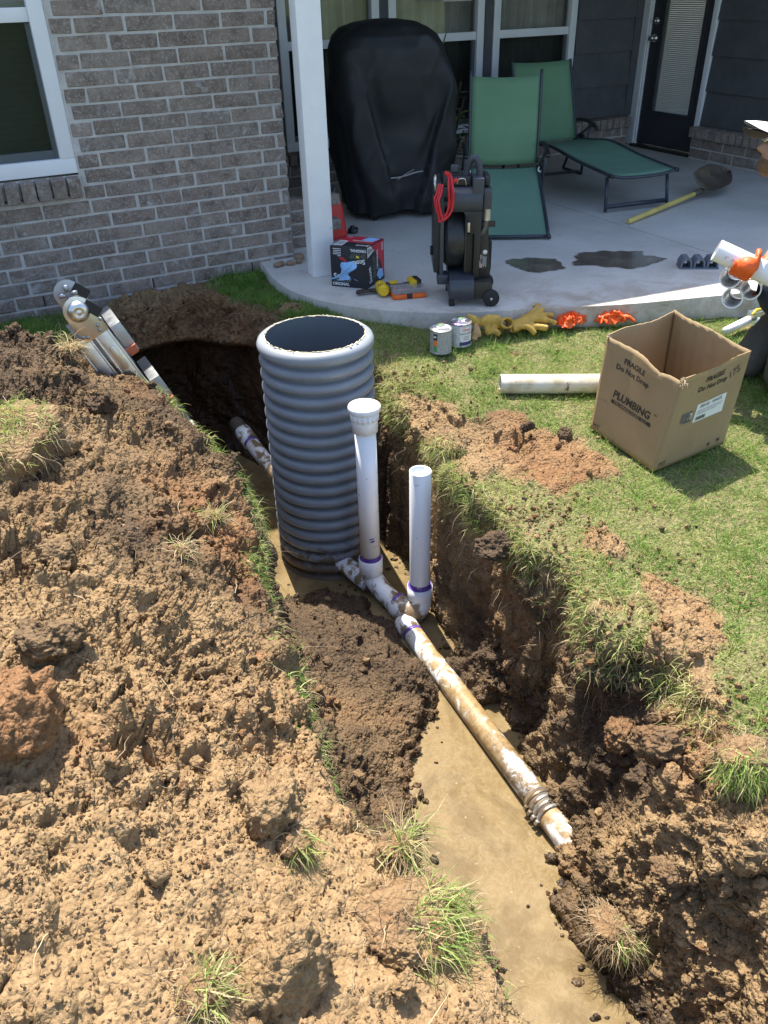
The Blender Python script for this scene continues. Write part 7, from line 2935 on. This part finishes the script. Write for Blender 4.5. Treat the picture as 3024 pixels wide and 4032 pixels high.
def scatter_clods(name, label, n, sub, smin, smax, power, wgt, seed, sink=0.25, afloat=False):
    r = np.random.default_rng(seed)
    v0, f0 = ico(sub)
    shapes = []
    for k in range(12):
        if sub > 2:
            w_, wv_ = worley(v0 * 2.1 + k * 3.3, 6)
            d = 0.55 * fbm(v0 * 0.9 + k * 5.1, 2) + 0.36 * (wv_ - 0.5) * sstep(0.9, 0.3, w_) + 0.22 * sstep(0.6, 0.1, w_) + 0.25 * fbm(v0 * 4.5 + k * 2.7, 3)
        else:
            d = 0.6 * fbm(v0 * 1.2 + k * 5.1, 2) + 0.5 * fbm(v0 * 3.1 + k * 2.7, 2)
        sh = v0 * (1 + d)[:, None] * np.array([1, r.uniform(0.65, 1), r.uniform(0.5, 0.8)])
        shapes.append(sh)
    shapes = np.array(shapes)
    i = pick(wgt, n, seed)
    u = r.random(n)
    s = smin * (1 - u * (1 - (smin / smax) ** power)) ** (-1 / power)
    S = shapes[r.integers(0, 12, n)]
    # random rotations from quaternions
    q = r.normal(size=(n, 4))
    q /= np.linalg.norm(q, axis=1)[:, None]
    w_, x_, y_, z_ = q.T
    Rm = np.stack([1 - 2 * (y_ * y_ + z_ * z_), 2 * (x_ * y_ - z_ * w_), 2 * (x_ * z_ + y_ * w_), 2 * (x_ * y_ + z_ * w_), 1 - 2 * (x_ * x_ + z_ * z_), 2 * (y_ * z_ - x_ * w_),
                   2 * (x_ * z_ - y_ * w_), 2 * (y_ * z_ + x_ * w_), 1 - 2 * (x_ * x_ + y_ * y_)], 1).reshape(n, 3, 3)
    V = np.einsum('nij,nkj->nki', Rm, S) * s[:, None, None]
    P = G_CO[i] + r.normal(size=(n, 3)) * 0.003 + G_N[i] * (s * sink)[:, None]
    if afloat:
        P[:, 2] = ZW - 0.15 * s
    V = V + P[:, None, :]
    F = (f0[None] + (np.arange(n) * len(v0))[:, None, None]).reshape(-1, 3)
    me = big_mesh(name, V.reshape(-1, 3), F, SOILM, sub > 1)
    rep = len(v0)
    dk = np.clip(DARK[i] + 0.20 * r.normal(size=n) * (1 - 0.6 * _flat[i]) - 0.05, 0, 1)
    ck = np.clip(CLAY[i] + 0.25 * r.normal(size=n), 0, 1)
    wk = np.ones(n) if afloat else WET_SHADE[i] * 0.8
    vattr(me, 'dark', np.repeat(dk, rep))
    vattr(me, 'clay', np.repeat(ck, rep))
    vattr(me, 'wet', np.repeat(wk, rep))
    vattr(me, 'lawn', np.zeros(n * rep))
    return tag(mesh_obj(name, me), label, 'soil', None, 'stuff')


_dry = (G_CO[:, 2] > ZW - 0.012)
_near = 1 / (0.5 + _camd) ** 1.5
_vis = (_x > -0.75) & (_y > 0.4) & (_y < 4.75) & (_x < 2.3)
_open = sstep(0.4, 0.8, SOIL) * _dry * _vis
_loose = 0.35 + 1.0 * _patch
scatter_clods('soil_crumbs', 'small crumbs of soil scattered over heap and trench', 46000, 1, 0.0028, 0.0085, 2.2, _open * _near * (_loose + 0.3 * _flat) * (0.35 + G_N[:, 2].clip(0, 1)), 71, -0.25)
scatter_clods('soil_clods', 'fist size and smaller clods of soil over heap and trench', 1300, 3, 0.009, 0.030, 2.3, _open * (0.4 + _near) * _loose * (0.2 + G_N[:, 2].clip(0, 1)) * (1 - 0.75 * _flat), 72, 0.05)

scatter_clods('lawn_crumbs', 'crumbs of soil flung over the lawn beside the trench', 1400, 2, 0.003, 0.013, 1.8, (1 - SOIL) * np.exp(-np.maximum(SP, 0) / 0.22) * (SP > 0) * (_x > 1.3) * (_y < 3.2) * (_y > 0.4), 74, 1.2)
scatter_clods('mud_lumps', 'wet mud lumps breaking the water surface near the shore', 170, 3, 0.006, 0.024, 2.0, np.exp(-((SW + 0.02) / 0.05) ** 2) * (SW < 0.0) * (G_CO[:, 2] < ZW) * (_y < 3.6), 73, 0.0, True)


# ---- clods and sods big enough to be told apart
def ground_at(x, y):
    k = np.argmin((_x - x) ** 2 + (_y - y) ** 2 - 0.02 * G_CO[:, 2])
    return float(G_CO[k, 2])


def clod(x, y, s, dark, clay, label, seed, flat=0.7, sink=0.25, z=None):
    me = rock_mesh('clod', seed, SOILM, 5, 0.42, flat)
    n = len(me.vertices)
    co = np.empty(n * 3, np.float32)
    me.vertices.foreach_get('co', co)
    co = co.reshape(-1, 3).astype(float)
    nr = co / np.linalg.norm(co, axis=1)[:, None]
    w, wv = worley(co * 2.6 + 0.4 * np.stack([fbm(co * 4 + k * 3, 2) for k in range(3)], 1) + seed, 3)
    w2_, wv2_ = worley(co * 9.0 + seed, 4)
    co = co + nr * (0.26 * (wv - 0.45) * sstep(0.75, 0.2, w) + 0.09 * (wv2_ - 0.3) * sstep(0.7, 0.1, w2_) + 0.10 * fbm(co * 6, 3))[:, None]
    me.vertices.foreach_set('co', (co * np.array([s, s * 0.85, s])).astype(np.float32).ravel())
    me.update()
    vattr(me, 'dark', np.clip(dark + 0.25 * fbm(co * 1.5 + seed, 2), 0, 1))
    vattr(me, 'clay', np.clip(clay + 0.25 * fbm(co * 1.2 + seed + 9, 2), 0, 1))
    vattr(me, 'lawn', np.zeros(n))
    vattr(me, 'wet', np.zeros(n))
    zz = ground_at(x, y) if z is None else z
    o = mesh_obj('clod', me, None, (x, y, zz + s * sink))
    o.rotation_euler = (0.2, 0.1, seed * 1.1)
    return tag(o, label, 'clod', 'big clods of soil')


clod(-0.165, 1.36, 0.105, 0.15, 0.85, 'big orange clod at the left edge of the picture on the heap', 1, 0.85, 0.35)
clod(-0.05, 1.60, 0.085, 0.50, 0.15, 'large brown flat clod above the orange clod on the heap', 2, 0.5, 0.15)
clod(0.17, 0.80, 0.088, 0.2, 0.3, 'big tan clod with dark hollow near the bottom edge, left of centre', 3, 0.8, 0.12)
clod(0.275, 1.115, 0.075, 0.25, 0.3, 'tan clod overhanging its shadow, above the bottom sod', 4, 0.75, 0.3)
clod(0.02, 1.90, 0.055, 0.5, 0.2, 'brown broken clod in the middle of the heap', 5, 0.6, 0.2)
clod(1.42, 1.93, 0.075, 0.95, 0.0, 'wet grey clay lump right of the long pipe', 6, 0.6, 0.2)
clod(1.475, 2.30, 0.042, 0.8, 0.3, 'small clod sitting in the water right of the open riser', 7, 0.7, 0.2, z=ZW)
clod(1.36, 1.03, 0.070, 0.55, 0.5, 'orange brown clod on the right bank of the trench', 8, 0.7, 0.25)
clod(1.41, 1.20, 0.060, 0.5, 0.6, 'clod under the overhanging right rim', 9, 0.8, 0.25)
clod(1.228, 1.125, 0.070, 0.45, 0.4, 'muddy lump burying the lower end of the long pipe', 16, 0.8, 0.3, z=ZW)
clod(1.20, 0.80, 0.040, 0.5, 0.45, 'flat brown clod near the bottom right sod', 10, 0.6, 0.25)
clod(0.40, 0.76, 0.035, 0.2, 0.3, 'round tan clod just left of the bottom sod', 11, 0.85, 0.4)
clod(0.37, 0.70, 0.028, 0.2, 0.3, 'small tan clod below the round tan one', 12, 0.85, 0.4)
clod(0.30, 2.75, 0.055, 0.8, 0.1, 'dark clod high on the heap below the ladder', 13, 0.7, 0.2)
clod(1.93, 2.45, 0.032, 0.9, 0.0, 'dark grey clod on the bare patch left of the carton', 14, 0.7, 0.3)
clod(2.06, 2.36, 0.035, 0.7, 0.2, 'dark crumbly clod on the grass by the carton corner', 15, 0.6, 0.3)


def sod(x, y, s, label, n, dirv, seed, lean=0.6, Lr=(0.04, 0.10), tint=0.42, nroot=150, z=None, flat=0.55):
    r = np.random.default_rng(seed)
    zz = ground_at(x, y) if z is None else z
    root = empty('sod', (x, y, zz), 0, label, 'sod', 'lumps of torn turf')
    me = rock_mesh('soil', seed + 40, SOILM, 4, 0.42, flat)
    nv = len(me.vertices)
    co = np.empty(nv * 3, np.float32)
    me.vertices.foreach_get('co', co)
    co = co.reshape(-1, 3).astype(float)
    nr = co / np.linalg.norm(co, axis=1)[:, None]
    co = co + nr * (0.08 * fbm(co * 7 + seed, 3))[:, None]
    me.vertices.foreach_set('co', (co * s).astype(np.float32).ravel())
    me.update()
    vattr(me, 'dark', np.clip(0.35 + 0.3 * fbm(co * 1.5, 2), 0, 1))
    vattr(me, 'clay', np.clip(0.45 + 0.3 * fbm(co * 1.2 + 3, 2), 0, 1))
    vattr(me, 'lawn', np.zeros(nv))
    vattr(me, 'wet', np.zeros(nv))
    mesh_obj('soil', me, root, (0, 0, s * 0.12))
    dv = np.array(dirv, float)
    dv /= np.linalg.norm(dv)
    sc = (nr @ dv)
    w = np.maximum(sc - 0.15, 0)
    i = r.choice(nv, n, p=w / w.sum())
    P = co[i] * s + np.array([0, 0, s * 0.12]) + r.normal(size=(n, 3)) * 0.006
    D = nr[i] * 0.45 + dv * lean * 0.7 + r.normal(size=(n, 3)) * 0.75
    o = strand_obj('grass_tuft', [strands(P, D, r.uniform(*Lr, n), r.uniform(0.0018, 0.0034, n), 5, 1.3, tint + 0.08 + 0.24 * r.normal(size=n), 1.1, seed)], GRASS, root)
    o['kind'] = 'stuff'
    if nroot:
        i = r.integers(0, nv, nroot)
        P = co[i] * s + np.array([0, 0, s * 0.12])
        D = nr[i] + r.normal(size=(nroot, 3)) * 0.5
        o = strand_obj('root', [strands(P, D, r.uniform(0.03, 0.09, nroot), r.uniform(0.0012, 0.0022, nroot), 6, 1.4, r.uniform(0.2, 0.9, nroot), 1.6, seed + 3)], ROOTM, root)
        o['kind'] = 'stuff'
    return root


sod(-0.02, 2.42, 0.20, 'grassy sod with hanging roots on the heap, at the left edge', 1500, (-0.2, -0.1, 1), 1, 0.4, (0.02, 0.06), 0.58, 700, flat=0.55)
sod(0.44, 0.83, 0.11, 'green grassy sod at the trench edge near the bottom centre', 560, (0.75, -0.6, 0.05), 2, 1.5, (0.03, 0.12), 0.50, 360, flat=0.38)
sod(0.02, 0.80, 0.045, 'pale grassy sod cut by the bottom edge of the picture', 190, (0.5, -0.3, 0.6), 3, 0.8, (0.03, 0.08), 0.66, 160, flat=0.45)
sod(0.285, 1.03, 0.040, 'small grass tuft hanging under the overhanging tan clod', 80, (0.5, -0.6, -0.4), 4, 1.0, (0.03, 0.08), 0.45, 120)
sod(1.115, 0.85, 0.070, 'root matted sod on the right bank beside the water', 230, (0.3, -0.8, -0.1), 5, 1.1, (0.03, 0.08), 0.55, 620, flat=0.45)
sod(1.46, 0.84, 0.080, 'green sod slumped at the right edge of the picture', 520, (-0.5, -0.6, 0.2), 6, 1.1, (0.04, 0.08), 0.42, 200, flat=0.5)
sod(0.52, 1.00, 0.040, 'dry grass tuft with tall stems at the water edge', 130, (0.4, -0.1, 0.8), 7, 0.9, (0.05, 0.15), 0.68, 160, flat=0.4)
sod(0.33, 1.95, 0.035, 'dry root tuft lying in the middle of the heap', 40, (0.2, -0.3, 0.8), 8, 0.6, (0.03, 0.09), 0.80, 170, flat=0.4)
sod(0.50, 2.25, 0.040, 'grass and root tuft on the heap near the trench edge', 70, (0.2, -0.2, 0.9), 9, 0.8, (0.04, 0.10), 0.66, 190, flat=0.4)
sod(1.60, 2.55, 0.085, 'dry grass lump hanging at the crumbled edge beside the capped riser', 460, (-0.6, -0.5, 0.2), 10, 0.9, (0.03, 0.07), 0.62, 260, flat=0.45)
sod(0.30, 3.42, 0.050, 'pale straw and roots on the crest of the heap beside the ladder', 110, (0.1, 0.1, 1), 11, 0.5, (0.05, 0.13), 0.95, 220, flat=0.4)
